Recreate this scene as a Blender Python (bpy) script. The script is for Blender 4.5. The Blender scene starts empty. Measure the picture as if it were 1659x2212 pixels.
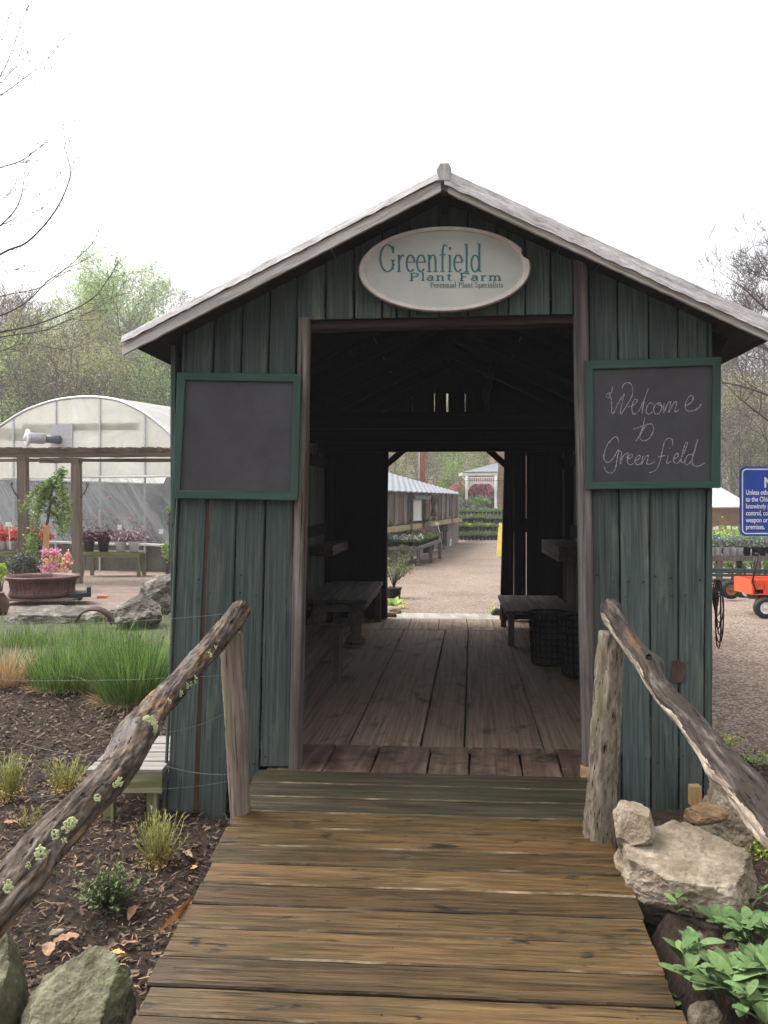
import bpy, bmesh, math, random
import numpy as np
from math import sin, cos, pi, radians as R
from mathutils import Vector, Matrix, noise
random.seed(7)
rs = np.random.RandomState(11)
SC = bpy.context.scene
COL = SC.collection
# ---------------------------------------------------------------- camera, sky, sun, exposure
FPX, CX, HZ, CAMZ = 1912.0, 829.5, 1080.0, 1.235      # all picture numbers are on a 1659 x 2212 grid
cam = bpy.data.cameras.new('camera'); camo = bpy.data.objects.new('camera', cam); COL.objects.link(camo)
camo.location = (0, 0, CAMZ); camo.rotation_euler = (pi/2, 0, 0)
cam.sensor_fit = 'VERTICAL'; cam.sensor_height = 24.0; cam.lens = 24.0*FPX/2212
cam.shift_y = -(1106-HZ)/2212 * -1 * -1
cam.clip_start = 0.05; cam.clip_end = 1500
SC.camera = camo
w = bpy.data.worlds.new('World'); SC.world = w; w.use_nodes = True
nt = w.node_tree; nt.nodes.clear()
SUN_EL, SUN_AZ = R(60), R(-70)
sky = nt.nodes.new('ShaderNodeTexSky'); sky.sky_type = 'NISHITA'; sky.sun_disc = False
sky.sun_elevation = SUN_EL; sky.sun_rotation = SUN_AZ; sky.air_density = 1.0; sky.dust_density = 6.0; sky.ozone_density = 1.0
hs = nt.nodes.new('ShaderNodeHueSaturation'); hs.inputs['Saturation'].default_value = 0.10
bg = nt.nodes.new('ShaderNodeBackground'); bg.inputs['Strength'].default_value = 0.15
wo = nt.nodes.new('ShaderNodeOutputWorld')
nt.links.new(sky.outputs[0], hs.inputs['Color']); nt.links.new(hs.outputs[0], bg.inputs[0]); nt.links.new(bg.outputs[0], wo.inputs[0])
sl = bpy.data.lights.new('sun', 'SUN'); sl.energy = 0.6; sl.angle = R(25); sl.color = (1, .97, .92)
so = bpy.data.objects.new('sun', sl); COL.objects.link(so); so.rotation_euler = (-(pi/2-SUN_EL), 0, R(70)); so.location = (0, 0, 20)
SC.view_settings.view_transform = 'Standard'; SC.view_settings.look = 'None'
SC.view_settings.exposure = 1.6; SC.view_settings.gamma = 1
SC.render.engine = 'CYCLES'
SC.cycles.max_bounces = 7; SC.cycles.diffuse_bounces = 4; SC.cycles.transparent_max_bounces = 12

# ---------------------------------------------------------------- picture -> place
def P(px, py, Y): return Vector(((px-CX)/FPX*Y, Y, CAMZ-(py-HZ)/FPX*Y))
def zg(y):
    if y < 6: return -.05-.09*(6-y)
    if y < 10: return -.05
    if y < 25: return -.05-.03*(y-10)
    return -.5
def GY(py, right=False):
    lo, hi = .5, 400.
    for _ in range(50):
        m = (lo+hi)/2
        if CAMZ-(py-HZ)/FPX*m > (-.15 if right and m < 4.7 else zg(m)): lo = m
        else: hi = m
    return lo
def G(px, py): return P(px, py, GY(py, px > 1290))
class Fr:
    """a building's own frame: u to the right, v to the back, heading a"""
    def __init__(s, o, a): s.o = Vector(o); s.a = a; s.U = Vector((cos(a), -sin(a), 0)); s.V = Vector((sin(a), cos(a), 0))
    def w(s, u, v, z): return s.o+s.U*u+s.V*v+Vector((0, 0, z))
    def px(s, px, py, v=0.):
        d = Vector(((px-CX)/FPX, 1, -(py-HZ)/FPX)); c = Vector((0, 0, CAMZ))
        t = (v+(s.o-c).dot(s.V))/d.dot(s.V); p = c+d*t-s.o
        return Vector((p.dot(s.U), v, p.z))
    def ctrl(s, e): e.location = s.o; e.rotation_euler = (0, 0, -s.a)

# ---------------------------------------------------------------- materials
def srgb(*c): return tuple((x/255/12.92 if x/255 <= .04045 else ((x/255+.055)/1.055)**2.4) for x in c)+(1,)
class NT:
    def __init__(s, name):
        s.m = bpy.data.materials.new(name); s.m.use_nodes = True; s.t = s.m.node_tree; s.n = s.t.nodes
        s.b = s.n['Principled BSDF']; s.out = s.n['Material Output']
    def new(s, t, **k):
        n = s.n.new(t)
        for a, v in k.items(): setattr(n, a, v)
        return n
    def l(s, a, b): s.t.links.new(a, b)
    def coord(s, kind, scale):
        if kind == 'bc':
            c = s.new('ShaderNodeAttribute'); c.attribute_name = 'bc'; o = c.outputs['Vector']
        else:
            c = s.new('ShaderNodeTexCoord'); o = c.outputs['Object']
        mp = s.new('ShaderNodeMapping'); mp.inputs['Scale'].default_value = scale
        s.l(o, mp.inputs['Vector']); return mp.outputs[0]
    def noise(s, vec, scale=1, detail=5, rough=.6, dist=0):
        n = s.new('ShaderNodeTexNoise'); n.inputs['Scale'].default_value = scale; n.inputs['Detail'].default_value = detail
        n.inputs['Roughness'].default_value = rough; n.inputs['Distortion'].default_value = dist
        s.l(vec, n.inputs['Vector']); return n.outputs['Fac']
    def ramp(s, f, stops):
        r = s.new('ShaderNodeValToRGB'); e = r.color_ramp.elements
        while len(e) < len(stops): e.new(.5)
        for i, (p, c) in enumerate(stops):
            e[i].position = p; e[i].color = c if len(c) == 4 else tuple(c)+(1,)
        s.l(f, r.inputs[0]); return r.outputs[0]
    def mix(s, f, a, b, mode='MIX'):
        m = s.new('ShaderNodeMix', data_type='RGBA', blend_type=mode)
        for sock, v in ((m.inputs[0], f), (m.inputs[6], a), (m.inputs[7], b)):
            if isinstance(v, (int, float, tuple)): sock.default_value = v
            else: s.l(v, sock)
        return m.outputs[2]
    def math(s, op, a, b=0.):
        m = s.new('ShaderNodeMath', operation=op)
        for sock, v in zip(m.inputs, (a, b)):
            if isinstance(v, (int, float)): sock.default_value = v
            else: s.l(v, sock)
        return m.outputs[0]
    def island(s, col, amt, hue=.02):
        g = s.new('ShaderNodeNewGeometry'); h = s.new('ShaderNodeHueSaturation')
        v = s.math('MULTIPLY_ADD', g.outputs['Random Per Island'], amt); v.node.inputs[2].default_value = 1-amt/2
        wn = s.new('ShaderNodeTexWhiteNoise', noise_dimensions='1D'); s.l(g.outputs['Random Per Island'], wn.inputs['W'])
        hh = s.math('MULTIPLY_ADD', wn.outputs['Value'], hue); hh.node.inputs[2].default_value = .5-hue/2
        s.l(v, h.inputs['Value']); s.l(hh, h.inputs['Hue']); s.l(col, h.inputs['Color']); return h.outputs[0]
    def bump(s, h, st, dist=.01):
        b = s.new('ShaderNodeBump'); b.inputs['Strength'].default_value = st; b.inputs['Distance'].default_value = dist
        s.l(h, b.inputs['Height']); s.l(b.outputs[0], s.b.inputs['Normal'])
    def fin(s, col, rough=.8, spec=.3):
        if isinstance(col, tuple): s.b.inputs['Base Color'].default_value = col
        else: s.l(col, s.b.inputs['Base Color'])
        if isinstance(rough, (int, float)): s.b.inputs['Roughness'].default_value = rough
        else: s.l(rough, s.b.inputs['Roughness'])
        s.b.inputs['Specular IOR Level'].default_value = spec
        return s.m
def wood(name, cols, grain=30, along=1.2, var=.35, crack=.5, crackcol=(.006, .005, .004, 1), stain=None, rough=.78, bump=.6, spec=.18, hue=.02, pos=(.3, .5, .7)):
    s = NT(name); v = s.coord('bc', (along, grain, grain))
    n = s.noise(v, 1, 7, .62, .3); c = s.ramp(n, list(zip(pos, cols)))
    for st in (stain or []):
        colr, sc, lo, hi = st
        v2 = s.coord('bc', sc); n2 = s.noise(v2, 1, 5, .65, .4)
        c = s.mix(s.ramp(n2, [(lo, (0, 0, 0)), (hi, (1, 1, 1))]), c, colr)
    v3 = s.coord('bc', (along*1.4, grain*2.2, grain*2.2)); n3 = s.noise(v3, 1, 3, .5, .2)
    k = s.ramp(n3, [(.30, (1, 1, 1)), (.37, (0, 0, 0))])
    c = s.mix(s.math('MULTIPLY', k, crack), c, crackcol)
    c = s.island(c, var, hue)
    h = s.math('SUBTRACT', n, s.math('MULTIPLY', k, .7)); s.bump(h, bump, .006)
    return s.fin(c, rough, spec)
def mot(name, stops, scale=8, kind='obj', detail=6, rough=.85, bump=.4, bd=.01, var=0., spec=.3, hue=.02, sc3=(1, 1, 1), n2=None, speck=.55):
    s = NT(name); v = s.coord(kind, sc3); n = s.noise(v, scale, detail, .65); c = s.ramp(n, stops)
    c = s.mix(speck, c, s.ramp(s.noise(v, scale*6.5, 4, .7), [(.32, (.45, .42, .38)), (.6, (1.1, 1.1, 1.1))]), 'MULTIPLY')
    if n2:
        colr, sc, lo, hi = n2; c = s.mix(s.ramp(s.noise(v, sc, 5, .6), [(lo, (0, 0, 0)), (hi, (1, 1, 1))]), c, colr)
    if var: c = s.island(c, var, hue)
    if bump: s.bump(n, bump, bd)
    return s.fin(c, rough, spec)
def plain(name, col, rough=.6, spec=.4, metal=0):
    s = NT(name); s.b.inputs['Metallic'].default_value = metal
    v = s.coord('obj', (1, 1, 1)); n = s.noise(v, 14, 5)
    d = tuple(x*.78 for x in col[:3]); u = tuple(min(1, x*1.12) for x in col[:3])
    return s.fin(s.ramp(n, [(.3, d), (.7, u)]), rough, spec)
def leafm(name, a, b, var=.6, hue=.05, trans=.25, rough=.55):
    s = NT(name); g = s.new('ShaderNodeNewGeometry')
    c = s.ramp(g.outputs['Random Per Island'], [(0, a), (1, b)]); c = s.island(c, var, hue)
    s.fin(c, rough, .25)
    tr = s.new('ShaderNodeBsdfTranslucent'); s.l(c, tr.inputs['Color']); mx = s.new('ShaderNodeMixShader'); mx.inputs[0].default_value = trans
    s.l(s.b.outputs[0], mx.inputs[1]); s.l(tr.outputs[0], mx.inputs[2]); s.l(mx.outputs[0], s.out.inputs[0])
    return s.m

m_green = wood('painted_green_boards', [(.038, .054, .049), (.066, .089, .081), (.108, .134, .120)], grain=90, along=2.4, var=.50, crack=.45,
               stain=[((.15, .172, .135, 1), (1.8, 11, 11), .55, .76), ((.035, .052, .048, 1), (1.2, 6, 6), .56, .78), ((.012, .014, .012, 1), (8, 26, 26), .70, .735)], rough=.72, bump=.9, hue=.03)
m_greenframe = wood('green_gloss_frame', [(.024, .056, .043), (.032, .070, .054), (.042, .086, .067)], grain=25, along=2, var=.15, crack=.2, rough=.5, bump=.2)
m_chalk = mot('chalkboard_slate', [(.3, (.036, .034, .038)), (.7, (.052, .05, .055))], 3.5, bump=.05, rough=.6, n2=((.078, .077, .083, 1), 2.2, .50, .85), speck=.12)
m_chalkline = mot('chalk_line', [(.35, (.15, .15, .16)), (.62, (.42, .42, .44))], 120, bump=0, rough=.95)
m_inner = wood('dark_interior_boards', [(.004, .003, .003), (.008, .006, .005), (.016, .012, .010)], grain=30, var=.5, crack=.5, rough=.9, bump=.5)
m_post = wood('weathered_grey_post', [(.05, .042, .038), (.13, .112, .102), (.25, .222, .205)], grain=26, along=1, var=.1, crack=.9, stain=[((.06, .038, .03, 1), (1.5, 8, 8), .55, .78)], rough=.85, bump=1.)
m_floor = wood('worn_floor_planks', [(.165, .115, .08), (.28, .205, .15), (.38, .29, .22)], grain=50, along=1.2, var=.3, crack=.3,
               stain=[((.09, .062, .046, 1), (2.6, 4.5, 4.5), .54, .70), ((.22, .19, .15, 1), (3, 5, 5), .66, .8)], rough=.8, bump=.4, spec=.12)
m_thresh = wood('rusty_threshold_boards', [(.055, .028, .017), (.12, .068, .045), (.22, .155, .115)], grain=24, along=1.6, var=.35, crack=.3,
                stain=[((.02, .010, .007, 1), (9, 7, 7), .5, .68), ((.26, .19, .15, 1), (6, 5, 5), .6, .75)], rough=.6, bump=.4, spec=.4)
m_deck = wood('wet_deck_planks', [(.017, .010, .004), (.074, .043, .015), (.150, .090, .034)], grain=75, along=3.4, var=.75, crack=.8,
              stain=[((.042, .032, .010, 1), (1.6, 4, 4), .50, .68), ((.115, .060, .022, 1), (1.2, 5.5, 5.5), .52, .76), ((.150, .110, .060, 1), (4.5, 80, 80), .60, .78), ((.009, .007, .004, 1), (5, 14, 14), .60, .66), ((.075, .07, .045, 1), (2.5, 5, 12), .58, .78), ((.010, .008, .005, 1), (14, 34, 34), .66, .71)],
              rough=.42, bump=.9, spec=.24, hue=.006, pos=(.28, .5, .74))
m_stringer = wood('deck_stringer', [(.02, .014, .01), (.04, .028, .02), (.06, .045, .03)], rough=.8)
m_trim = mot('weathered_roof_edge', [(.25, (.12, .105, .10)), (.42, (.36, .335, .33)), (.7, (.58, .56, .555))], 9, kind='bc', sc3=(1, 5, 5), bump=.6, rough=.7, n2=((.10, .065, .055, 1), 16, .62, .72))
m_rake = wood('weathered_rake_board', [(.30, .27, .25), (.56, .52, .49), (.74, .70, .67)], grain=40, along=3, var=.1, crack=.5, stain=[((.16, .10, .08, 1), (3, 14, 14), .60, .76)], bump=.8)
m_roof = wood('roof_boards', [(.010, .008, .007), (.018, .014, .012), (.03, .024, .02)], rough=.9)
m_dkbeam = wood('dark_brown_beam', [(.022, .016, .015), (.045, .033, .03), (.08, .06, .055)], grain=22, var=.1, bump=.7)
m_freshwood = wood('fresh_cut_wood', [(.32, .19, .07), (.45, .29, .12), (.52, .36, .17)], grain=30, var=.1, crack=.2)
m_log = wood('weathered_log', [(.014, .010, .008), (.075, .056, .045), (.20, .165, .145)], grain=64, along=13, var=0, crack=1., crackcol=(.010, .007, .005, 1),
             stain=[((.21, .115, .05, 1), (3.2, 16, 16), .52, .66), ((.022, .017, .014, 1), (4, 14, 14), .55, .68), ((.13, .12, .125, 1), (2.5, 9, 9), .58, .75)], bump=1., rough=.85)
m_log2 = wood('split_log', [(.012, .009, .008), (.045, .034, .029), (.14, .115, .10)], grain=55, along=10, var=0, crack=1.,
              stain=[((.030, .021, .017, 1), (3, 12, 12), .50, .64), ((.20, .15, .11, 1), (3.5, 18, 18), .63, .75), ((.13, .065, .03, 1), (4, 12, 12), .62, .75)], bump=1., rough=.8)
m_bark = wood('flaky_bark', [(.07, .055, .04), (.19, .155, .115), (.33, .28, .22)], grain=55, along=14, var=0, crack=1., stain=[((.28, .12, .05, 1), (16, 22, 22), .68, .74), ((.13, .13, .06, 1), (2, 8, 8), .55, .75)], bump=1.2, rough=.95)
m_cedar = wood('grey_cedar_post', [(.08, .06, .048), (.20, .155, .125), (.33, .27, .225)], grain=60, along=2.0, var=0, crack=1., stain=[((.12, .12, .055, 1), (2, 8, 8), .52, .75)], bump=.9, rough=.85)
m_lichen = mot('pale_lichen', [(.3, (.30, .36, .16)), (.7, (.66, .72, .38))], 60, rough=.95, bump=.8)
m_rock = mot('limestone', [(.28, (.06, .045, .03)), (.44, (.24, .19, .135)), (.66, (.46, .39, .30))], 6, bump=1., bd=.03, detail=10, rough=.9, n2=((.11, .085, .055, 1), 3.5, .5, .64))
m_rockg = mot('mossy_rock', [(.28, (.030, .027, .018)), (.46, (.105, .098, .058)), (.68, (.26, .245, .165))], 7, bump=1., bd=.03, detail=10, rough=.92, n2=((.085, .10, .035, 1), 4, .50, .66))
m_rockd = mot('grey_boulder', [(.28, (.03, .026, .02)), (.48, (.11, .096, .082)), (.68, (.32, .29, .26))], 5, bump=1., bd=.04, detail=10, rough=.92, n2=((.06, .05, .035, 1), 3, .5, .68))
m_rockb = mot('brown_rock', [(.3, (.06, .035, .018)), (.5, (.19, .12, .06)), (.72, (.32, .22, .13))], 9, bump=1., bd=.02, detail=9, rough=.9)
m_mulch = mot('dark_mulch', [(.3, (.010, .006, .004)), (.55, (.038, .022, .013)), (.75, (.075, .047, .029))], 38, bump=1., bd=.03, rough=.95, detail=8)
m_chip = leafm('bark_chips', (.016, .010, .007, 1), (.14, .092, .062, 1), .9, .03, 0, .9)
m_straw = leafm('dry_straw', (.30, .19, .09, 1), (.48, .34, .18, 1), .6, .03, .15, .8)
def gravel(name, c0, c1, c2, big):
    s = NT(name); v = s.coord('obj', (1, 1, 1))
    vo = s.new('ShaderNodeTexVoronoi'); vo.inputs['Scale'].default_value = 62; s.l(v, vo.inputs['Vector'])
    sep = s.new('ShaderNodeSeparateColor'); s.l(vo.outputs['Color'], sep.inputs[0])
    c = s.ramp(sep.outputs[0], [(0, c0), (.45, c1), (1, c2)])
    c = s.mix(s.ramp(s.noise(v, .9, 6, .6), [(.42, (0, 0, 0)), (.72, (1, 1, 1))]), c, big, 'MULTIPLY')
    edge = s.ramp(vo.outputs['Distance'], [(.25, (1, 1, 1)), (.75, (.62, .60, .58))]); c = s.mix(.8, c, edge, 'MULTIPLY')
    c = s.mix(s.ramp(s.noise(v, 9, 3, .7), [(.70, (0, 0, 0)), (.74, (1, 1, 1))]), c, (.09, .07, .055, 1))
    h = s.math('SUBTRACT', 1, vo.outputs['Distance']); s.bump(h, .4, .010)
    return s.fin(c, .9, .15)
m_gravel = gravel('pea_gravel', (.11, .080, .060, 1), (.215, .163, .127, 1), (.385, .312, .256, 1), (.72, .68, .66, 1))
m_paving = mot('sandy_paving', [(.3, (.10, .07, .055)), (.55, (.19, .14, .115)), (.75, (.27, .21, .17))], 5, bump=.5, detail=9, rough=.8)
m_bedgrass = mot('bed_soil_and_grass', [(.3, (.035, .035, .015)), (.55, (.07, .08, .03)), (.75, (.13, .12, .06))], 14, bump=1., bd=.04)
m_hill = mot('leaf_litter_hill', [(.3, (.08, .065, .045)), (.5, (.14, .12, .085)), (.72, (.16, .17, .08))], .35, bump=0, detail=10)
m_grass = leafm('fresh_grass', (.030, .085, .016, 1), (.20, .32, .075, 1), .6, .05, .3, .5)
m_sage = NT('sage_leaves')
_c = m_sage.ramp(m_sage.new('ShaderNodeNewGeometry').outputs['Random Per Island'], [(0, (.040, .088, .018)), (1, (.095, .165, .050))])
_n = m_sage.noise(m_sage.coord('bc', (1, 1, 1)), 60, 4); _c = m_sage.mix(m_sage.ramp(_n, [(.35, (0, 0, 0)), (.7, (1, 1, 1))]), _c, (.115, .18, .07, 1)); m_sage.bump(_n, .5, .004)
m_sage = m_sage.fin(m_sage.island(_c, .8, .03), .7, .2)
m_lavender = leafm('yellow_green_stems', (.16, .20, .04, 1), (.42, .40, .12, 1), .4, .03, .3)
m_strawbase = leafm('dry_yellow_stems', (.40, .28, .08, 1), (.6, .45, .18, 1), .4, .02, .2)
m_box = leafm('boxwood_leaves', (.03, .055, .015, 1), (.16, .20, .06, 1), .5, .04, .2)
m_dleaf = mot('dead_leaf', [(.3, (.17, .095, .055)), (.7, (.36, .23, .14))], 30, bump=.3, rough=.8)
m_orange = mot('orange_leaf', [(.3, (.60, .24, .05)), (.7, (.75, .36, .10))], 12, bump=.1, rough=.6)
m_bareB = plain('bare_bark', (.075, .058, .055, 1), .9, .1)
m_woodB = plain('woodland_bark', (.085, .07, .06, 1), .9, .1)
m_lime = leafm('lime_spring_leaves', (.20, .34, .07, 1), (.38, .52, .15, 1), .5, .04, .5)
m_yel = leafm('yellow_spring_leaves', (.25, .26, .09, 1), (.42, .40, .16, 1), .5, .05, .5)
m_brn = leafm('brown_budding_twigs', (.17, .13, .105, 1), (.32, .25, .20, 1), .5, .03, .4)
m_mid = leafm('mid_green_leaves', (.07, .14, .03, 1), (.19, .28, .08, 1), .5, .04, .4)
m_pinkbl = leafm('pink_blossom', (.62, .13, .27, 1), (.80, .28, .42, 1), .5, .03, .3)
m_red = leafm('red_leaves', (.38, .05, .03, 1), (.60, .16, .11, 1), .6, .02, .2)
m_purple = leafm('purple_leaves', (.045, .012, .018, 1), (.11, .03, .04, 1), .6, .02, .1)
m_silver = leafm('silver_pink_leaves', (.13, .04, .07, 1), (.50, .36, .40, 1), .5, .02, .1)
m_azp = leafm('azalea_pink', (.66, .24, .42, 1), (.82, .42, .58, 1), .3, .02, .3)
m_azo = leafm('azalea_peach', (.75, .36, .28, 1), (.85, .55, .42, 1), .3, .02, .3)
m_greyshrub = leafm('grey_green_leaves', (.06, .07, .045, 1), (.14, .15, .11, 1), .5, .03, .2)
m_bluegrey = leafm('blue_grey_leaves', (.11, .14, .11, 1), (.22, .26, .21, 1), .5, .02, .2)
m_chart = leafm('chartreuse_leaves', (.28, .40, .04, 1), (.50, .62, .10, 1), .4, .03, .3)
m_whitebl = leafm('white_blossom', (.6, .6, .58, 1), (.8, .8, .78, 1), .2, .01, .3)
m_coral = leafm('coral_blossom', (.72, .17, .10, 1), (.85, .30, .20, 1), .3, .02, .3)
m_yelbl = leafm('yellow_blossom', (.75, .60, .08, 1), (.85, .72, .15, 1), .3, .02, .3)
m_black = plain('black_plastic', (.014, .014, .015, 1), .5)
m_dark = plain('dark_wicker', (.012, .010, .009, 1), .8, .2)
m_white = plain('white_paint', (.74, .73, .71, 1), .5)
m_potw = plain('white_pot', (.62, .63, .65, 1), .45)
m_terr = mot('brown_glazed_clay', [(.3, (.05, .018, .013)), (.6, (.10, .038, .03)), (.8, (.18, .09, .075))], 8, bump=.4, rough=.45)
m_iron = mot('rusty_iron', [(.3, (.035, .02, .017)), (.6, (.08, .045, .035)), (.8, (.14, .08, .06))], 20, bump=.6)
m_orangep = plain('orange_plastic', (.85, .10, .03, 1), .45)
m_gcart = plain('green_cart_paint', (.025, .055, .04, 1), .5)
m_tyre = plain('black_tyre', (.018, .018, .019, 1), .75)
m_rustrim = plain('rust_orange_rim', (.28, .10, .05, 1), .6)
m_blue = plain('blue_sign_face', (.02, .06, .34, 1), .4)
m_yelp = plain('yellow_sign_face', (.85, .68, .10, 1), .5)
m_wtext = plain('white_lettering', (.75, .75, .75, 1), .5)
m_ovalf = mot('oval_sign_face', [(.3, (.40, .42, .38)), (.7, (.50, .51, .46))], 4, bump=.03, rough=.6, speck=0.)
m_ovalr = plain('cream_sign_rim', (.62, .565, .51, 1), .6)
m_teal = plain('teal_lettering', (.035, .16, .17, 1), .6)
m_greytx = plain('grey_lettering', (.09, .14, .14, 1), .6)
m_bench = wood('grey_bench_wood', [(.05, .042, .034), (.11, .095, .08), (.19, .165, .14)], grain=24, var=.25, crack=.6)
m_mossb = wood('mossy_bench_wood', [(.07, .07, .03), (.14, .14, .06), (.30, .28, .20)], grain=24, var=.25, crack=.5)
m_palebench = wood('pale_bench_slats', [(.13, .115, .10), (.21, .19, .17), (.30, .27, .245)], grain=24, var=.15, crack=.4)
m_perg = wood('pergola_timber', [(.08, .062, .045), (.15, .12, .088), (.22, .18, .14)], grain=20, var=.3, crack=.5)
m_concrete = mot('cast_stone', [(.3, (.10, .09, .08)), (.7, (.2, .185, .17))], 20, bump=.4)
m_slab = wood('pale_wet_slab', [(.20, .18, .15), (.33, .30, .26), (.42, .39, .34)], grain=14, var=.1, crack=.2, stain=[((.13, .15, .08, 1), (2, 6, 6), .5, .7)], rough=.4)
m_metal = plain('galvanised_metal', (.45, .46, .48, 1), .35, .5, .6)
m_tin = mot('corrugated_tin', [(.3, (.15, .17, .19)), (.7, (.24, .265, .29))], 3, bump=.1, rough=.5)
m_card = plain('white_card', (.72, .73, .72, 1), .6)
m_tealcard = plain('teal_card', (.02, .22, .20, 1), .6)
m_redpole = wood('red_brown_pole', [(.16, .04, .02), (.28, .085, .045), (.38, .15, .09)], grain=16, var=0, crack=.4)
m_house = None
def brick(name, c1, c2, mort, sc):
    s = NT(name); v = s.coord('bc', (1, 1, 1)); b = s.new('ShaderNodeTexBrick'); b.inputs['Scale'].default_value = sc
    b.inputs['Color1'].default_value = c1; b.inputs['Color2'].default_value = c2; b.inputs['Mortar'].default_value = mort; b.inputs['Mortar Size'].default_value = .015
    b.inputs['Brick Width'].default_value = .6; b.inputs['Row Height'].default_value = .25
    n = s.noise(v, 3, 6); s.l(s.new('ShaderNodeVectorMath').outputs[0], b.inputs['Vector'])
    vm = b.inputs['Vector'].links[0].from_node; vm.operation = 'ADD'; s.l(v, vm.inputs[0])
    n2 = s.new('ShaderNodeTexNoise'); n2.inputs['Scale'].default_value = 1.6; s.l(v, n2.inputs['Vector'])
    sc2 = s.new('ShaderNodeVectorMath', operation='SCALE'); sc2.inputs['Scale'].default_value = .16; s.l(n2.outputs['Color'], sc2.inputs[0]); s.l(sc2.outputs[0], vm.inputs[1])
    c = s.mix(s.ramp(n, [(.35, (0, 0, 0)), (.7, (1, 1, 1))]), b.outputs['Color'], (.24, .16, .09, 1)); s.bump(b.outputs['Fac'], -.5, .02)
    return s.fin(c, .9, .2)
m_house = brick('tan_fieldstone', (.38, .26, .15, 1), (.26, .17, .10, 1), (.42, .34, .25, 1), 1.)
m_stonew = brick('brown_stone_wall', (.30, .22, .14, 1), (.14, .095, .06, 1), (.2, .15, .1, 1), 2.)
def film(name, col, alpha, streak, tlm=.6):
    s = NT(name); v = s.coord('bc', streak); n = s.noise(v, 1, 5, .6, .6)
    c = s.ramp(n, [(.35, tuple(x*.72 for x in col)), (.7, col)]); s.fin(c, .35, .5)
    t = s.new('ShaderNodeBsdfTransparent'); mx = s.new('ShaderNodeMixShader')
    a = s.ramp(n, [(.38, (alpha-.1,)*3), (.68, (min(1, alpha+.3),)*3)]); s.l(a, mx.inputs[0])
    tl = s.new('ShaderNodeBsdfTranslucent'); s.l(c, tl.inputs[0]); mt = s.new('ShaderNodeMixShader'); mt.inputs[0].default_value = tlm
    s.l(s.b.outputs[0], mt.inputs[1]); s.l(tl.outputs[0], mt.inputs[2])
    s.l(t.outputs[0], mx.inputs[1]); s.l(mt.outputs[0], mx.inputs[2]); s.l(mx.outputs[0], s.out.inputs[0]); return s.m
m_filmw = film('white_poly_sheet', (.78, .78, .75), .95, (1, 1, 1))
m_filme = film('milky_poly_sheet', (.80, .78, .69), .85, (.9, .9, .9))
m_filmc = film('clear_poly_sheet', (.30, .315, .33), .42, (3.2, .5, .8), .10)

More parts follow.
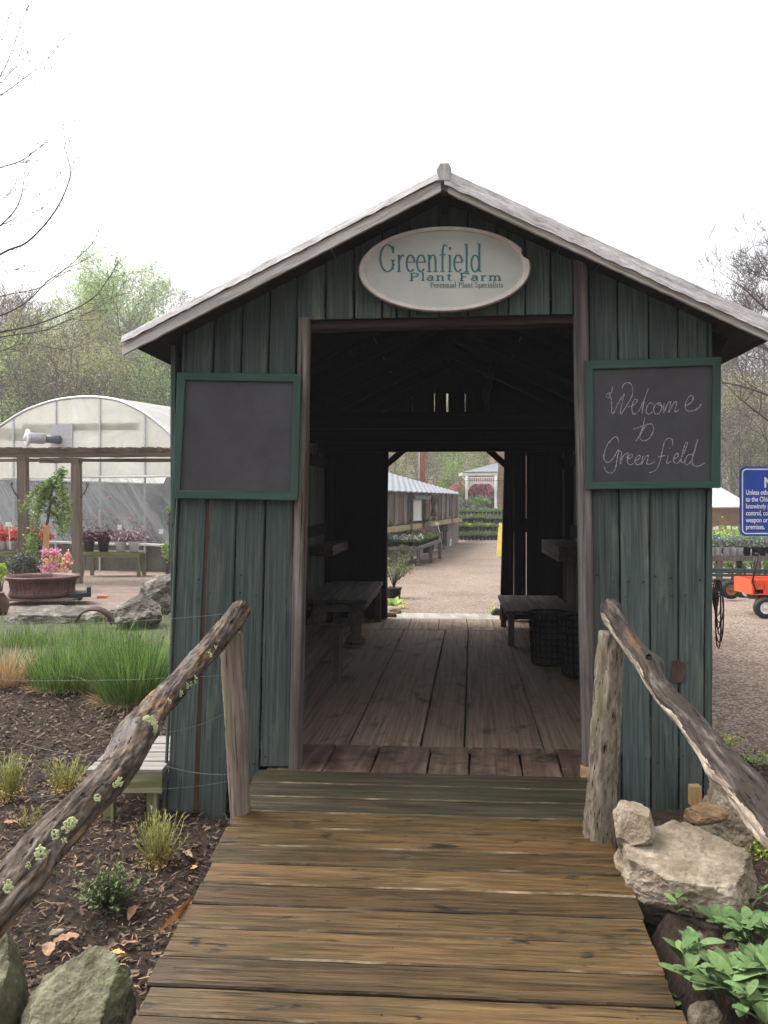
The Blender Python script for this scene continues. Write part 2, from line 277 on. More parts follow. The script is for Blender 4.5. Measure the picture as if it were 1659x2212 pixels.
# ---------------------------------------------------------------- mesh building
ORG = {}
def orgof(p): return ORG.get(p.name, Vector((0, 0, 0)))
class MB:
    def __init__(s): s.V = []; s.F = []; s.A = []; s.M = []; s.S = []
    def add(s, V, F, A=None, mat=0, smooth=False):
        k = len(s.V); s.V += [tuple(v) for v in V]; s.F += [tuple(i+k for i in f) for f in F]
        s.A += [tuple(a) for a in (A if A is not None else V)]; s.M += [mat]*len(F); s.S += [smooth]*len(F)
    def build(s, name, mats, parent=None, base=None):
        me = bpy.data.meshes.new(name); o = bpy.data.objects.new(name, me)
        org = orgof(parent) if parent else Vector(base if base is not None else (0, 0, 0))
        V = np.array(s.V, dtype=float).reshape(-1, 3)-np.array(org)
        me.from_pydata(V.tolist(), [], s.F)
        at = me.attributes.new('bc', 'FLOAT_VECTOR', 'POINT'); at.data.foreach_set('vector', np.array(s.A, dtype=np.float32).ravel())
        for m in (mats if isinstance(mats, (list, tuple)) else [mats]): me.materials.append(m)
        me.polygons.foreach_set('material_index', s.M); me.polygons.foreach_set('use_smooth', s.S); me.update()
        COL.objects.link(o)
        if parent: o.parent = parent
        elif base is not None: o.location = base
        ORG[o.name] = org
        return o
    # shapes ---------------------------------------------------
    def plank(s, a, b, c, d, n, t=.02, segs=1, j=0., ch=.002, mat=0, endj=0., chm=None):
        """quad a,b (start left/right) -> c,d (end left/right), top face; thickness t along -n"""
        a, b, c, d, n = map(Vector, (a, b, c, d, n)); n = n.normalized(); off = random.uniform(0, 50); L = ((c+d)/2-(a+b)/2).length; W = (b-a).length
        V = []; A = []; F = []
        jl = random.uniform(0, 99)
        for i in range(segs+1):
            f = i/segs; l = a.lerp(c, f); r = b.lerp(d, f); ac = (r-l).normalized(); x = L*f
            dl = noise.noise(Vector((x*6, jl, 0)))*j; dr = noise.noise(Vector((x*6, jl, 5)))*j; up = noise.noise(Vector((x*3, jl, 9)))*j*.7
            l = l+ac*dl; r = r+ac*dr; wd = (r-l).length
            for q, (yy, dn) in enumerate(((0, t), (0, ch), (ch, 0), (-ch, 0), (0, ch), (0, t))):
                bp = l if q < 3 else r
                V.append(bp+ac*yy-n*(dn-up)); A.append((x+off, (0 if q < 3 else wd)+yy+off*.37, -dn+off))
        for i in range(segs):
            for q in range(6):
                q2 = (q+1) % 6; F.append((i*6+q, (i+1)*6+q, (i+1)*6+q2, i*6+q2))
        F.append(tuple(range(5, -1, -1))[::-1]); F.append(tuple(segs*6+q for q in range(5, -1, -1)))
        F[-2] = tuple(range(6))
        k0 = len(s.M); s.add(V, F, A, mat)
        if chm is not None:
            for i in range(segs): s.M[k0+i*6+1] = chm
    def box(s, c, sz, rot=0., mat=0, M=None, long=None):
        c = Vector(c); hx, hy, hz = (q/2 for q in sz); Rm = M or Matrix.Rotation(rot, 3, 'Z'); off = random.uniform(0, 50)
        L = [(x, y, z) for x in (-hx, hx) for y in (-hy, hy) for z in (-hz, hz)]
        ax = max(range(3), key=lambda i: sz[i]) if long is None else long
        F = [(0, 1, 3, 2), (4, 6, 7, 5), (0, 4, 5, 1), (2, 3, 7, 6), (0, 2, 6, 4), (1, 5, 7, 3)]
        s.add([c+Rm@Vector(l) for l in L], F, [(l[ax]+off, l[(ax+1) % 3]+off, l[(ax+2) % 3]) for l in L], mat)
    def bar(s, p, q, wdt, h=None, up=(0, 0, 1), mat=0):
        p, q = Vector(p), Vector(q); d = q-p; L = d.length; x = d.normalized(); y = Vector(up).cross(x)
        if y.length < 1e-4: y = Vector((0, 1, 0)).cross(x)
        y.normalize(); z = x.cross(y); M = Matrix((x, y, z)).transposed(); s.box((p+q)/2, (L, wdt, h or wdt), M=M, mat=mat, long=0)
    def tube(s, pts, rad, n=6, mat=0, smooth=True, cap=True, disp=None):
        pts = [Vector(p) for p in pts]; rad = rad if isinstance(rad, (list, tuple)) else [rad]*len(pts); V = []; A = []; F = []; x = 0.; off = random.uniform(0, 20)
        ref = Vector((.13, .2, 1)) if abs((pts[-1]-pts[0]).normalized().z) < .9 else Vector((1, .1, 0))
        for i, p in enumerate(pts):
            t = (pts[min(i+1, len(pts)-1)]-pts[max(i-1, 0)]).normalized(); a = ref.cross(t).normalized(); b = t.cross(a)
            if i: x += (p-pts[i-1]).length
            for k in range(n):
                th = 2*pi*k/n; r = rad[i]
                if disp: r *= 1+disp(x, th)
                V.append(p+(a*cos(th)+b*sin(th))*r); A.append((x+off, cos(th)*rad[i], sin(th)*rad[i]+off*.2))
        for i in range(len(pts)-1):
            for k in range(n):
                k2 = (k+1) % n; F.append((i*n+k, i*n+k2, (i+1)*n+k2, (i+1)*n+k))
        if cap: F.append(tuple(range(n-1, -1, -1))); F.append(tuple((len(pts)-1)*n+k for k in range(n)))
        s.add(V, F, A, mat, smooth)
    def lathe(s, c, prof, n=16, mat=0, smooth=True, flute=None, axis=None, cap=True):
        c = Vector(c); V = []; F = []
        for (r, z) in prof:
            for k in range(n):
                th = 2*pi*k/n; q = r*(1+(flute(th, z) if flute else 0)); p = Vector((q*cos(th), q*sin(th), z))
                if axis is not None: p = axis@p
                V.append(c+p)
        for i in range(len(prof)-1):
            for k in range(n):
                k2 = (k+1) % n; F.append((i*n+k, i*n+k2, (i+1)*n+k2, (i+1)*n+k))
        if cap and prof[0][0] > 1e-5: F.append(tuple(range(n-1, -1, -1)))
        if cap and prof[-1][0] > 1e-5: F.append(tuple((len(prof)-1)*n+k for k in range(n)))
        s.add(V, F, None, mat, smooth)
    def poly(s, pts, ext, mat=0):
        """closed outline pts (3D) extruded by ext"""
        pts = [Vector(p) for p in pts]; e = Vector(ext); n = len(pts); off = random.uniform(0, 20)
        V = pts+[p+e for p in pts]; F = [tuple(range(n)), tuple(range(2*n-1, n-1, -1))]+[(i, n+i, n+(i+1) % n, (i+1) % n) for i in range(n)]
        s.add(V, F, [(v.z+off, v.x, v.y) for v in V], mat)
    def cloud(s, C, size, mat=0, tri=False, asp=.55):
        """numpy: small leaf faces at centres C with random attitude"""
        C = np.asarray(C, dtype=float).reshape(-1, 3); n = len(C); a = rs.normal(size=(n, 3)); a /= np.linalg.norm(a, axis=1)[:, None]
        b = np.cross(a, rs.normal(size=(n, 3))); b /= np.linalg.norm(b, axis=1)[:, None]
        sz = (np.asarray(size)*(.6+.8*rs.rand(n)))[:, None] if np.ndim(size) == 0 else (size*(.6+.8*rs.rand(n)))[:, None]
        k = len(s.V); V = np.stack([C-a*sz/2, C+b*sz*asp/2, C+a*sz/2]+([] if tri else [C-b*sz*asp/2]), 1).reshape(-1, 3); m = 3 if tri else 4
        s.V += V.tolist(); s.A += V.tolist(); s.F += (np.arange(n*m).reshape(n, m)+k).tolist(); s.M += [mat]*n; s.S += [False]*n
    def blade(s, p, d, L, wd, bend=.4, n=3, mat=0, fold=0.):
        """tapered blade / leaf bending over as it goes"""
        p = Vector(p); d = Vector(d).normalized(); side = d.cross(Vector((0, 0, 1)))
        if side.length < .05: side = Vector((cos(L*99), sin(L*99), 0))
        side.normalize(); V = []; F = []; q = p.copy(); off = random.uniform(0, 9)
        A = []
        for i in range(n+1):
            f = i/n; ww = wd*(1-f)**.6*(1 if i else .7) if not fold else wd*max(.05, sin(pi*min(1, (f**1.25)*.95+.05))**.62)
            if fold:
                mid = q-Vector((0, 0, 1))*wd*fold; V += [q-side*ww/2, mid, q+side*ww/2]; A += [(f*L+off, -ww/2, 0), (f*L+off, 0, 0), (f*L+off, ww/2, 0)]
            else: V += [q-side*ww/2, q+side*ww/2]; A += [(f*L+off, -ww/2, 0), (f*L+off, ww/2, 0)]
            q = q+d*L/n; d = (d+Vector((0, 0, -1))*bend/n+d*0).normalized()
        m = 3 if fold else 2
        for i in range(n):
            for k in range(m-1): F.append((i*m+k, i*m+k+1, (i+1)*m+k+1, (i+1)*m+k))
        s.add(V, F, A, mat, bool(fold))
_ico = {}
def ico(sub):
    if sub not in _ico:
        b = bmesh.new(); bmesh.ops.create_icosphere(b, subdivisions=sub, radius=1); _ico[sub] = ([v.co.copy() for v in b.verts], [tuple(v.index for v in f.verts) for f in b.faces]); b.free()
    return _ico[sub]
def rockmb(c, size, seed, sub=5, rough=.06, planes=None, rot=0., npl=11):
    r = random.Random(seed); V, F = ico(sub); pl = []
    for k in range(npl):
        n = Vector((r.gauss(0, 1), r.gauss(0, 1), r.gauss(0, .8))).normalized(); pl.append((n, r.uniform(.62, .95)))
    for n, d in (planes or []): pl.append((Vector(n).normalized(), d))
    Rm = Matrix.Rotation(rot, 3, 'Z'); out = []; sv = Vector((seed*3.1, seed*1.7, 0))
    for v in V:
        q = 1.
        for n, d in pl:
            k = n.dot(v)
            if k > 1e-3: q = min(q, d/k)
        p = v*q; f = noise.fractal(p*2.2+sv, 1., 2., 5)*rough*1.6+abs(noise.noise(p*5+sv))*rough*.8; f -= max(0, .07-abs(noise.noise(p*1.6+sv*2)))*rough*5; f += noise.noise(p*11+sv)*rough*.42+noise.noise(p*24+sv)*rough*.26+(noise.noise(p*50+sv)*rough*.14 if sub > 5 else 0); p = p*(1+f)
        out.append(Vector(c)+Rm@Vector((p.x*size[0]/2, p.y*size[1]/2, p.z*size[2]/2)))
    m = MB(); m.add(out, F, None, 0, False); return m
def tag(o, label=None, cat=None, group=None, kind=None):
    if label: o['label'] = label
    if cat: o['category'] = cat
    if group: o['group'] = group
    if kind: o['kind'] = kind
    return o
def thing(name, label, cat, loc=(0, 0, 0), group=None, world=True):
    o = bpy.data.objects.new(name, None); COL.objects.link(o); o.location = loc; o.empty_display_size = .1
    ORG[o.name] = Vector(loc) if world else Vector((0, 0, 0)); return tag(o, label, cat, group)
def kids(o): return [c for c in bpy.data.objects if c.parent == o]
def copytree(o, parent=None, loc=None, rz=None, label=None, sc=None):
    c = o.copy(); COL.objects.link(c); c.parent = parent
    if loc is not None: c.location = loc
    if rz is not None: c.rotation_euler = (0, 0, rz)
    if sc is not None: c.scale = (sc, sc, sc)
    if label: c['label'] = label
    for k in kids(o): copytree(k, c)
    return c
def rock(name, label, c, size, seed, m, cat='rock', **k):
    base = Vector((c[0], c[1], c[2]-size[2]/2)); return tag(rockmb(c, size, seed, **k).build(name, m, base=base), label, cat)

# ================================================================ THE SETTING
def sheet(name, xs, ys, fz, m, label=None):
    mb = MB(); V = [(x, y, fz(x, y)) for y in ys for x in xs]; n = len(xs)
    mb.add(V, [(j*n+i, j*n+i+1, (j+1)*n+i+1, (j+1)*n+i) for j in range(len(ys)-1) for i in range(n-1)], None, 0, True)
    o = mb.build(name, m); o['kind'] = 'structure'; return o
lin = lambda a, b, n: [a+(b-a)*i/(n-1) for i in range(n)]
sheet('gravel_ground', [-300, -120, -60]+lin(-30, 30, 41)+[60, 120, 300], [-6, -2]+lin(0, 30, 61)+[40, 60, 100, 300], lambda x, y: zg(y) if y > 7 else zg(y)-(.12 if x < 1.2 and y < 6.9 else 0), m_gravel)
def hz(x, y): return -.52+max(0, (y-52))*.26*(1 if y < 125 else (125-52)/(y-52))+noise.noise(Vector((x*.03, y*.03, 0)))*1.5*min(1, max(0, (y-52)/20))
sheet('hillside', lin(-160, 160, 65), lin(48, 150, 35), lambda x, y: hz(x, y), m_hill)
def bedz(x, y): return (-.15 if x > .93 and y < 4.75 else zg(y))+.012+noise.noise(Vector((x*1.3, y*1.3, 0)))*.025+noise.noise(Vector((x*7, y*7, 3)))*.010
# planted beds: mulch either side of the ramp
def bed(name, outline, m, lift=0., step=.09):
    xs = [p[0] for p in outline]; ys = [p[1] for p in outline]; mb = MB(); idx = {}; V = []; F = []
    def inside(x, y):
        c = False; n = len(outline)
        for i in range(n):
            (x1, y1), (x2, y2) = outline[i], outline[(i+1) % n]
            if (y1 > y) != (y2 > y) and x < (x2-x1)*(y-y1)/(y2-y1)+x1: c = not c
        return c
    nx = int((max(xs)-min(xs))/step)+1; ny = int((max(ys)-min(ys))/step)+1
    def vid(i, j):
        if (i, j) not in idx:
            x = min(xs)+i*step+noise.noise(Vector((i*.7, j*.7, 2)))*step*.5; y = min(ys)+j*step; idx[i, j] = len(V); V.append((x, y, bedz(x, y)+lift))
        return idx[i, j]
    for i in range(nx):
        for j in range(ny):
            x, y = min(xs)+(i+.5)*step, min(ys)+(j+.5)*step
            if inside(x, y): F.append((vid(i, j), vid(i+1, j), vid(i+1, j+1), vid(i, j+1)))
    mb.add(V, F, None, 0, True); o = mb.build(name, m); o['kind'] = 'structure'; return o
bed('mulch_bed', [(-4, -1), (1.0, -1), (1.0, 3.95), (-.55, 3.95), (-.95, 4.1), (-.8, 6.6), (-5, 7.2)], m_mulch)
bed('soil_bed', [(1.0, -1), (4, -1), (3.4, 3.3), (2.2, 4.6), (1.62, 5.), (1.35, 4.0), (1.0, 3.95)], mot('dark_soil', [(.3, (.022, .013, .008)), (.6, (.065, .042, .028)), (.8, (.12, .084, .06))], 26, bump=1., bd=.03, detail=8))
bed('grass_ground', [(-6, 7.0), (-.95, 6.4), (-1.0, 9.3), (-6, 9.6)], m_bedgrass, .045, .2)
def flat(name, pts, m, z=.004):
    mb = MB(); n = len(pts); mb.add([(x, y, zg(y)+z) for x, y in pts], [tuple(range(n))]); o = mb.build(name, m); o['kind'] = 'structure'; return o
sheet('paved_path', lin(-8, -1.2, 12), lin(9.2, 14.5, 8), lambda x, y: zg(y)+.006+.004*noise.noise(Vector((x, y, 0))), m_paving)

# ================================================================ SHED (covered entrance)
S = Fr((.237, 4.0, 0), R(4.4))
shed = thing('covered_entrance_shed', 'dark green plank shed straddling the path, open doorway through it, gable roof', 'shed', world=False); S.ctrl(shed)
UW = 1.245; D = 5.2
FN = Vector((0, -1, 0))
rid = S.px(960, 392, 0); eL = S.px(272, 762, -.18); eR = S.px(1652, 762, -.18)
def roofz(u, off=0.):            # underside height of the roof boards in shed coordinates
    zr = RZ; k = SLP; return zr-abs(u-RU)*k+off
RU = S.px(960, 380, -.25)[0]; RZ = S.px(960, 390, -.25)[2]; SLP = (RZ-S.px(285, 738, -.25)[2])/abs(S.px(285, 738, -.25)[0]-RU)
# front wall -------------------------------------------------------
fw = MB()
def vboard(mb, tx0, tx1, bx0, bx1, ybot, ytop=None, v=0., t=.022, ty=700, by=1750, off=0, gap=4.2):
    def at(xa, xb, y): return xa+(xb-xa)*(y-ty)/(by-ty)
    b0 = S.px(at(tx0, bx0, ybot)+gap/2, ybot, v); b1 = S.px(at(tx1, bx1, ybot)-gap/2, ybot, v)
    if ytop is None:
        t0 = S.px(at(tx0, bx0, 700)+gap/2, 700, v); t1 = S.px(at(tx1, bx1, 700)-gap/2, 700, v)
        def up(b, t):
            f = .2
            for _ in range(30):
                p = b+(t-b)*f
                f = f+(roofz(p[0], -.004)-p[2])/(t[2]-b[2])
            return b+(t-b)*f
        t0, t1 = up(b0, t0), up(b1, t1)
    else: t0 = S.px(at(tx0, bx0, ytop)+gap/2, ytop, v); t1 = S.px(at(tx1, bx1, ytop)-gap/2, ytop, v)
    mb.plank(b0, b1, t0, t1, FN, t, segs=14, j=.004, ch=.003)
LT = [394, 402, 463, 523, 582, 641]; LB = [349, 359, 420, 490, 558, 626]
botL = [1762, 1757, 1766, 1700, 1655]
for i in range(5):
    vboard(fw, LT[i], LT[i+1], LB[i]+(6 if i == 2 else 0), LB[i+1]-(1 if i == 0 else 0), botL[i], v=(-.012 if i == 0 else [0, .003, -.004, .002, 0][i]))
RT = [1272, 1335, 1402, 1465, 1530, 1541]; RB = [1284, 1344, 1407, 1467, 1520, 1541]
for i in range(5): vboard(fw, RT[i], RT[i+1], RB[i], RB[i+1], [1800, 1795, 1790, 1790, 1740][i], v=(-.012 if i == 4 else [0, .003, 0, -.003][i % 4]))
ab = [641, 703, 765, 825, 856, 885, 948, 1010, 1074, 1098, 1135, 1190, 1240]
for a, b in zip(ab[:-1], ab[1:]): vboard(fw, a, b, a, b, 690-(a-640)*.022, gap=3.6, v=random.uniform(0, .004))
vboard(fw, 1240, 1272, 1240, 1276, 770, v=.0)
fw.build('front_wall', m_green, shed)
bt = MB()
for x0, y0, x1, y1 in ((452, 1085, 424, 1752),):
    a, b = S.px(x0, y0, .012), S.px(x1, y1, .012); bt.bar(a, b, .020, .012, up=(0, 1, 0))
bt.build('gap_batten', m_rustrim if 0 else wood('red_brown_batten', [(.03, .015, .01), (.07, .03, .02), (.12, .06, .04)]), shed)
fr = MB()
for x0, y0, x1, y1, w_ in ((663, 800, 636, 1656, .03),): pass
fr.bar(S.px(1497, 1560, .05), S.px(1497, 1760, .05), .03, .03, up=(0, 1, 0))
fr.build('corner_stud', m_freshwood, shed)
nh = MB()
for py in (1250, 1289, 1640):
    for x0, x1 in list(zip(LT[:-1], LT[1:]))[1:]+list(zip(RT[:-1], RT[1:]))[:-1]:
        i_ = (LT+RT).index(x0); bx0 = (LB+RB)[i_]; bx1 = (LB+RB)[i_+1]; f = (py-700)/1050
        for q in (.22, .78):
            if random.random() < .8: c = S.px(x0+(bx0-x0)*f+((x1-x0)*(1-f)+(bx1-bx0)*f)*(q+random.uniform(-.06, .06)), py+random.uniform(-9, 9), -.006); r_ = random.uniform(.003, .0055); nh.lathe(c, [(r_, -.004), (r_, .003), (.001, .004)], 8, axis=Matrix.Rotation(pi/2, 3, 'X')); nh.plank(c+Vector((-r_*.7, 0, -.03)), c+Vector((r_*.7, 0, -.03)), c+Vector((-r_*.3, 0, .0)), c+Vector((r_*.3, 0, 0)), FN, .002) if random.random() < .0 else None
nh.build('nail_heads', m_iron, shed)
# side and back walls ---------------------------------------------
for sgn, nm in ((-1, 'left'), (1, 'right')):
    sw = MB(); v = .02; k = 0
    c = S.px(365 if sgn < 0 else 1541, 1400, 0)[0]; u = c
    while v < D:
        wv = random.uniform(.13, .19); v1 = min(v+wv, D); g = .0015
        segs_ = [(-.22, roofz(u, -.01))]
        if sgn > 0 and 4.5 < (v+v1)/2 < 5.: segs_ = [(-.22, .88), (1.33, roofz(u, -.01))]
        for z0, z1 in segs_:
            ed = [(u, v+g, z0), (u, v1-g, z0), (u, v+g, z1), (u, v1-g, z1)]
            if sgn < 0: ed = [ed[1], ed[0], ed[3], ed[2]]
            sw.plank(*ed, (sgn, 0, 0), .022, segs=6, j=.003)
        v = v1
    o = sw.build('side_wall', m_green, shed)
bw = MB()
BD = D
def backboard(x0, x1, y0, y1, gl=.5, gr=.5, tw=0):
    b0 = S.px(x0+gl, y0, BD); b1 = S.px(x1-gr, y0, BD); t0 = S.px(x0+gl-tw, y1, BD); t1 = S.px(x1-gr, y1, BD)
    zt = lambda p: Vector((p[0], BD, min(p[2], roofz(p[0], -.01)))); bw.plank(b0, b1, zt(t0), zt(t1), FN, .022, segs=4, j=.002)
xs_ = [700, 722, 745, 768, 792, 812, 837]
for a, b in zip(xs_[:-1], xs_[1:]): backboard(a, b, 1338, 780, -.1, -.1)
backboard(789.6, 790.4, 960, 1) if 0 else None
hs_ = [837, 862, 891, 915, 938.5, 964, 1005, 1030, 1055, 1078, 1093]
gaps = {891: .2, 938.5: .5, 1005: .45, 1055: .2}
for a, b in zip(hs_[:-1], hs_[1:]):
    gl = gaps.get(a, -.1); gr = gaps.get(b, -.1)
    if a == 964: gl = 4.5
    # wall above the far opening: solid header below, slits only between header and collar
    backboard(a, b, 925, 850, gl, gr); backboard(a, b, 955, 925, -.2, -.2); backboard(a, b, 850, 700, -.2, -.2)
for a, b, gl, gr in ((1092, 1110, -.1, .3), (1110, 1125, .2, .12), (1125, 1137, .12, .7), (1137, 1160, .6, -.1), (1160, 1190, -.1, -.1), (1190, 1222, -.1, -.1)):
    backboard(a, b, 1310, 985, gl, gr); backboard(a, b, 1338, 1310, -.2, -.2); backboard(a, b, 985, 780, -.2, -.2)
    backboard(a, b, 1150, 1120, -.2, -.2)
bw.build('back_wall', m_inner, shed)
for sx in (0, 1):
    b_ = MB(); q = [(838, 1001), (895, 953)] if sx == 0 else [(1088, 1001), (1034, 953)]
    a, b = S.px(*q[0], D-.05), S.px(*q[1], D-.05); d = (b-a).normalized(); b_.bar(a-d*.05, b+d*.05, .062, .05, up=(0, 1, 0))
    b_.build('corner_brace', m_inner, shed)
for xx in ((831, 843, 838), (1082, 1093, 1092)):
    b_ = MB(); x0 = xx[0]; a = S.px((838 if x0 < 900 else 1092)+(-6 if x0 < 900 else 6), 950, D-.06); b = S.px((833 if x0 < 900 else 1081)+(-6 if x0 < 900 else 6), 1338, D-.06)
    b_.bar(a, b, .07, .08, up=(0, 1, 0)); b_.build('rear_door_post', m_inner, shed)
# inner lining, dark unpainted face of the walls
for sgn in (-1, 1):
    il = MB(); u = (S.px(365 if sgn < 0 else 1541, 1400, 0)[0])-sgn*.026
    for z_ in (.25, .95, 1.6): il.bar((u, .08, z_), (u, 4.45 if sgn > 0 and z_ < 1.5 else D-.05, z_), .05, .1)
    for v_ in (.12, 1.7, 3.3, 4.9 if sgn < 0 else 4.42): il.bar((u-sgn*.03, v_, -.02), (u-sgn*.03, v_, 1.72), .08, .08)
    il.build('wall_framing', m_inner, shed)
# posts and lintel of the doorway ----------------------------------
def rough_post(mb, pa, pb, wx, wy, v, n=26, seed=0):
    a, b = S.px(*pa, v), S.px(*pb, v); sides = 16; pts = [a.lerp(b, i/n) for i in range(n+1)]; V = []; A = []; F = []
    for i, p in enumerate(pts):
        for k in range(sides):
            th = 2*pi*(k+.5)/sides; cx, sy = cos(th), sin(th); m = max(abs(cx), abs(sy)); r = 1/m**.8
            r *= 1+noise.noise(Vector((cx*1.5+seed, sy*1.5, i*.22)))*.10+noise.noise(Vector((cx*5+seed, sy*5, i*.12)))*.06
            V.append(p+Vector((cx*r*wx/2*(1), sy*r*wy/2, 0))); A.append((i/n*(b-a).length+seed, cx*r*wx/2, sy*r*wy/2))
    for i in range(n):
        for k in range(sides): k2 = (k+1) % sides; F.append((i*sides+k, i*sides+k2, (i+1)*sides+k2, (i+1)*sides+k))
    F.append(tuple(range(sides-1, -1, -1))); F.append(tuple(n*sides+k for k in range(sides))); mb.add(V, F, A, 0, False)
b_ = MB(); rough_post(b_, (658, 690), (638, 1655), .058, .10, .04, seed=3); b_.build('door_post', m_post, shed)
b_ = MB(); rough_post(b_, (1252, 560), (1272, 1648), .062, .10, .02, seed=8); b_.build('door_post', m_post, shed)
b_ = MB(); b_.plank(S.px(640, 712, .05), S.px(640, 692, .05), S.px(1240, 698, .05), S.px(1240, 676, .05), FN, .09, segs=16, j=.006, ch=.006); b_.build('lintel', m_dkbeam, shed)
b_ = MB(); b_.box(S.px(1262, 1668, -.02), (.03, .05, .05)); b_.build('post_shim', m_freshwood, shed)
# roof ---------------------------------------------------------------
VF, VB = -.25, D+.2; OH = abs(S.px(270, 757, VF)[0]-RU)
for sgn in (-1, 1):
    rf = MB(); x = 0.
    su = lambda s_, o_=0.: (RU+sgn*s_, RZ-s_*SLP+o_)
    while x < OH:
        x1 = min(x+.17, OH); a = su(x, .022); b = su(x1-.002, .022)
        A_ = [(a[0], VF+.02, a[1]), (b[0], VF+.02, b[1]), (a[0], VB, a[1]), (b[0], VB, b[1])]
        if sgn < 0: A_ = [A_[1], A_[0], A_[3], A_[2]]
        rf.plank(*A_, (sgn*SLP, 0, 1), .022, segs=5, j=.003); x = x1
    # tin sheet over the boards, thick wavy free edge
    V = []; nseg = 60
    for i in range(nseg+1):
        s_ = (OH+.015)*i/nseg; wob = .003*sin(i*2.1)+noise.noise(Vector((i*.23, sgn*3, 0)))*.005; a = su(s_, .034+wob)
        for vv in (VF+.01+noise.noise(Vector((i*.3, 7, sgn)))*.008, VB): V += [(a[0], vv, a[1]), (a[0], vv, a[1]+.012)]
    F = []
    for i in range(nseg):
        q = i*4; r_ = q+4; F += [(q, r_, r_+1, q+1), (q+1, r_+1, r_+3, q+3), (q+3, r_+3, r_+2, q+2), (q+2, r_+2, r_, q)]
    F += [(0, 1, 3, 2), (nseg*4, nseg*4+2, nseg*4+3, nseg*4+1)]
    rf.add(V, F, [(p[0], p[1], p[2]) for p in V], 1)
    ro = rf.build('roof', [m_roof, m_trim], shed)
    # bent metal edge trim and rake board below it
    def strip(name, d0, d1, v, t, m, wav, n=70, lean=0.):
        mb = MB(); V = []; A = []; F = []
        for i in range(n+1):
            s_ = (OH+.012)*i/n; top = su(s_, -d0+noise.noise(Vector((i*.35, d0*90, sgn*2)))*wav*.5+.0); bot = su(s_, -d1+noise.noise(Vector((i*.5, d1*70+3, sgn*5)))*wav)
            for vv in (v, v+t): V += [(top[0], vv+lean, top[1]), (bot[0], vv, bot[1])]; A += [(s_*1.1, 0, vv), (s_*1.1, d1-d0, vv)]
        for i in range(n):
            q = i*4; r_ = q+4; F += [(q, q+1, r_+1, r_), (q+1, q+3, r_+3, r_+1), (q+3, q+2, r_+2, r_+3), (q+2, q, r_, r_+2)]
        F += [(0, 2, 3, 1), (n*4, n*4+1, n*4+3, n*4+2)]
        mb.add(V, F, A); return mb.build(name, m, ro)
    if sgn < 0: strip('edge_trim', -.046, -.012, VF-.02, .012, m_trim, .006, lean=.015); strip('rake_board', -.012, .036, VF, .02, m_rake, .003)
    else: strip('edge_trim', -.048, .022, VF-.025, .012, m_trim, .007, lean=.025); strip('rake_board', -.01, .044, VF, .02, m_rake, .003)
    rt = MB()
    for vv in lin(.1, D-.1, 8): a = su(.01, -.012); b = su(OH-.14, -.012); rt.bar((a[0], vv, a[1]-.045), (b[0], vv, b[1]-.045), .045, .09)
    if 1: rt.build('rafters', m_inner, ro)
b_ = MB(); rp = Vector((RU, VF-.02, RZ+.040))
b_.poly([rp+Vector(q) for q in ((-.02, 0, -.045), (-.032, 0, .0), (-.018, 0, .026), (.018, 0, .026), (.03, 0, .002), (.02, 0, -.045))], (0, D+.4, 0))
b_.build('ridge_cap', m_trim, ro)
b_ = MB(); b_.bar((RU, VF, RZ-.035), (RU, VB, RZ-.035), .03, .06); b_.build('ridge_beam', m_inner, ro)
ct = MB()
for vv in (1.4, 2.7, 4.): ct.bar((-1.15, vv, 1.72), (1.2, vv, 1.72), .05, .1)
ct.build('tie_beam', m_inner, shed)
# floor --------------------------------------------------------------
fl = MB()
def gp(px, py, z=0.):
    Y = (CAMZ-z)*FPX/(py-HZ); p = P(px, py, Y)-S.o; return Vector((p.dot(S.U), p.dot(S.V), z))
seams = [((520, 1612), (700, 1362)), ((640, 1540), (788, 1356)), ((751, 1611), (874, 1359)), ((908, 1615), (962, 1360)), ((1003, 1620), (1012, 1361)), ((1179, 1626), (1093, 1368)), ((1345, 1630), (1190, 1368)), ((1500, 1630), (1290, 1368))]
ln = []
for a, b in seams:
    A_, B_ = gp(*a), gp(*b); d = (B_-A_)/(B_.y-A_.y); ln.append((A_+d*(.43-A_.y), A_+d*(4.42-A_.y)))
ln[0] = (Vector((-1.24, .43, 0)), Vector((-1.24, 4.42, 0))); ln[-1] = (Vector((1.24, .43, 0)), Vector((1.24, 4.42, 0))); ln[1] = (Vector((-.78, .43, 0)), Vector((-.66, 4.42, 0)))
ux = Vector((1, 0, 0))
for i in range(len(ln)-1):
    g = [.002, .004, .005, .006, .004, .003, .003, .003][i]
    fl.plank(ln[i][0]+ux*g, ln[i+1][0]-ux*g, ln[i][1]+ux*g, ln[i+1][1]-ux*g, (0, 0, 1), .03, segs=20, j=.004, ch=.003)
xs_ = [-1.24, -.95, -.62, -.35, -.06, .22, .48, .75, 1., 1.24]
for a, b in zip(xs_[:-1], xs_[1:]): fl.plank((a+.003, 4.435, 0), (b-.003, 4.435, 0), (a+.003+random.uniform(-.02, .02)*0, D+.02, 0), (b-.003, D+.02, 0), (0, 0, 1), .03, segs=4, j=.003)
fl.build('floor', m_floor, shed)
th = MB(); tx = [-.78, -.52, -.30, -.045, .145, .385, .565, .80]
for a, b in zip(tx[:-1], tx[1:]): th.plank((a+.003, -.03, .004), (b-.003, -.03, .004), (a+.003+.02, .42, .004), (b-.003+.01, .42, .004), (0, 0, 1), .03, segs=5, j=.004)
th.build('threshold', m_thresh, shed)
ub = MB(); ub.box((0, D/2+.02, -.13), (2.4, D-.05, .16)); ub.build('floor_frame', m_stringer, shed)
sb = MB(); sb.plank((-.5, D+.06, -.005), (.62, D+.06, -.005), (-.55, D+.62, -.02), (.62, D+.62, -.02), (0, 0, 1), .06, segs=6, j=.003)
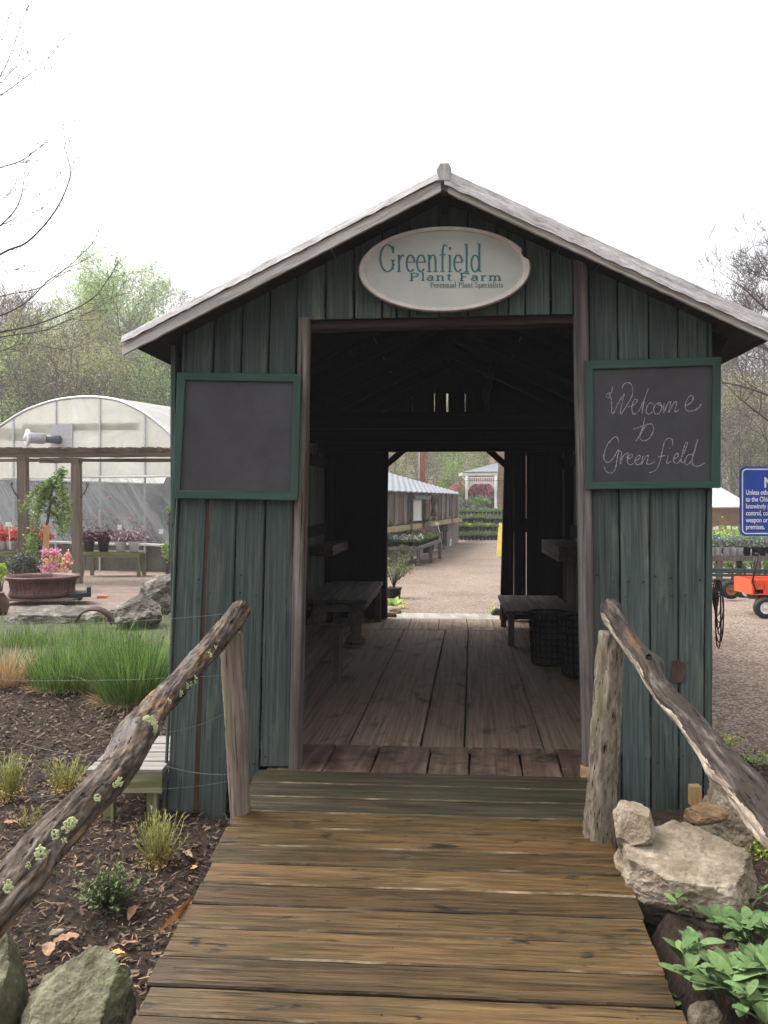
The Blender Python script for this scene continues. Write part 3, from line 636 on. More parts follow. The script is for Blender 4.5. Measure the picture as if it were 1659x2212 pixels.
o = sb.build('door_slab', m_slab); S.ctrl(o); tag(o, 'pale wet slab lying outside the far doorway of the shed', 'slab')

# ================================================================ RAMP
ramp = thing('entrance_ramp', 'wet brown plank ramp with gaps between boards leading up to the shed doorway', 'ramp', world=False); S.ctrl(ramp)
RS = .122
def rz_(v): return .012+RS*(v+.03)
def rpx(px, py):
    d = Vector(((px-CX)/FPX, 1, -(py-HZ)/FPX)); c = Vector((0, 0, CAMZ)); o = S.o
    du, dv = d.dot(S.U), d.dot(S.V); cu, cv = (c-o).dot(S.U), (c-o).dot(S.V)
    t = (CAMZ-.012-RS*.03-RS*cv)/(RS*dv-d.z); return cu+du*t, cv+dv*t
vs = [-.035]+[rpx(768, y)[1] for y in (1694, 1725, 1757, 1792, 1832, 1872, 1917, 1963, 2016, 2080, 2146, 2212)]
while vs[-1] > -3.9: vs.append(vs[-1]-.142)
lA, lB = rpx(553, 1665), rpx(285, 2200); rA, rB = rpx(1275, 1700), rpx(1475, 2200)
def eu(A_, B_, v): f = (v-A_[1])/(B_[1]-A_[1]); return A_[0]+(B_[0]-A_[0])*min(f, 1.3)
dk = MB()
for v0, v1 in zip(vs[:-1], vs[1:]):
    j = random.uniform(-.010, .010); g = random.uniform(.003, .0055)
    l0, l1, r0, r1 = eu(lA, lB, v0)+j, eu(lA, lB, v1)+j, eu(rA, rB, v0)+j*.7, eu(rA, rB, v1)+j*.7
    dz = random.uniform(-.002, .002)
    dk.plank((l1, v1+g, rz_(v1)+dz), (l0, v0-g, rz_(v0)+dz), (r1, v1+g, rz_(v1)+dz), (r0, v0-g, rz_(v0)+dz), (0, -RS, 1), .035, segs=26, j=.0035, ch=.005, chm=1, mat=2 if v0 > -.33 else 0)
dk.build('deck', [m_deck, wood('worn_plank_edge', [(.02, .014, .006), (.07, .05, .025), (.26, .21, .13)], grain=8, along=4, var=1.2, crack=.3, rough=.5), wood('algae_dark_planks', [(.012, .010, .005), (.034, .028, .015), (.070, .056, .034)], grain=60, along=2.4, var=.5, crack=.7, stain=[((.032, .036, .012, 1), (1.6, 5, 5), .5, .7), ((.085, .05, .022, 1), (2, 9, 9), .6, .78)], rough=.45, bump=.9, spec=.3)], ramp)
for e in (.06, .72, 1.38):
    st = MB(); u0, u1 = eu(lA, lB, -.05)+e, eu(lA, lB, -3.5)+e
    st.bar((u0, -.04, rz_(-.04)-.125), (u1, -3.9, rz_(-3.9)-.125), .04, .16); st.build('stringer', m_stringer, ramp)
nl = MB()
for v0, v1 in zip(vs[:-1], vs[1:]):
    for e in (.08, .70, 1.36):
        if random.random() < .85:
            vm = (v0+v1)/2+random.uniform(-.03, .03); u = eu(lA, lB, vm)+e+random.uniform(-.02, .02); nl.lathe((u, vm, rz_(vm)), [(.004, 0), (.004, .0012), (.0015, .002)], 8)
nl.build('nail_heads', m_iron, ramp)

# ================================================================ SIGNS ON THE SHED
def chalkboard(label, outer, inner, v, strokes=None):
    cb = thing('chalkboard', label, 'chalkboard', world=False); S.ctrl(cb)
    o4 = [S.px(*p, v) for p in outer]; i4 = [S.px(*p, v) for p in inner]
    b_ = MB()
    for k in range(4):
        k2 = (k+1) % 4; b_.plank(i4[k], o4[k], i4[k2], o4[k2], FN, .022, segs=6, j=.001, ch=.002)
    b_.build('frame', m_greenframe, cb)
    b_ = MB(); c4 = [S.px(*p, v+.014) for p in outer]; cen = sum(c4, Vector())/4; c4 = [cen+(c-cen)*.96 for c in c4]
    b_.poly([c4[0], c4[3], c4[2], c4[1]], (0, .006, 0)); b_.build('slate', m_chalk, cb)
    if strokes:
        b_ = MB()
        for st in strokes:
            pts = [S.px(1220+.2975*x, 439+.2975*y, v+.0125) for x, y in st]
            sm = []
            for i in range(len(pts)-1):
                p0, p1, p2, p3 = pts[max(i-1, 0)], pts[i], pts[i+1], pts[min(i+2, len(pts)-1)]
                for k in range(6):
                    t = k/6; sm.append(.5*((2*p1)+(p2-p0)*t+(2*p0-5*p1+4*p2-p3)*t*t+(3*p1-p0-3*p2+p3)*t*t*t))
            sm.append(pts[-1]); V = []; F = []
            for i, p in enumerate(sm):
                d = (sm[min(i+1, len(sm)-1)]-sm[max(i-1, 0)]).normalized(); nn = Vector((-d.z, 0, d.x)); wd = .0018*(1+.8*noise.noise(p*70))
                V += [p-nn*wd, p+nn*wd, p+nn*wd+Vector((0, .001, 0)), p-nn*wd+Vector((0, .001, 0))]
            for i in range(len(sm)-1): F += [(i*4, i*4+4, i*4+5, i*4+1)]
            b_.add(V, F)
        b_.build('chalk_writing', m_chalkline, cb)
    return cb
W_ = [[(345, 1330), (340, 1372), (312, 1380), (300, 1402), (318, 1412), (330, 1400), (322, 1378), (338, 1430), (346, 1530), (390, 1450), (432, 1385), (418, 1440), (405, 1530), (455, 1460), (492, 1385), (485, 1318), (452, 1303), (425, 1320), (418, 1345)],
      [(460, 1482), (510, 1458), (526, 1430), (508, 1425), (488, 1470), (492, 1520), (512, 1530), (540, 1505)], [(540, 1505), (580, 1420), (606, 1345), (578, 1430), (560, 1530)],
      [(642, 1462), (620, 1448), (595, 1485), (592, 1520), (612, 1532), (642, 1508)], [(665, 1455), (645, 1490), (655, 1528), (685, 1525), (705, 1480), (690, 1450), (668, 1456), (715, 1478)],
      [(722, 1450), (716, 1525), (745, 1460), (768, 1440), (762, 1480), (755, 1520), (785, 1460), (812, 1438), (806, 1480), (800, 1515), (830, 1500)],
      [(872, 1475), (920, 1445), (932, 1410), (915, 1395), (885, 1430), (875, 1480), (895, 1510), (945, 1502), (978, 1480), (990, 1455)],
      [(580, 1555), (568, 1620), (540, 1690), (515, 1730)], [(495, 1642), (540, 1626), (592, 1608)], [(606, 1600), (570, 1640), (545, 1700), (570, 1726), (615, 1705), (645, 1645), (632, 1604), (598, 1606)],
      [(395, 1742), (382, 1705), (360, 1698), (315, 1745), (288, 1810), (285, 1858), (315, 1882), (352, 1850), (390, 1788), (382, 1850), (366, 1930), (335, 1960), (300, 1945), (288, 1915)],
      [(398, 1798), (412, 1812), (402, 1895), (425, 1835), (462, 1812), (450, 1850)], [(450, 1862), (488, 1842), (485, 1820), (462, 1840), (455, 1880), (475, 1900), (500, 1888)],
      [(505, 1874), (543, 1852), (545, 1830), (520, 1845), (510, 1882), (530, 1900), (555, 1885)], [(568, 1835), (555, 1897), (585, 1845), (606, 1832), (602, 1860), (596, 1892), (630, 1890), (655, 1872)],
      [(780, 1760), (782, 1722), (760, 1706), (728, 1725), (712, 1780), (695, 1860), (670, 1925), (640, 1950), (612, 1955)], [(680, 1842), (705, 1836), (730, 1832)], [(752, 1832), (742, 1870), (745, 1892), (772, 1872)], [(760, 1778), (764, 1782)],
      [(785, 1864), (822, 1838), (820, 1815), (798, 1832), (790, 1872), (808, 1890), (828, 1882)], [(828, 1882), (862, 1820), (890, 1748), (878, 1738), (858, 1800), (846, 1866), (856, 1885), (880, 1868)],
      [(932, 1828), (900, 1826), (872, 1866), (880, 1898), (905, 1888), (932, 1835), (966, 1715), (942, 1790), (925, 1870), (938, 1906), (975, 1908), (1018, 1885)]]
chalkboard('empty chalkboard in a green frame hung left of the doorway', [(383, 804), (650, 808), (643, 1081), (371, 1076)], [(400, 821), (633, 825), (627, 1062), (388, 1059)], -.055)
chalkboard('chalkboard in a green frame with Welcome to Greenfield handwritten in chalk', [(1264, 779), (1558, 771), (1557, 1054), (1266, 1057)], [(1281, 797), (1540, 789), (1537, 1039), (1281, 1042)], -.055, W_)
# small stroke font (broad pen: stems thick, cross strokes thin)
def arc(cx, cy, rx, ry, a0, a1, n=18): return [(cx+rx*cos(R(a0+(a1-a0)*i/n)), cy+ry*sin(R(a0+(a1-a0)*i/n))) for i in range(n+1)]
def stem(x, y0, y1): return [(x, y0), (x, y1)]
sf = lambda x, y, l=.17, r=.17: [(x-l, y), (x+r, y)]
GL = {
 'G': (1.35, [arc(.66, .8, .56, .8, 42, 335), stem(1.08, .12, .66), sf(1.08, .68), stem(1.1, 1.1, 1.5)]),
 'r': (.72, [stem(.22, 0, 1), sf(.22, .01), sf(.22, .99, .17, 0), [(.24, .68), (.36, .92), (.5, 1.0), (.62, .9)]]),
 'e': (.82, [arc(.4, .5, .31, .49, 5, 318), [(.12, .56), (.7, .56)]]),
 'n': (.98, [stem(.22, 0, 1), sf(.22, .01), sf(.22, .99, .17, 0), [(.24, .72), (.38, .94), (.55, .99), (.68, .88), (.72, .65), (.72, 0)], sf(.72, .01)]),
 'f': (.62, [[(.62, 1.5), (.5, 1.62), (.36, 1.52), (.28, 1.25), (.28, 0)], sf(.28, .01), [(.05, 1), (.55, 1)]]),
 'i': (.48, [stem(.24, 0, 1), sf(.24, .01), sf(.24, .99, .17, 0), [(.24, 1.28), (.24, 1.46)]]),
 'l': (.48, [stem(.24, 0, 1.65), sf(.24, .01), sf(.24, 1.63, .17, 0)]),
 'd': (.98, [arc(.42, .49, .3, .49, 0, 360), stem(.74, .0, 1.65), sf(.74, 1.63, .17, 0), sf(.74, .01, 0, .17)]),
 'P': (1.1, [stem(.26, 0, 1.5), sf(.26, .01, .2, .2), [(.08, 1.49), (.6, 1.49), (.88, 1.35), (.93, 1.12), (.85, .86), (.58, .74), (.26, .74)]]),
 'F': (1.1, [stem(.26, 0, 1.5), sf(.26, .01, .2, .2), [(.08, 1.49), (.98, 1.49)], stem(.96, 1.25, 1.49), [(.26, .78), (.72, .78)]]),
 'a': (.88, [arc(.36, .29, .26, .29, 0, 360), [(.14, .84), (.3, .99), (.5, .98), (.64, .82), (.64, .1), (.84, .02)]]),
 't': (.62, [[(.28, 1.32), (.28, .18), (.38, .02), (.58, .08)], [(.05, 1), (.55, 1)]]),
 'm': (1.45, [stem(.22, 0, 1), sf(.22, .01), sf(.22, .99, .17, 0), [(.24, .72), (.38, .95), (.52, .99), (.66, .86), (.7, .65), (.7, 0)], sf(.7, .01), [(.72, .72), (.86, .95), (1.0, .99), (1.14, .86), (1.18, .65), (1.18, 0)], sf(1.18, .01)]),
 'S': (.9, [[(.72, 1.2), (.66, 1.42), (.45, 1.52), (.22, 1.42), (.15, 1.18), (.3, .92), (.58, .72), (.72, .45), (.64, .14), (.42, 0), (.2, .08), (.12, .34)]]),
 'p': (.98, [stem(.22, -.5, 1), sf(.22, -.49), sf(.22, .99, .17, 0), arc(.54, .49, .3, .49, 0, 360)]),
 'c': (.78, [arc(.42, .5, .3, .49, 45, 318)]),
 's': (.66, [[(.5, .8), (.42, .97), (.26, .97), (.15, .8), (.24, .6), (.44, .44), (.52, .24), (.4, .03), (.22, .02), (.12, .22)]]), ' ': (.5, [])}
def serif_text(mb, text, x0, x1, base, cap, v, thick=.17, thin=.055, space=0.):
    """text between picture columns x0..x1, baseline row and cap-height row, on the shed front at v"""
    tot = sum(GL[c][0]+space for c in text); a, b = S.px(x0, base, v), S.px(x1, base, v); kx = (b[0]-a[0])/tot; kz = (S.px(x0, cap, v)[2]-a[2])/1.6; x = 0
    for c in text:
        adv, sts = GL[c]
        for st in sts:
            V = []; F = []
            for i, (px, py) in enumerate(st):
                q0 = st[max(i-1, 0)]; q1 = st[min(i+1, len(st)-1)]; dx, dy = q1[0]-q0[0], q1[1]-q0[1]; L = math.hypot(dx, dy) or 1
                wd = (thin+(thick-thin)*abs(dy)/L)/2; nx, ny = -dy/L, dx/L
                for sg in (-1, 1): V.append((a[0]+(x+px+nx*wd*sg)*kx, v-0.00008*sts.index(st), a[2]+(py+ny*wd*sg)*kz+(b[2]-a[2])*(x/tot)))
            for i in range(len(st)-1): F.append((i*2, i*2+2, i*2+3, i*2+1))
            mb.add(V, F)
        x += adv+space
ov = thing('oval_sign', 'oval cream rimmed sign above the doorway reading Greenfield Plant Farm', 'sign', world=False); S.ctrl(ov)
oc = S.px(959, 581, -.07); ax_ = (S.px(1145, 581, -.07)[0]-S.px(773, 581, -.07)[0])/2; az_ = (S.px(959, 489, -.07)[2]-S.px(959, 673, -.07)[2])/2
b_ = MB(); n = 72; V = []; F = []
for k in range(n):
    th = 2*pi*k/n; ch = 1-(.045 if k in (3, 4) else 0)
    for f, dv in ((1*ch, .02), (1*ch, 0), (.985*ch, -.008), (.93, -.006), (.915, .004), (.915, .02)):
        V.append(oc+Vector((ax_*(1-(1-f)*.5/1 if 0 else f)*cos(th), dv, az_*(f if f > .95 else f-.015)*sin(th))))
for k in range(n):
    for q in range(6): k2 = (k+1) % n; q2 = (q+1) % 6; F.append((k*6+q, k2*6+q, k2*6+q2, k*6+q2))
b_.add(V, F, None, 0, False); b_.build('rim', m_ovalr, ov)
b_ = MB(); b_.poly([oc+Vector((ax_*.925*cos(-2*pi*k/n), .005, az_*.91*sin(-2*pi*k/n))) for k in range(n)], (0, .012, 0)); face = b_.build('sign_face', m_ovalf, ov)
b_ = MB(); serif_text(b_, 'Greenfield', 819, 1042, 587, 529, -.0675, .16, .055); serif_text(b_, 'Plant Farm', 884, 1087, 606, 589, -.0675, .2, .17, .12); b_.build('teal_lettering', m_teal, face)
b_ = MB(); serif_text(b_, 'Perennial Plant Specialists', 929, 1087, 621, 609, -.0675, .19, .1); b_.build('small_lettering', m_greytx, face)

# ================================================================ LOG HANDRAILS
def resample(pts, n):
    out = []
    for i in range(len(pts)-1):
        p0, p1, p2, p3 = pts[max(i-1, 0)], pts[i], pts[i+1], pts[min(i+2, len(pts)-1)]
        for k in range(n):
            t = k/n; out.append([.5*((2*b)+(c-a)*t+(2*a-5*b+4*c-d)*t*t+(3*b-a-3*c+d)*t*t*t) for a, b, c, d in zip(p0, p1, p2, p3)])
    out.append(list(pts[-1])); return out
def log_obj(name, label, path, m, seed, n=9, sides=44, furrow=.10, knots=(), taper0=True):
    """path rows: px, py, depth, width in px"""
    rw = resample(path, n); pts = [P(a, b, c) for a, b, c, w_ in rw]; rad = [w_/FPX*c/2 for a, b, c, w_ in rw]
    if taper0: rad[0] *= .82; 
    L = [0]
    for i in range(1, len(pts)): L.append(L[-1]+(pts[i]-pts[i-1]).length)
    def disp(x, th):
        c_, s_ = cos(th), sin(th); tw = x*1.3
        d = noise.noise(Vector((c_*1.2+seed, s_*1.2, x*4)))*.16+noise.noise(Vector((cos(th+tw)*4.2+seed, sin(th+tw)*4.2, x*5)))*furrow
        e = abs(noise.noise(Vector((cos(th+tw)*7+seed, sin(th+tw)*7, x*9)))); d -= max(0, .10-e)*furrow*7; e = abs(noise.noise(Vector((cos(th+tw)*2.5+seed+9, sin(th+tw)*2.5, x*3)))); d -= max(0, .05-e)*furrow*16; d += noise.noise(Vector((cos(th)*14, sin(th)*14, x*60)))*furrow*.25
        for kx, kth, kr, kw in knots:
            d += kr*math.exp(-((x-kx)/kw)**2)*max(0, cos(th-kth))**3
        return d
    mb = MB(); mb.tube(pts, rad, sides, disp=disp, smooth=True); return mb, pts, rad
hl = thing('log_handrail', 'thick gnarled log handrail with pale lichen along the left side of the ramp', 'handrail', P(500, 1745, 3.5))
path = [(522, 1312, 3.62, 42), (494, 1353, 3.5, 47), (447, 1407, 3.25, 46), (398, 1462, 3.0, 50), (349, 1517, 2.78, 58), (292, 1588, 2.5, 80), (266, 1640, 2.36, 80), (222, 1698, 2.2, 78), (150, 1774, 2.05, 84), (78, 1850, 1.92, 96), (28, 1915, 1.82, 106), (-60, 2010, 1.7, 116), (-180, 2140, 1.55, 122)]
mb, lp, lr = log_obj('rail', '', path, m_log, 2, n=18, sides=80, furrow=.16, knots=((.78, 4.4, .55, .05), (1.22, 1.1, .45, .06), (1.25, 4.2, .4, .06)))
lo = mb.build('rail', m_log, hl)
def lichen(mb, px, py, Y, r, seed, n=None):
    c = P(px, py, Y); rr = random.Random(seed)
    for k in range(n or max(14, int(r*3000))):
        a = rr.uniform(0, 2*pi); q = r*math.sqrt(rr.random()); p = c+Vector((cos(a)*q*.8, -.004+q*.15, sin(a)*q)); V, F = ico(1); s_ = rr.uniform(.2, .42)*min(.008, r*.5)
        mb.add([p+Vector((v.x*s_*1.3, v.y*s_*.45, v.z*s_*1.3)) for v in V], F, None, 0, True)
b_ = MB(); lichen(b_, 321, 1570, 2.52-.058, .030, 1, 420); b_.build('lichen', m_lichen, lo)
for i, (x, y, d, r) in enumerate(((452, 1416, 3.2, .012), (466, 1398, 3.27, .008), (420, 1467, 3.02, .014), (400, 1483, 2.95, .016), (390, 1498, 2.88, .012), (412, 1478, 2.98, .01), (363, 1516, 2.77, .012), (352, 1530, 2.72, .008), (258, 1688, 2.19, .012), (249, 1694, 2.18, .009), (211, 1724, 2.1, .01), (154, 1778, 1.98, .016), (145, 1786, 1.97, .013), (120, 1802, 1.93, .012), (88, 1842, 1.87, .016), (140, 1815, 1.97, .008), (18, 1915, 1.76, .013), (62, 1868, 1.84, .007))):
    b_ = MB(); lichen(b_, x, y, d-(.04 if y > 1600 else .035), r, i+5); b_.build('lichen', m_lichen, lo)
def postobj(parent, top, bot, m, seed, furrow):
    rw = [tuple(a+(b-a)*i/8 for a, b in zip(top, bot)) for i in range(9)]
    mb, _, _ = log_obj('post', '', rw, m, seed, n=5, sides=36, furrow=furrow, taper0=False); return mb.build('post', m, parent)
postobj(hl, (499, 1368, 3.58, 50), (520, 1775, 3.62, 43), m_cedar, 4, .10)
hr = thing('log_handrail', 'curved split log handrail on a bark covered post at the right of the ramp', 'handrail', P(1300, 1815, 3.4))
path = [(1317, 1306, 3.4, 42), (1323, 1328, 3.36, 48), (1341, 1358, 3.28, 43), (1365, 1394, 3.18, 42), (1395, 1432, 3.06, 48), (1418, 1475, 2.98, 46), (1448, 1516, 2.88, 50), (1484, 1552, 2.78, 53), (1517, 1592, 2.68, 60), (1548, 1632, 2.6, 68), (1586, 1677, 2.5, 78), (1632, 1730, 2.4, 86), (1690, 1800, 2.28, 92), (1770, 1890, 2.15, 95), (1870, 2020, 2.0, 95)]
mb, rp_, rr_ = log_obj('rail', '', path, m_log2, 9, n=18, sides=80, furrow=.13, knots=((.42, 1.2, .5, .04), (.95, 4.0, .3, .05)))
n_s = 80
for fi in range(len(mb.F)-2):
    i, k = divmod(fi, n_s); c_ = sum((Vector(mb.V[q]) for q in mb.F[fi]), Vector())/4-(rp_[i]+rp_[i+1])/2; d_ = c_.normalized(); x_ = i*.012
    if d_.dot(Vector((-.62, -.25, -.74))) > .55+.35*noise.noise(Vector((x_*5, k*.05, 3))): mb.M[fi] = 1
    if abs(d_.dot(Vector((.74, 0, -.67)).normalized())+.25+.25*noise.noise(Vector((x_*2, 1, 1)))) < .045 and d_.y < 0 and i > 20 and noise.noise(Vector((x_*3, 7, 7))) > -.2: mb.M[fi] = 2
ro_ = mb.build('rail', [m_log2, wood('pale_split_underside', [(.10, .075, .055), (.26, .205, .16), (.46, .38, .30)], grain=60, along=14, var=0, crack=.9, stain=[((.10, .07, .05, 1), (6, 18, 18), .56, .7)], bump=1., rough=.9), m_black], hr)
b_ = MB(); b_.lathe(P(1401, 1418, 3.0), [(.012, 0), (.009, .002), (.004, -.004)], 14, axis=Matrix.Rotation(pi/2, 3, 'X')); b_.build('knot_hole', m_black, ro_)
postobj(hr, (1322, 1366, 3.36, 57), (1290, 1850, 3.40, 66), m_bark, 14, .16)
# thread fence ---------------------------------------------------------
sfn = thing('string_fence', 'thin clear lines strung from the left handrail across the planting bed', 'fence', P(0, 1500, 3.4))
for i, (a, b, c, d, e, f) in enumerate(((-60, 1353, 3.3, 515, 1324, 3.5), (-60, 1468, 3.4, 478, 1459, 3.57), (-60, 1660, 3.3, 228, 1611, 3.4), (45, 1605, 3.5, 226, 1633, 3.4), (345, 1585, 2.55, 481, 1543, 3.55), (352, 1653, 3.6, 492, 1673, 3.57), (268, 1704, 2.9, 503, 1686, 3.57), (14, 1715, 3.2, 124, 1715, 3.2))):
    b_ = MB(); A_, B_ = P(a, b, c), P(d, e, f); pts = [A_.lerp(B_, t/8)-Vector((0, 0, .012*sin(pi*t/8))) for t in range(9)]; b_.tube(pts, .0006, 4); b_.build('line', plain('dull_line', (.2, .2, .2, 1), .6), sfn)

# ================================================================ NEAR LEFT BED
def stuff(mb, name, m, label, cat): return tag(mb.build(name, m), label, cat, kind='stuff')
def scatter_chips(n, xr, yr, keep, s0=.006, s1=.032):
    mb = MB(); V = []
    for _ in range(n):
        x, y = random.uniform(*xr), yr[0]+(yr[1]-yr[0])*random.random()**1.4
        if not keep(x, y): continue
        a = random.uniform(0, pi); L = random.uniform(s0, s1)*1.1; w_ = L*random.uniform(.18, .42); t = random.uniform(-.5, .5); t2 = random.uniform(-.6, .6); z = bedz(x, y)+random.uniform(.004, .020)
        dx, dy = cos(a)*L/2, sin(a)*L/2; ex, ey = -sin(a)*w_/2, cos(a)*w_/2; k = len(mb.V)
        mb.V += [(x-dx-ex, y-dy-ey, z-t*L/2-t2*w_/2), (x+dx-ex*.6, y+dy-ey*.6, z+t*L/2-t2*w_/2), (x+dx*.8+ex, y+dy*.8+ey, z+t*L/2+t2*w_/2), (x-dx+ex, y-dy+ey, z-t*L/2+t2*w_/2)]
        mb.A += mb.V[k:]; mb.F.append((k, k+1, k+2, k+3)); mb.M.append(0); mb.S.append(False)
    return mb
lramp = lambda y: S.o.x+(-.775 if 1 else 0)+0.077*(y-4)-.0
stuff(scatter_chips(36000, (-3.2, -.45), (2.0, 7.0), lambda x, y: x < -.50-.0*(y) and not (y > 4.1 and x > -.97)), 'mulch_chips', m_chip, 'dark bark mulch chips covering the bed left of the ramp', 'mulch')
stuff(scatter_chips(6000, (.98, 2.6), (2.0, 4.8), lambda x, y: not (y > 3.8 and x < 1.5)), 'mulch_chips', m_chip, 'dark crumbly mulch scattered over the soil right of the ramp', 'mulch')
def bpt(px, py):
    p = G(px, py); p.z = bedz(p.x, p.y) if p.y < 9.5 else zg(p.y); return p
# light straw bits, twigs
mb = MB()
for _ in range(170):
    p = bpt(random.uniform(0, 420), random.uniform(1560, 2200)); a = random.uniform(0, pi); L = random.uniform(.015, .06)
    if p.x > lramp(p.y)+.08: continue
    mb.tube([p+Vector((0, 0, .012)), p+Vector((cos(a)*L*.5, sin(a)*L*.5, .018)), p+Vector((cos(a+.04)*L, sin(a+.04)*L, .014))], random.uniform(.0008, .002), 4)
for _ in range(90):
    p = bpt(random.uniform(1400, 1650), random.uniform(1850, 2000)); a = random.uniform(0, pi); L = random.uniform(.01, .035); mb.tube([p+Vector((0, 0, .012)), p+Vector((cos(a)*L, sin(a)*L, .014))], .001, 4)
stuff(mb, 'straw_bits', m_straw, 'pale straw and twig bits strewn over the mulch', 'straw')
def grasstuft(name, label, px, py, n, hgt, rad, m, lean=.45, base=True, group='green grass clumps behind the mulch', cat='grass clump', wd=.005):
    c = bpt(px, py); t = thing(name, label, cat, c, group); mb = MB()
    for _ in range(n):
        a = random.uniform(0, 2*pi); q = rad*math.sqrt(random.random()); p = c+Vector((cos(a)*q, sin(a)*q, -.01)); d = Vector((cos(a)*q/rad*lean+random.gauss(0, .24), sin(a)*q/rad*lean+random.gauss(0, .24), 1))
        mb.blade(p, d, hgt*random.uniform(.45, 1.08), wd*random.uniform(.6, 1.2), random.uniform(.15, .75), 4)
    mb.build('blades', m, t)
    if base:
        mb = MB()
        for _ in range(int(n*.05)):
            a = random.uniform(0, 2*pi); q = rad*1.1*math.sqrt(random.random()); mb.blade(c+Vector((cos(a)*q, sin(a)*q, 0)), Vector((random.gauss(0, .5), random.gauss(0, .5), 1)), hgt*random.uniform(.6, 1.15), wd*.6, random.uniform(.3, 1.2), 4)
        mb.build('dry_blades', m_straw, t)
        mb = MB()
        for _ in range(int(n*.35)):
            a = random.uniform(0, 2*pi); q = rad*(.5+.7*random.random()); p = c+Vector((cos(a)*q, sin(a)*q, 0)); mb.blade(p, Vector((cos(a)*1.2+random.gauss(0, .4), sin(a)*1.2+random.gauss(0, .4), random.uniform(.2, 1))), hgt*random.uniform(.12, .34), wd*.8, .8, 3)
        mb.build('dry_base', m_straw, t)
    return t
grasstuft('grass_clump', 'tall green grass clump against the shed corner, tan straw at its base', 290, 1512, 2300, .50, .20, m_grass)
grasstuft('grass_clump', 'wide green grass clump left of the one by the shed, straw skirt', 150, 1485, 1700, .36, .24, m_grass)
grasstuft('grass_clump', 'small green grass clump farther back at the left', 45, 1405, 600, .25, .2, m_grass)
grasstuft('grass_clump', 'green grass tuft in front of the rusty iron curls', 245, 1425, 420, .34, .26, m_grass)
grasstuft('grass_clump', 'thin green grass tuft below the flat slab rock', 150, 1400, 300, .3, .3, m_grass, base=False)
grasstuft('straw_clump', 'dry tan grass clump at the left edge of the bed', 8, 1478, 700, .30, .18, m_straw, .8, False, 'dry grass clumps', 'dry grass')
grasstuft('straw_clump', 'dry tan grass clump between the green clumps and left edge', 75, 1470, 420, .17, .2, m_straw, 1.2, False, 'dry grass clumps', 'dry grass')
mb = MB()
for _ in range(1300):
    x, y = random.uniform(-5, -.98), random.uniform(6.3, 9.4); mb.blade((x, y, bedz(x, y)+.01), (random.gauss(0, .3), random.gauss(0, .3), 1), random.uniform(.08, .26), .006, .5, 2)
stuff(mb, 'lawn_grass', m_grass, 'thin green grass growing between the clumps and rocks', 'grass')
def sprig_plant(name, label, px, py, n, hgt, rad, m, mbase=None, tilt=.9, leaf=.012, cat='plant', group=None, wd=.0035):
    c = bpt(px, py); t = thing(name, label, cat, c, group); st = MB(); lf = MB(); bs = MB()
    for _ in range(n):
        a = random.uniform(0, 2*pi); lean = abs(random.gauss(0, .5))*tilt; d = Vector((cos(a)*lean, sin(a)*lean, 1)).normalized(); L = hgt*random.uniform(.55, 1.05); p = c+Vector((cos(a), sin(a), 0))*rad*.35*random.random()
        pts = [p+d*L*f+Vector((0, 0, .05*L*f*f))+Vector((random.gauss(0, .02), random.gauss(0, .02), 0))*L*f for f in (0, .35, .7, 1)]; st.tube(pts, [.0022, .0018, .0013, .0008], 4)
        for k in range(int(15)):
            f = .22+.78*(k+random.random())/15; i = min(2, int(f*3)); q = pts[i].lerp(pts[i+1], (f*3-i) if i < 3 else 1); b = random.uniform(0, 2*pi)
            (lf if f > .38 or not mbase else bs).blade(q, d*.9+Vector((cos(b), sin(b), .3))*.8, leaf*random.uniform(.7, 1.5), wd, .3, 2)
    st.build('stems', m, t); lf.build('leaves', m, t)
    if mbase: bs.cloud([(c.x+random.gauss(0, rad*.3), c.y+random.gauss(0, rad*.3), c.z+abs(random.gauss(0, hgt*.16))) for _ in range(n*9)], .012); bs.build('dry_base', mbase, t)
    return t
sprig_plant('lavender_plant', 'yellow green upright herb on the mulch close to the ramp', 342, 1872, 60, .21, .10, m_lavender, m_strawbase, .75, .02, 'herb', 'yellow green herb plants')
sprig_plant('lavender_plant', 'yellow green herb at the far left of the mulch bed', 24, 1725, 60, .22, .10, m_lavender, m_strawbase, .6, .02, 'herb', 'yellow green herb plants')
sprig_plant('lavender_plant', 'low yellow herb just behind the handrail log', 142, 1710, 44, .18, .12, m_lavender, m_strawbase, .9, .02, 'herb', 'yellow green herb plants')
sprig_plant('lavender_plant', 'tiny sparse herb sprig left of the log handrail', 62, 1800, 9, .13, .05, m_lavender, None, .8, .02, 'herb', 'yellow green herb plants')
c = bpt(238, 1975); bx = thing('boxwood_shrub', 'small dark green shrub on the mulch in front of the log rail', 'shrub', c); mb = MB(); lf = MB()
for k in range(120):
    a = random.uniform(0, 2*pi); e = random.uniform(.15, 1.45); d = Vector((cos(a)*cos(e), sin(a)*cos(e), sin(e))); L = random.uniform(.08, .155)*(1.25 if k % 9 == 0 else 1); q = c+Vector((0, 0, .01)); mb.tube([q, q+d*L*.6+Vector((0, 0, .01)), q+d*L+Vector((0, 0, .02))], [.002, .0012, .0007], 4)
    for j in range(13):
        f = .3+.7*j/12; b = random.uniform(0, 2*pi); lf.blade(q+d*L*f+Vector((0, 0, .02*f)), Vector((cos(b), sin(b), .7)), random.uniform(.010, .017), .009, .2, 2, fold=.15)
mb.build('stems', m_woodB, bx); lf.build('leaves', m_box, bx)
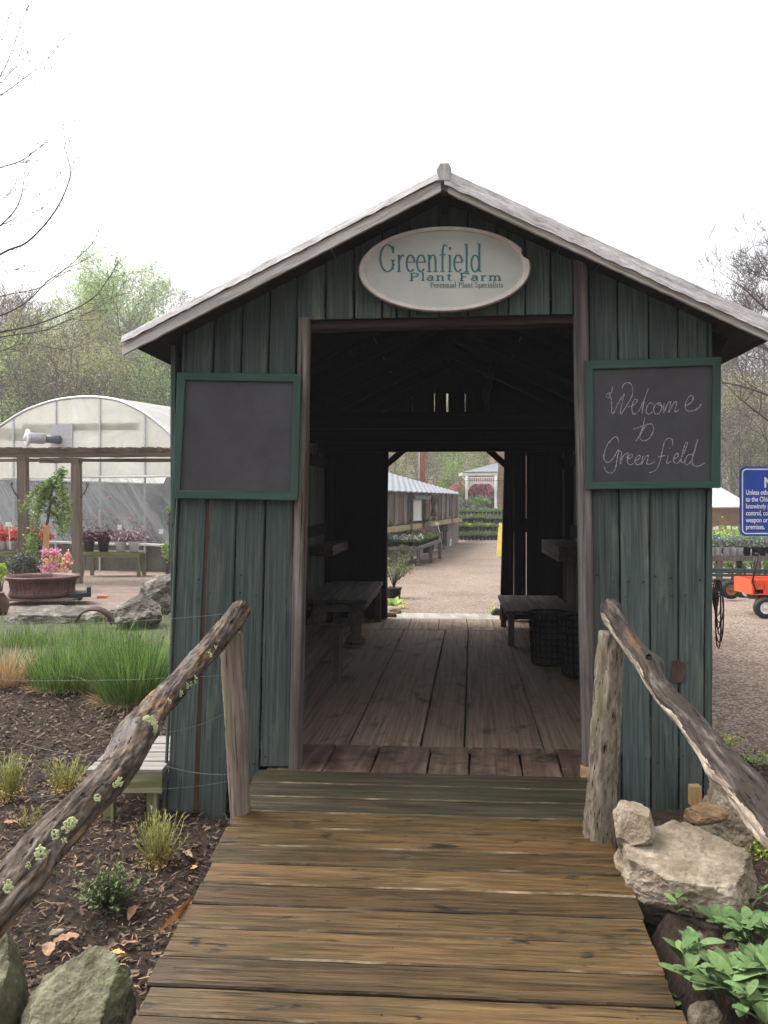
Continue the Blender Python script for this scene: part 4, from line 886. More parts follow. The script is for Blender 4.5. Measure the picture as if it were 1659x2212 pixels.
# rocks
rock('rock', 'mossy grey green rock beside the ramp at the bottom edge', P(162, 2175, 2.55)+Vector((0, 0, -.03)), (.33, .34, .40), 21, m_rockg, sub=6, planes=[((.1, -.5, .85), .55), ((.9, -.3, .3), .8), ((-.8, -.4, .5), .75)], rough=.05)
rock('rock', 'taller dark mossy rock cut off by the left edge of the photo', P(0, 2130, 2.55)+Vector((-.03, 0, -.03)), (.22, .30, .42), 5, m_rockg, sub=6, planes=[((.2, -.4, .9), .6), ((.95, -.1, .2), .7)], rough=.05)
rock('rock', 'small smooth oval stone lying beside the dead leaves', bpt(124, 2030)+Vector((0, 0, .015)), (.055, .035, .03), 8, m_rock, sub=3, rough=.02, rot=.5)
rock('rock', 'long flat grey slab rock edging the bed behind the grass', P(128, 1333, 9.0)+Vector((0, .1, -.06)), (1.16, .8, .42), 31, m_rockd, sub=6, planes=[((0, -.15, 1), .60), ((0, -1, .1), .8)], npl=7, rough=.05)
rock('rock', 'dark rounded boulder between the slab rock and the shed corner', P(300, 1322, 8.6), (.56, .5, .36), 44, m_rockd, sub=6, planes=[((-.5, -.3, .8), .62), ((.7, -.2, .7), .66)], rough=.07)
rock('rock', 'tall pale topped boulder partly hidden by the shed corner', P(340, 1283, 9.7)+Vector((.06, 0, -.01)), (.68, .55, .50), 52, m_rockd, sub=6, planes=[((-.35, -.2, 1), .7), ((-1, -.2, .25), .72), ((0, -1, 0), .75)], rough=.07)
rock('rock', 'small blocky grey stone wedged against the right side of the ramp', P(1374, 1790, 3.12)+Vector((0, .03, -.01)), (.175, .19, .20), 61, m_rock, sub=6, planes=[((-.5, -.75, .35), .70), ((.15, -.1, 1), .72), ((.9, -.5, .25), .72), ((-.1, -.6, -.9), .7)], rough=.04, rot=.15, npl=5)
rock('rock', 'large pale flat topped stone right of the ramp', P(1488, 1862, 3.05)+Vector((0, .04, -.075)), (.50, .44, .36), 72, m_rock, sub=6, planes=[((-.06, -.42, 1), .60), ((-.45, -1, .05), .80), ((.75, -.6, .1), .86), ((-1, .1, .1), .85)], rough=.05, rot=.12, npl=4)
rock('rock', 'rough pitted stone standing behind the curved log rail', P(1588, 1775, 3.45)+Vector((.02, .1, -.04)), (.28, .28, .42), 83, m_rock, sub=6, planes=[((-.2, -.9, .3), .7), ((.5, -.3, .9), .7)], rough=.09)
rock('rock', 'flat brown stone on top of the large pale stone', P(1523, 1757, 3.22), (.165, .13, .078), 91, m_rockb, sub=5, planes=[((0, -.1, 1), .7)], rough=.05)
rock('rock', 'pale stone at the lower right corner beside the sage leaves', P(1530, 2200, 2.5)+Vector((0, .02, -.02)), (.10, .12, .12), 95, m_rock, sub=5)
rock('rock', 'low grey stone on the soil behind the curved log rail', P(1630, 1745, 3.7), (.16, .16, .10), 97, m_rockd, sub=5)
mb = MB(); mb.plank(P(1494, 1742, 3.84), P(1516, 1742, 3.84), P(1494, 1700, 3.84), P(1516, 1700, 3.84), (0, -1, 0), .045, segs=2)
tag(mb.build('wood_block', m_freshwood, base=P(1505, 1742, 3.84)), 'short yellow wood block standing under the shed corner behind the stones', 'block')
# fallen leaves
def deadleaf(label, px, py, L, W, m, rot, group='dead leaves on the mulch', lift=.015, cup=.35):
    c = bpt(px, py)+Vector((0, 0, lift)); mb = MB(); V = []; F = []; nx, ny = 8, 4
    for i in range(nx+1):
        f = i/nx; wv = W*sin(pi*min(1, .04+f*.92))**.7*(1+.25*noise.noise(Vector((f*6, px, 0))))
        for j in range(-ny//2, ny//2+1):
            y = j/(ny/2)*wv/2; z = cup*abs(y)*1.2+.012*noise.noise(Vector((f*5, j, py)))+.02*f*cup; x = (f-.5)*L
            V.append(c+Vector((x*cos(rot)-y*sin(rot), x*sin(rot)+y*cos(rot), z)))
    m_ = ny+1
    for i in range(nx):
        for j in range(ny): F.append((i*m_+j, (i+1)*m_+j, (i+1)*m_+j+1, i*m_+j+1))
    mb.add(V, F, None, 0, True); return tag(mb.build('dead_leaf', m, base=c), label, 'leaf', group)
deadleaf('large crumpled tan dead leaf behind the mossy rock', 143, 2052, .085, .05, m_dleaf, .4, lift=.03)
deadleaf('torn tan dead leaf left of the crumpled one by the mossy rock', 105, 2078, .08, .045, m_dleaf, 1.9, lift=.03)
deadleaf('thin curled dead leaf standing upright in the middle of the mulch', 287, 1995, .07, .03, m_dleaf, 1.4, cup=1.)
deadleaf('long flat buff dead leaf right of the mossy rock top', 268, 2058, .09, .022, m_dleaf, .15)
deadleaf('small orange leaf by the right side of the mossy rock', 252, 2082, .06, .025, m_orange, -.3)
deadleaf('round orange leaf beside the ramp edge', 419, 1890, .028, .03, m_orange, .2)
deadleaf('curled rust brown dead leaf under the herb next to the ramp', 405, 1860, .10, .028, m_dleaf, -1.0)
deadleaf('pale dead leaf left of the log rail', 22, 1790, .08, .035, m_dleaf, -.3)
deadleaf('curled tan dead leaf between the ramp and the sage plant', 1480, 2110, .12, .035, m_dleaf, -1.1, lift=.03)
c = P(372, 1975, 2.95); mb = MB(); V = []; F = []
for i in range(13):
    f = i/12; p = P(416+(331-416)*f, 1928+(2016-1928)*f, 3.02-.28*f)+Vector((0, 0, -.01)); wv = .027*sin(pi*(.06+f*.92))**.8*(1.2-f*.7); V += [p+Vector((wv*.5, 0, wv*.7)), p, p+Vector((wv*.25, .01, -wv*.75))]
for i in range(12): F += [(i*3, i*3+3, i*3+4, i*3+1), (i*3+1, i*3+4, i*3+5, i*3+2)]
mb.add(V, F, None, 0, True); tag(mb.build('long_leaf', m_orange, base=c), 'long pointed orange leaf leaning against the left edge of the ramp', 'leaf')
# low bench by the handrail
bh = thing('low_bench', 'low slatted bench with mossy legs beside the front left corner of the shed', 'bench', P(275, 1775, 4.05))
z0 = .0
for i, (ya, yb) in enumerate(((4.56, 4.43), (4.41, 4.28), (4.26, 4.13), (4.11, 3.99))):
    b_ = MB(); b_.plank((-1.34, yb, .02), (-1.34, ya, .02), (-1.0, yb, .02), (-1.0, ya, .02), (0, 0, 1), .025, segs=3, j=.002); b_.build('slat', m_palebench, bh)
for x0, x1, y in ((-1.33, -1.0, 4.0), (-1.33, -1.0, 4.5)): b_ = MB(); b_.bar((x0, y, -.045), (x1, y, -.045), .03, .08); b_.build('apron', m_mossb, bh)
for x, y in ((-1.245, 4.02), (-1.06, 4.06), (-1.245, 4.5), (-1.06, 4.5)):
    b_ = MB(); b_.bar((x, y, -.0), (x, y, -.26), .045, .045); b_.build('leg', m_mossb, bh)
# rusty iron curls
def ironarc(label, c, r, a0, a1, wdt, tilt):
    mb = MB(); Mx = Matrix.Rotation(tilt, 3, 'X'); V = []; F = []; n = 20
    for i in range(n+1):
        a = R(a0+(a1-a0)*i/n)
        for (rr, yy) in ((r, -wdt/2), (r, wdt/2), (r-.012, wdt/2), (r-.012, -wdt/2)): V.append(Vector(c)+Mx@Vector((rr*cos(a), yy, rr*sin(a))))
    for i in range(n):
        for k in range(4): k2 = (k+1) % 4; F.append((i*4+k, i*4+4+k, i*4+4+k2, i*4+k2))
    mb.add(V, F, None, 0, True); return tag(mb.build('iron_scrap', m_iron, base=c), label, 'scrap iron')
ironarc('arched rusty iron band in the grass before the slab rock', P(205, 1352, 8.0), .17, 10, 165, .10, .2)
ironarc('curled rusty iron plate lying in the grass left of the shed', P(262, 1368, 7.6), .18, 190, 350, .16, -.5)
ironarc('small curved rusty iron strip nearest the shed in the grass', P(315, 1372, 7.3), .16, 200, 320, .12, .8)

# ================================================================ RIGHT BED
def sage(label, px, py, n, L, seed):
    c = bpt(px, py); t = thing('sage_plant', label, 'herb', c, 'broad leaved sage plants'); r = random.Random(seed); lf = MB(); st = MB()
    for k in range(n):
        a = r.uniform(0, 2*pi); q = Vector((cos(a), sin(a), 0))*r.uniform(.01, .085)+c; h = r.uniform(.02, .10); tip = q+Vector((cos(a)*.03, sin(a)*.03, h)); st.tube([q, tip], [.003, .002], 5)
        for j in range(r.randint(5, 7)):
            b = a+j*2.4+r.uniform(-.3, .3); up = r.uniform(.35, 1.6); ll = L*r.uniform(.5, 1.35); lf.blade(tip-Vector((0, 0, r.uniform(0, h*.6))), Vector((cos(b), sin(b), up)), ll, ll*.42, r.uniform(.5, 1.3), 9, fold=.10)
    st.build('stems', m_sage, t); lf.build('leaves', m_sage, t); return t
sage('sage plant with broad soft leaves touching the ramp edge', 1478, 2050, 12, .082, 1)
sage('sage plant with broad soft leaves at the right edge of the photo', 1632, 2050, 12, .08, 2)
sage('sage plant filling the lower right corner', 1615, 2180, 15, .095, 3)
sage('lowest sage plant next to the pale corner stone', 1560, 2265, 14, .09, 4)
sage('small young sage sprig below the large flat stone', 1492, 1975, 3, .05, 5)
sage('little sage shoot between the two upper sage plants', 1578, 1958, 3, .045, 6)
sage('sage plant between the ramp and the corner clump', 1540, 2110, 4, .08, 12)
def groundcover(name, label, px, py, n, rx, ry, h, m, size=.012):
    c = bpt(px, py); mb = MB(); mb.cloud([(c.x+random.gauss(0, rx), c.y+random.gauss(0, ry), c.z+abs(random.gauss(0, h))) for _ in range(n)], size, asp=.8); return tag(mb.build(name, m, base=c), label, 'plant', 'chartreuse creeping plants')
groundcover('creeping_plant', 'chartreuse creeping plant right of the large flat stone', 1645, 1850, 420, .05, .04, .03, m_chart)
groundcover('creeping_plant', 'small chartreuse tuft beside the stones behind the log rail', 1570, 1612, 160, .04, .03, .03, m_chart)
groundcover('creeping_plant', 'chartreuse tuft at the right photo edge by the gravel', 1635, 1655, 170, .05, .03, .03, m_chart)
mb = MB(); mb.plank((1.9, 4.55, -.12), (1.9, 4.72, -.12), (2.8, 4.45, -.12), (2.8, 4.62, -.12), (0, 0, 1), .05, segs=6, j=.01); tag(mb.build('edging_stone', m_concrete, base=(2.3, 4.6, -.15)), 'grey edging stone between the soil bed and the gravel', 'edging')
# coiled cord hanging at the corner
mb = MB(); c0 = P(1540, 1252, 3.98)
for k in range(7):
    L = .13+.03*k; wd = .012+.003*(k % 3); yo = -.012*(k % 3); pts = []
    for q in range(17):
        a = 2*pi*q/16; pts.append(c0+Vector((.012+wd*cos(a)*(1-.25*sin(a))+.004*k-.012*(k > 4), yo, -L/2*(1-sin(a)))))
    mb.tube(pts, .0032, 6, cap=False)
for k in range(4): mb.tube([c0+Vector((-.01+.024*cos(a)*(1+.2*k), -.03, -.03-.012*k+.010*sin(a))) for a in lin(0, 2*pi, 12)], .003, 6, cap=False)
tag(mb.build('coiled_cord', m_black, base=P(1545, 1265, 4.0)), 'black cord hung in loops at the right corner of the shed', 'cord')
mb = MB(); p = [S.px(*q, -.012) for q in ((1454, 1428), (1448, 1470), (1465, 1476), (1478, 1470), (1480, 1434), (1468, 1426))]; mb.poly(p, (0, .008, 0)); o = mb.build('tin_patch', m_iron, shed); 
# blue sign
YB = 3.9
bs = thing('blue_notice_sign', 'blue metal notice sign with white border and white text at the right edge', 'sign', P(1597, 1160, YB))
A0, A1 = P(1598, 1158, YB), P(1830, 1008, YB); W_s, H_s = A1.x-A0.x, A1.z-A0.z
def rrect(x0, z0, x1, z1, r, y, n=8):
    o = []
    for cx, cz, a in ((x1-r, z1-r, 0), (x0+r, z1-r, 90), (x0+r, z0+r, 180), (x1-r, z0+r, 270)):
        for k in range(n+1): o.append(Vector((cx+r*cos(R(a+90*k/n)), y, cz+r*sin(R(a+90*k/n)))))
    return o
shx = lambda v: v+Vector((-(v.z-A1.z)*0-.0, 0, 0))
b_ = MB(); b_.poly(rrect(A0.x, A0.z, A1.x, A1.z, .025, YB), (0, .003, 0)); pl_ = b_.build('plate', m_blue, bs)
b_ = MB(); o1 = rrect(A0.x+.009, A0.z+.009, A1.x-.009, A1.z-.009, .02, YB-.0012); o2 = rrect(A0.x+.014, A0.z+.014, A1.x-.014, A1.z-.014, .016, YB-.0012); n = len(o1)
b_.add(o1+o2, [(k, (k+1) % n, n+(k+1) % n, n+k) for k in range(n)]); b_.build('border', m_wtext, pl_)
def ftext(body, size, loc, parent, m, name, sx=1., off=0., frame=None):
    cu = bpy.data.curves.new('t', 'FONT'); cu.body = body; cu.size = size; cu.offset = off; o = bpy.data.objects.new('t', cu); COL.objects.link(o)
    dg = bpy.context.evaluated_depsgraph_get(); me = o.evaluated_get(dg).to_mesh(); V = [v.co.copy() for v in me.vertices]; F = [tuple(p.vertices) for p in me.polygons]; o.evaluated_get(dg).to_mesh_clear(); bpy.data.objects.remove(o)
    mb = MB(); ux_, uy_, uz_ = frame or (Vector((1, 0, 0)), None, Vector((0, 0, 1))); mb.add([Vector(loc)+ux_*v.x*sx+uz_*v.y for v in V], F); return mb.build(name, m, parent)
s_ = FPX/YB
tl = P(1611, 1068, YB-.0015)
lines = ['Unless otherwise authorized by law, pursuant', 'to the Ohio Revised Code, no person shall', 'knowingly possess, have under the person\'s', 'control, convey, or attempt to convey a deadly', 'weapon or dangerous ordnance onto these', 'premises.']
for i, t in enumerate(lines): ftext(t, 15.0/s_, P(1611, 1068.5+i*14.9, YB-.0018), pl_, m_wtext, 'notice_line', .72, .0006)
ftext('NOTICE', 31/s_, P(1650, 1053, YB-.0018), pl_, m_wtext, 'notice_title', .85, .0018)
b_ = MB(); b_.bar(P(1714, 1000, YB+.02), Vector((P(1714, 1000, YB).x, YB+.02, zg(YB)-.1)), .04, .015, up=(0, 1, 0)); b_.build('post', m_metal, bs)

# ================================================================ INSIDE THE SHED
def bench(name, label, u0, u1, v0, v1, z, m, legs, slats=5, t=.03, apron=True, cat='bench', along='v'):
    t_ = thing(name, label, cat, world=False); S.ctrl(t_); t_.location = S.w((u0+u1)/2, v0, 0); c = Vector(((u0+u1)/2, v0, 0)); ORG[t_.name] = c
    b_ = MB()
    for k in range(slats):
        a = u0+(u1-u0)*k/slats; b = u0+(u1-u0)*(k+1)/slats-.006; b_.plank((a, v0, z), (b, v0, z), (a, v1, z), (b, v1, z), (0, 0, 1), t, segs=6, j=.002)
    b_.build('bench_top', m, t_)
    for (u, v, w_, d_, mm) in legs:
        b_ = MB(); b_.box((u, v, (z-t)/2), (w_, d_, z-t)); b_.build('leg', mm, t_)
    if apron:
        b_ = MB(); b_.bar((u1-.04, v0+.03, z-t-.03), (u1-.04, v1-.03, z-t-.03), .02, .06); b_.build('apron', m, t_); b_ = MB(); b_.bar((u0+.04, v0+.03, z-t-.03), (u0+.04, v1-.03, z-t-.03), .02, .06); b_.build('apron', m, t_)
    return t_
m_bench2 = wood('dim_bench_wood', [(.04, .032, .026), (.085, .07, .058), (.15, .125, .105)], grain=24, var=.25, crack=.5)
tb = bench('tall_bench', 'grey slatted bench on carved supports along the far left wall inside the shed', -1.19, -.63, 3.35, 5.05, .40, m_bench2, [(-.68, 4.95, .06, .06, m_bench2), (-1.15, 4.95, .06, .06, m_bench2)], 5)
for u in (-1.08, -.76):
    b_ = MB(); b_.lathe((u, 3.6, 0), [(.09, 0), (.085, .04), (.045, .08), (.05, .16), (.075, .24), (.05, .3), (.08, .36), (.08, .37)], 14); b_.build('carved_leg', m_concrete, tb)
b_ = MB(); b_.bar((-1.12, 3.6, .30), (-.72, 3.6, .30), .05, .06); b_.build('cross_rail', m_concrete, tb)
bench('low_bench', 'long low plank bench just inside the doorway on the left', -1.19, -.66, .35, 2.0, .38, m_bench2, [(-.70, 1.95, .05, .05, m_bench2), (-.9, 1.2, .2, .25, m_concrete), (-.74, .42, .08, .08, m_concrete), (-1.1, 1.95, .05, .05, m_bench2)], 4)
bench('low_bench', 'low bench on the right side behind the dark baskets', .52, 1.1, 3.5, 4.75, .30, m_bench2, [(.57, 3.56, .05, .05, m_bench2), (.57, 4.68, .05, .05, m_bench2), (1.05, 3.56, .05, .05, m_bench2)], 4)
def basket(label, u, v, w_, h):
    t = thing('basket', label, 'basket', world=False); S.ctrl(t); t.location = S.w(u, v, 0); b = MB()
    for i in range(9):
        z = .02+(h-.03)*i/8; r = w_/2*(.86+.14*i/8); b.tube([Vector((r*cos(a), r*sin(a), z)) for a in [2*pi*k/20 for k in range(21)]], .009, 5, cap=False)
    for k in range(20):
        a = 2*pi*k/20; b.tube([Vector((w_/2*.86*cos(a), w_/2*.86*sin(a), .01)), Vector((w_/2*cos(a), w_/2*sin(a), h))], .009, 5)
    b.build('weave', m_dark, t); b = MB(); b.lathe((0, 0, .006), [(w_/2*.80, 0), (w_/2*.93, h-.03)], 20, cap=False); b.build('liner', m_black, t); b = MB(); b.lathe((0, 0, .005), [(w_/2*.85, 0), (w_/2*.85, .01)], 20); b.build('bottom', m_dark, t)
    return t
basket('dark round basket in front of the right bench inside the shed', .80, 2.72, .30, .40)
basket('larger dark round basket nearest the right door post', 1.0, 2.28, .36, .42)
b_ = MB(); b_.plank((-1.2, 3.9, .82), (-1.0, 3.9, .82), (-1.2, 5.1, .82), (-1.0, 5.1, .82), (0, 0, 1), .09, segs=4); o = b_.build('wall_shelf', m_bench2); S.ctrl(o); tag(o, 'dark timber ledge along the left inside wall above the benches', 'shelf')
b_ = MB(); b_.plank((.92, 3.15, .86), (1.18, 3.15, .86), (.92, 4.5, .86), (1.18, 4.5, .86), (0, 0, 1), .12, segs=4); so_ = b_
o = b_.build('wall_ledge', m_bench2); S.ctrl(o); tag(o, 'grey timber ledge with upright slats below on the right inside wall', 'ledge')
b_ = MB()
for k in range(9): b_.bar((1.14, 3.25+k*.14, .05), (1.14, 3.25+k*.14, .72), .07, .02, up=(1, 0, 0))
b_.build('upright_slats', m_bench2, o)
b_ = MB(); b_.tube([Vector((.33, 2.2, 2.2)), Vector((.34, 2.2, 2.1)), Vector((.31, 2.2, 1.98)), Vector((.30, 2.2, 1.86))], [.012, .02, .03, .012], 8, disp=lambda x, t: noise.noise(Vector((x*20, cos(t)*2, sin(t)*2)))*.5); o = b_.build('hanging_branch', m_bench2); S.ctrl(o); tag(o, 'dry branch bundle hanging from the roof inside the shed', 'branch')

# ================================================================ TREES
def branches(mb, p, d, L, r, depth, rnd, up=.12, spread=.7, tips=None, n=3, kids_=(3, 5), minr=.004, sides=(7, 5, 4, 3, 3, 3), lvl=0, wob=.16):
    pts = [Vector(p)]; rad = [r]; d = Vector(d).normalized(); q = Vector(p)
    k = max(3, n+2-lvl) if lvl < 2 else 3
    for i in range(k):
        d = (d+Vector((rnd.gauss(0, wob), rnd.gauss(0, wob), rnd.gauss(0, wob*.6)+up))).normalized(); q = q+d*L/k; pts.append(q.copy()); rad.append(max(minr*.6, r*(1-.75*(i+1)/k)))
    mb.tube(pts, rad, sides[min(lvl, 5)], cap=False)
    if tips is not None and depth <= 1: tips += [tuple(x) for x in pts[1:]]
    if depth > 0:
        for _ in range(rnd.randint(*kids_)):
            f = rnd.uniform(.25, 1) if lvl else rnd.uniform(.35, 1); i = min(k-1, int(f*k)); b = pts[i].lerp(pts[i+1], f*k-i); a = Vector((rnd.gauss(0, 1), rnd.gauss(0, 1), rnd.gauss(0, .5))); a -= a.dot(d)*d; a.normalize()
            branches(mb, b, d*(1-spread*.55)+a*spread, L*rnd.uniform(.45, .72), max(minr, rad[i]*.62), depth-1, rnd, up, spread, tips, n, kids_, minr, sides, lvl+1, wob)
def tree_proto(name, seed, H, m_leaf, leafn, leafs, crown0=.3, wide=.45, asp=.6, minr=.02, kidn=14, depth=3, jit=.35, trunkr=.16):
    """prototype at the origin: trunk with limbs, crown of small leaves"""
    rnd = random.Random(seed); t = thing(name, 'x', 'tree'); tm = MB(); tw = MB(); tips = []
    pts = [Vector((0, 0, -1.5))]; q = Vector((0, 0, 0)); k = 8; d = Vector((0, 0, 1)); pts.append(q.copy())
    for i in range(k): d = (d+Vector((rnd.gauss(0, .07), rnd.gauss(0, .07), .3))).normalized(); q = q+d*H*.92/k; pts.append(q.copy())
    rad = [trunkr*1.1]+[max(minr, trunkr*(1-.9*i/k)) for i in range(k+1)]; tm.tube(pts, rad, 7, cap=False)
    for j in range(kidn):
        f = crown0+(1-crown0)*(j+rnd.random())/kidn; x = 1+f*k; i = min(k, int(x)); b = pts[i].lerp(pts[i+1], x-i) if i < k+1 and i+1 < len(pts) else pts[-1]; a = j*2.4+rnd.uniform(-.5, .5); e = rnd.uniform(.25, .9)+f*.5
        LL = H*wide*(1-.55*abs(f-.45)/.55)*rnd.uniform(.7, 1.1)
        branches(tw, b, (cos(a), sin(a), e), LL, trunkr*.34*(1.25-f), depth-1, rnd, .12, .75, tips, 3, (3, 5), minr)
    tm.build('trunk', m_woodB, t); cr = MB(); cr.V, cr.F, cr.A, cr.M, cr.S = tw.V, tw.F, tw.A, tw.M, tw.S
    T = np.array(tips); idx = rs.randint(0, len(T), leafn); dens = np.array([noise.noise(Vector(p)*.5) for p in T]); keep = dens[idx] > -.18-.25*rs.rand(leafn)
    Cn = T[idx][keep]+rs.normal(size=(keep.sum(), 3))*jit; cr.cloud(Cn, leafs, mat=1, asp=asp, tri=True); cr.build('crown', [m_woodB, m_leaf], t); return t
PT = {
 'brown': (tree_proto('bare_brown_tree', 1, 15, m_brn, 7000, .13, .35, .30, jit=.3), tree_proto('bare_brown_tree', 2, 14, m_brn, 5000, .13, .3, .34, jit=.3)),
 'lime': (tree_proto('lime_green_tree', 3, 15, m_lime, 20000, .22, .22, .46, jit=.6, kidn=20), tree_proto('lime_green_tree', 9, 13, m_lime, 9000, .22, .3, .36, jit=.5)),
 'yellow': (tree_proto('yellow_budding_tree', 4, 13, m_yel, 7000, .20, .3, .36, jit=.4), tree_proto('yellow_budding_tree', 5, 11, m_yel, 6000, .2, .25, .42, jit=.4)),
 'green': (tree_proto('green_woodland_tree', 6, 11, m_mid, 9000, .22, .2, .40, jit=.5),),
 'under': (tree_proto('yellow_green_understory_tree', 21, 8, m_yel, 5200, .15, .06, .55, jit=.35, trunkr=.09, minr=.014), tree_proto('yellow_green_understory_tree', 22, 8, m_yel, 4200, .15, .1, .5, jit=.3, trunkr=.09, minr=.014)),
 'underg': (tree_proto('green_understory_tree', 23, 8, m_lime, 5600, .16, .05, .55, jit=.35, trunkr=.09, minr=.014),),
 'underb': (tree_proto('brown_understory_tree', 24, 8, m_brn, 3800, .12, .05, .5, jit=.25, trunkr=.09, minr=.014, kidn=18), tree_proto('brown_understory_tree', 25, 8, m_brn, 3200, .12, .05, .55, jit=.25, trunkr=.09, minr=.014, kidn=18)),
 'bare': (tree_proto('bare_grey_tree', 7, 15, m_brn, 900, .08, .3, .32, jit=.15, kidn=18, minr=.022),)}
used = set(); KN = {'brown': 'brown budding', 'lime': 'fresh lime green', 'yellow': 'yellow green budding', 'green': 'mid green leafy', 'bare': 'bare grey', 'under': 'low yellow green', 'underg': 'low fresh green', 'underb': 'low brown twiggy'}
def plant_tree(kind, px, Y, top, rnd, where, z=None):
    pr = PT[kind][rnd.randrange(len(PT[kind]))]; H = 8 if 'understory' in pr.name else 15 if pr.name.startswith(('bare', 'lime')) else 12; x = (px-CX)/FPX*Y; zb = hz(x, Y) if Y > 52 else -.5
    zt = CAMZ+(HZ-top)/FPX*Y; sc = max(.25, (zt-zb)/H/.98); lab = KN[kind]+' tree '+where
    if pr.name not in used: o = pr; used.add(pr.name); o.location = (x, Y, zb); o.scale = (sc,)*3; o.rotation_euler = (0, 0, rnd.uniform(0, 6)); o['label'] = lab
    else: o = copytree(pr, None, (x, Y, zb), rnd.uniform(0, 6), lab, sc)
    o['group'] = 'trees of the wood behind the nursery'; return o
rr = random.Random(3)
LEFT = 'in the hillside wood above the hoop greenhouse'; MIDW = 'in the wood seen through the far doorway'; RIGHT = 'in the wood right of the shed'
for kind, px, Y, top, wh in [
 ('lime', 262, 70, 614, 'with the tallest round crown above the greenhouse'), ('lime', 205, 72, 655, 'left of the tallest round crown above the greenhouse'), ('lime', 315, 74, 665, 'between the round crown and the brown trees by the roof'),
 ('brown', 375, 78, 632, LEFT), ('brown', 425, 80, 648, LEFT), ('brown', 350, 84, 622, LEFT), ('brown', 470, 82, 640, LEFT), ('yellow', 150, 66, 690, LEFT), ('yellow', 185, 64, 720, LEFT), ('brown', 70, 68, 650, LEFT), ('bare', 20, 60, 650, LEFT), ('brown', 110, 75, 665, LEFT),
 ('bare', 95, 58, 700, LEFT), ('yellow', 35, 58, 745, LEFT), ('bare', 160, 57, 730, LEFT), ('yellow', 290, 58, 770, LEFT), ('bare', 330, 60, 720, LEFT), ('brown', 240, 58, 745, LEFT), ('bare', 365, 57, 730, LEFT), ('green', 215, 56, 800, LEFT), ('brown', -20, 64, 655, LEFT), ('lime', 300, 62, 745, LEFT), ('bare', 60, 64, 690, LEFT), ('brown', 400, 62, 700, LEFT), ('yellow', 120, 62, 745, LEFT), ('bare', 270, 64, 700, LEFT), ('brown', 10, 72, 640, LEFT), ('yellow', 75, 56, 800, LEFT), ('green', 350, 57, 810, LEFT)]:
    plant_tree(kind, px, Y, top, rr, wh)
for k in range(15):
    kind = ['yellow', 'under', 'bare', 'underg', 'brown', 'under'][k % 6]; plant_tree(kind, 835+(k*19+(k*53) % 30) % 270, 60+(k*7) % 24, (790 if kind[0] != 'u' else 900)-(k*37) % 60, rr, MIDW)
for k in range(16): plant_tree(['under', 'under', 'underb', 'underg'][k % 4], 838+(k*61) % 262, 54+(k*5) % 11, 955+(k*31) % 70, rr, 'among the low trees seen through the far doorway')
for k in range(22): plant_tree(['underb', 'under', 'underb', 'underg', 'underb'][k % 5], -20+(k*97) % 430, 53+(k*5) % 9, 790+(k*31) % 110, rr, 'low in the hillside wood behind the greenhouse')
for k in range(20): plant_tree(['brown', 'bare', 'brown', 'yellow', 'brown'][k % 5], -15+(k*89) % 450, 62+(k*7) % 26, 668+(k*37) % 80, rr, 'standing deep in the hillside wood above the greenhouse')
for k in range(9): plant_tree(['underb', 'under', 'underb'][k % 3], 1540+(k*47) % 130, 53+(k*5) % 9, 850+(k*31) % 120, rr, 'low in the wood beyond the right end of the shed')
for kind, px, Y, top in [('brown', 1560, 70, 655), ('brown', 1610, 66, 650), ('bare', 1655, 62, 600), ('bare', 1580, 60, 720), ('brown', 1640, 75, 665), ('green', 1625, 57, 930), ('brown', 1545, 64, 700), ('bare', 1610, 57, 760), ('yellow', 1600, 56, 960), ('brown', 1690, 66, 640), ('bare', 1550, 58, 800), ('lime', 1665, 58, 950)]:
    plant_tree(kind, px, Y, top, rr, RIGHT)
for a in PT.values():
    for p in a:
        if p.name not in used:
            for c_ in kids(p): bpy.data.objects.remove(c_)
            bpy.data.objects.remove(p)
# undergrowth that closes the wood
mb = MB(); Cc = []
for _ in range(42000):
    Y = random.uniform(54, 92); px = random.choice((random.uniform(-40, 420), random.uniform(830, 1100), random.uniform(1530, 1700))); x = (px-CX)/FPX*Y; h = abs(random.gauss(0, 1.6))*(1+noise.noise(Vector((x*.2, Y*.2, 0)))); Cc.append((x, Y, hz(x, Y)+h))
mb.cloud(Cc[:34000], .16, 0, True); mb.cloud(Cc[34000:], .15, 1, True)
stuff(mb, 'undergrowth', [m_brn, m_mid], 'brown and green undergrowth on the wooded hillside', 'undergrowth')
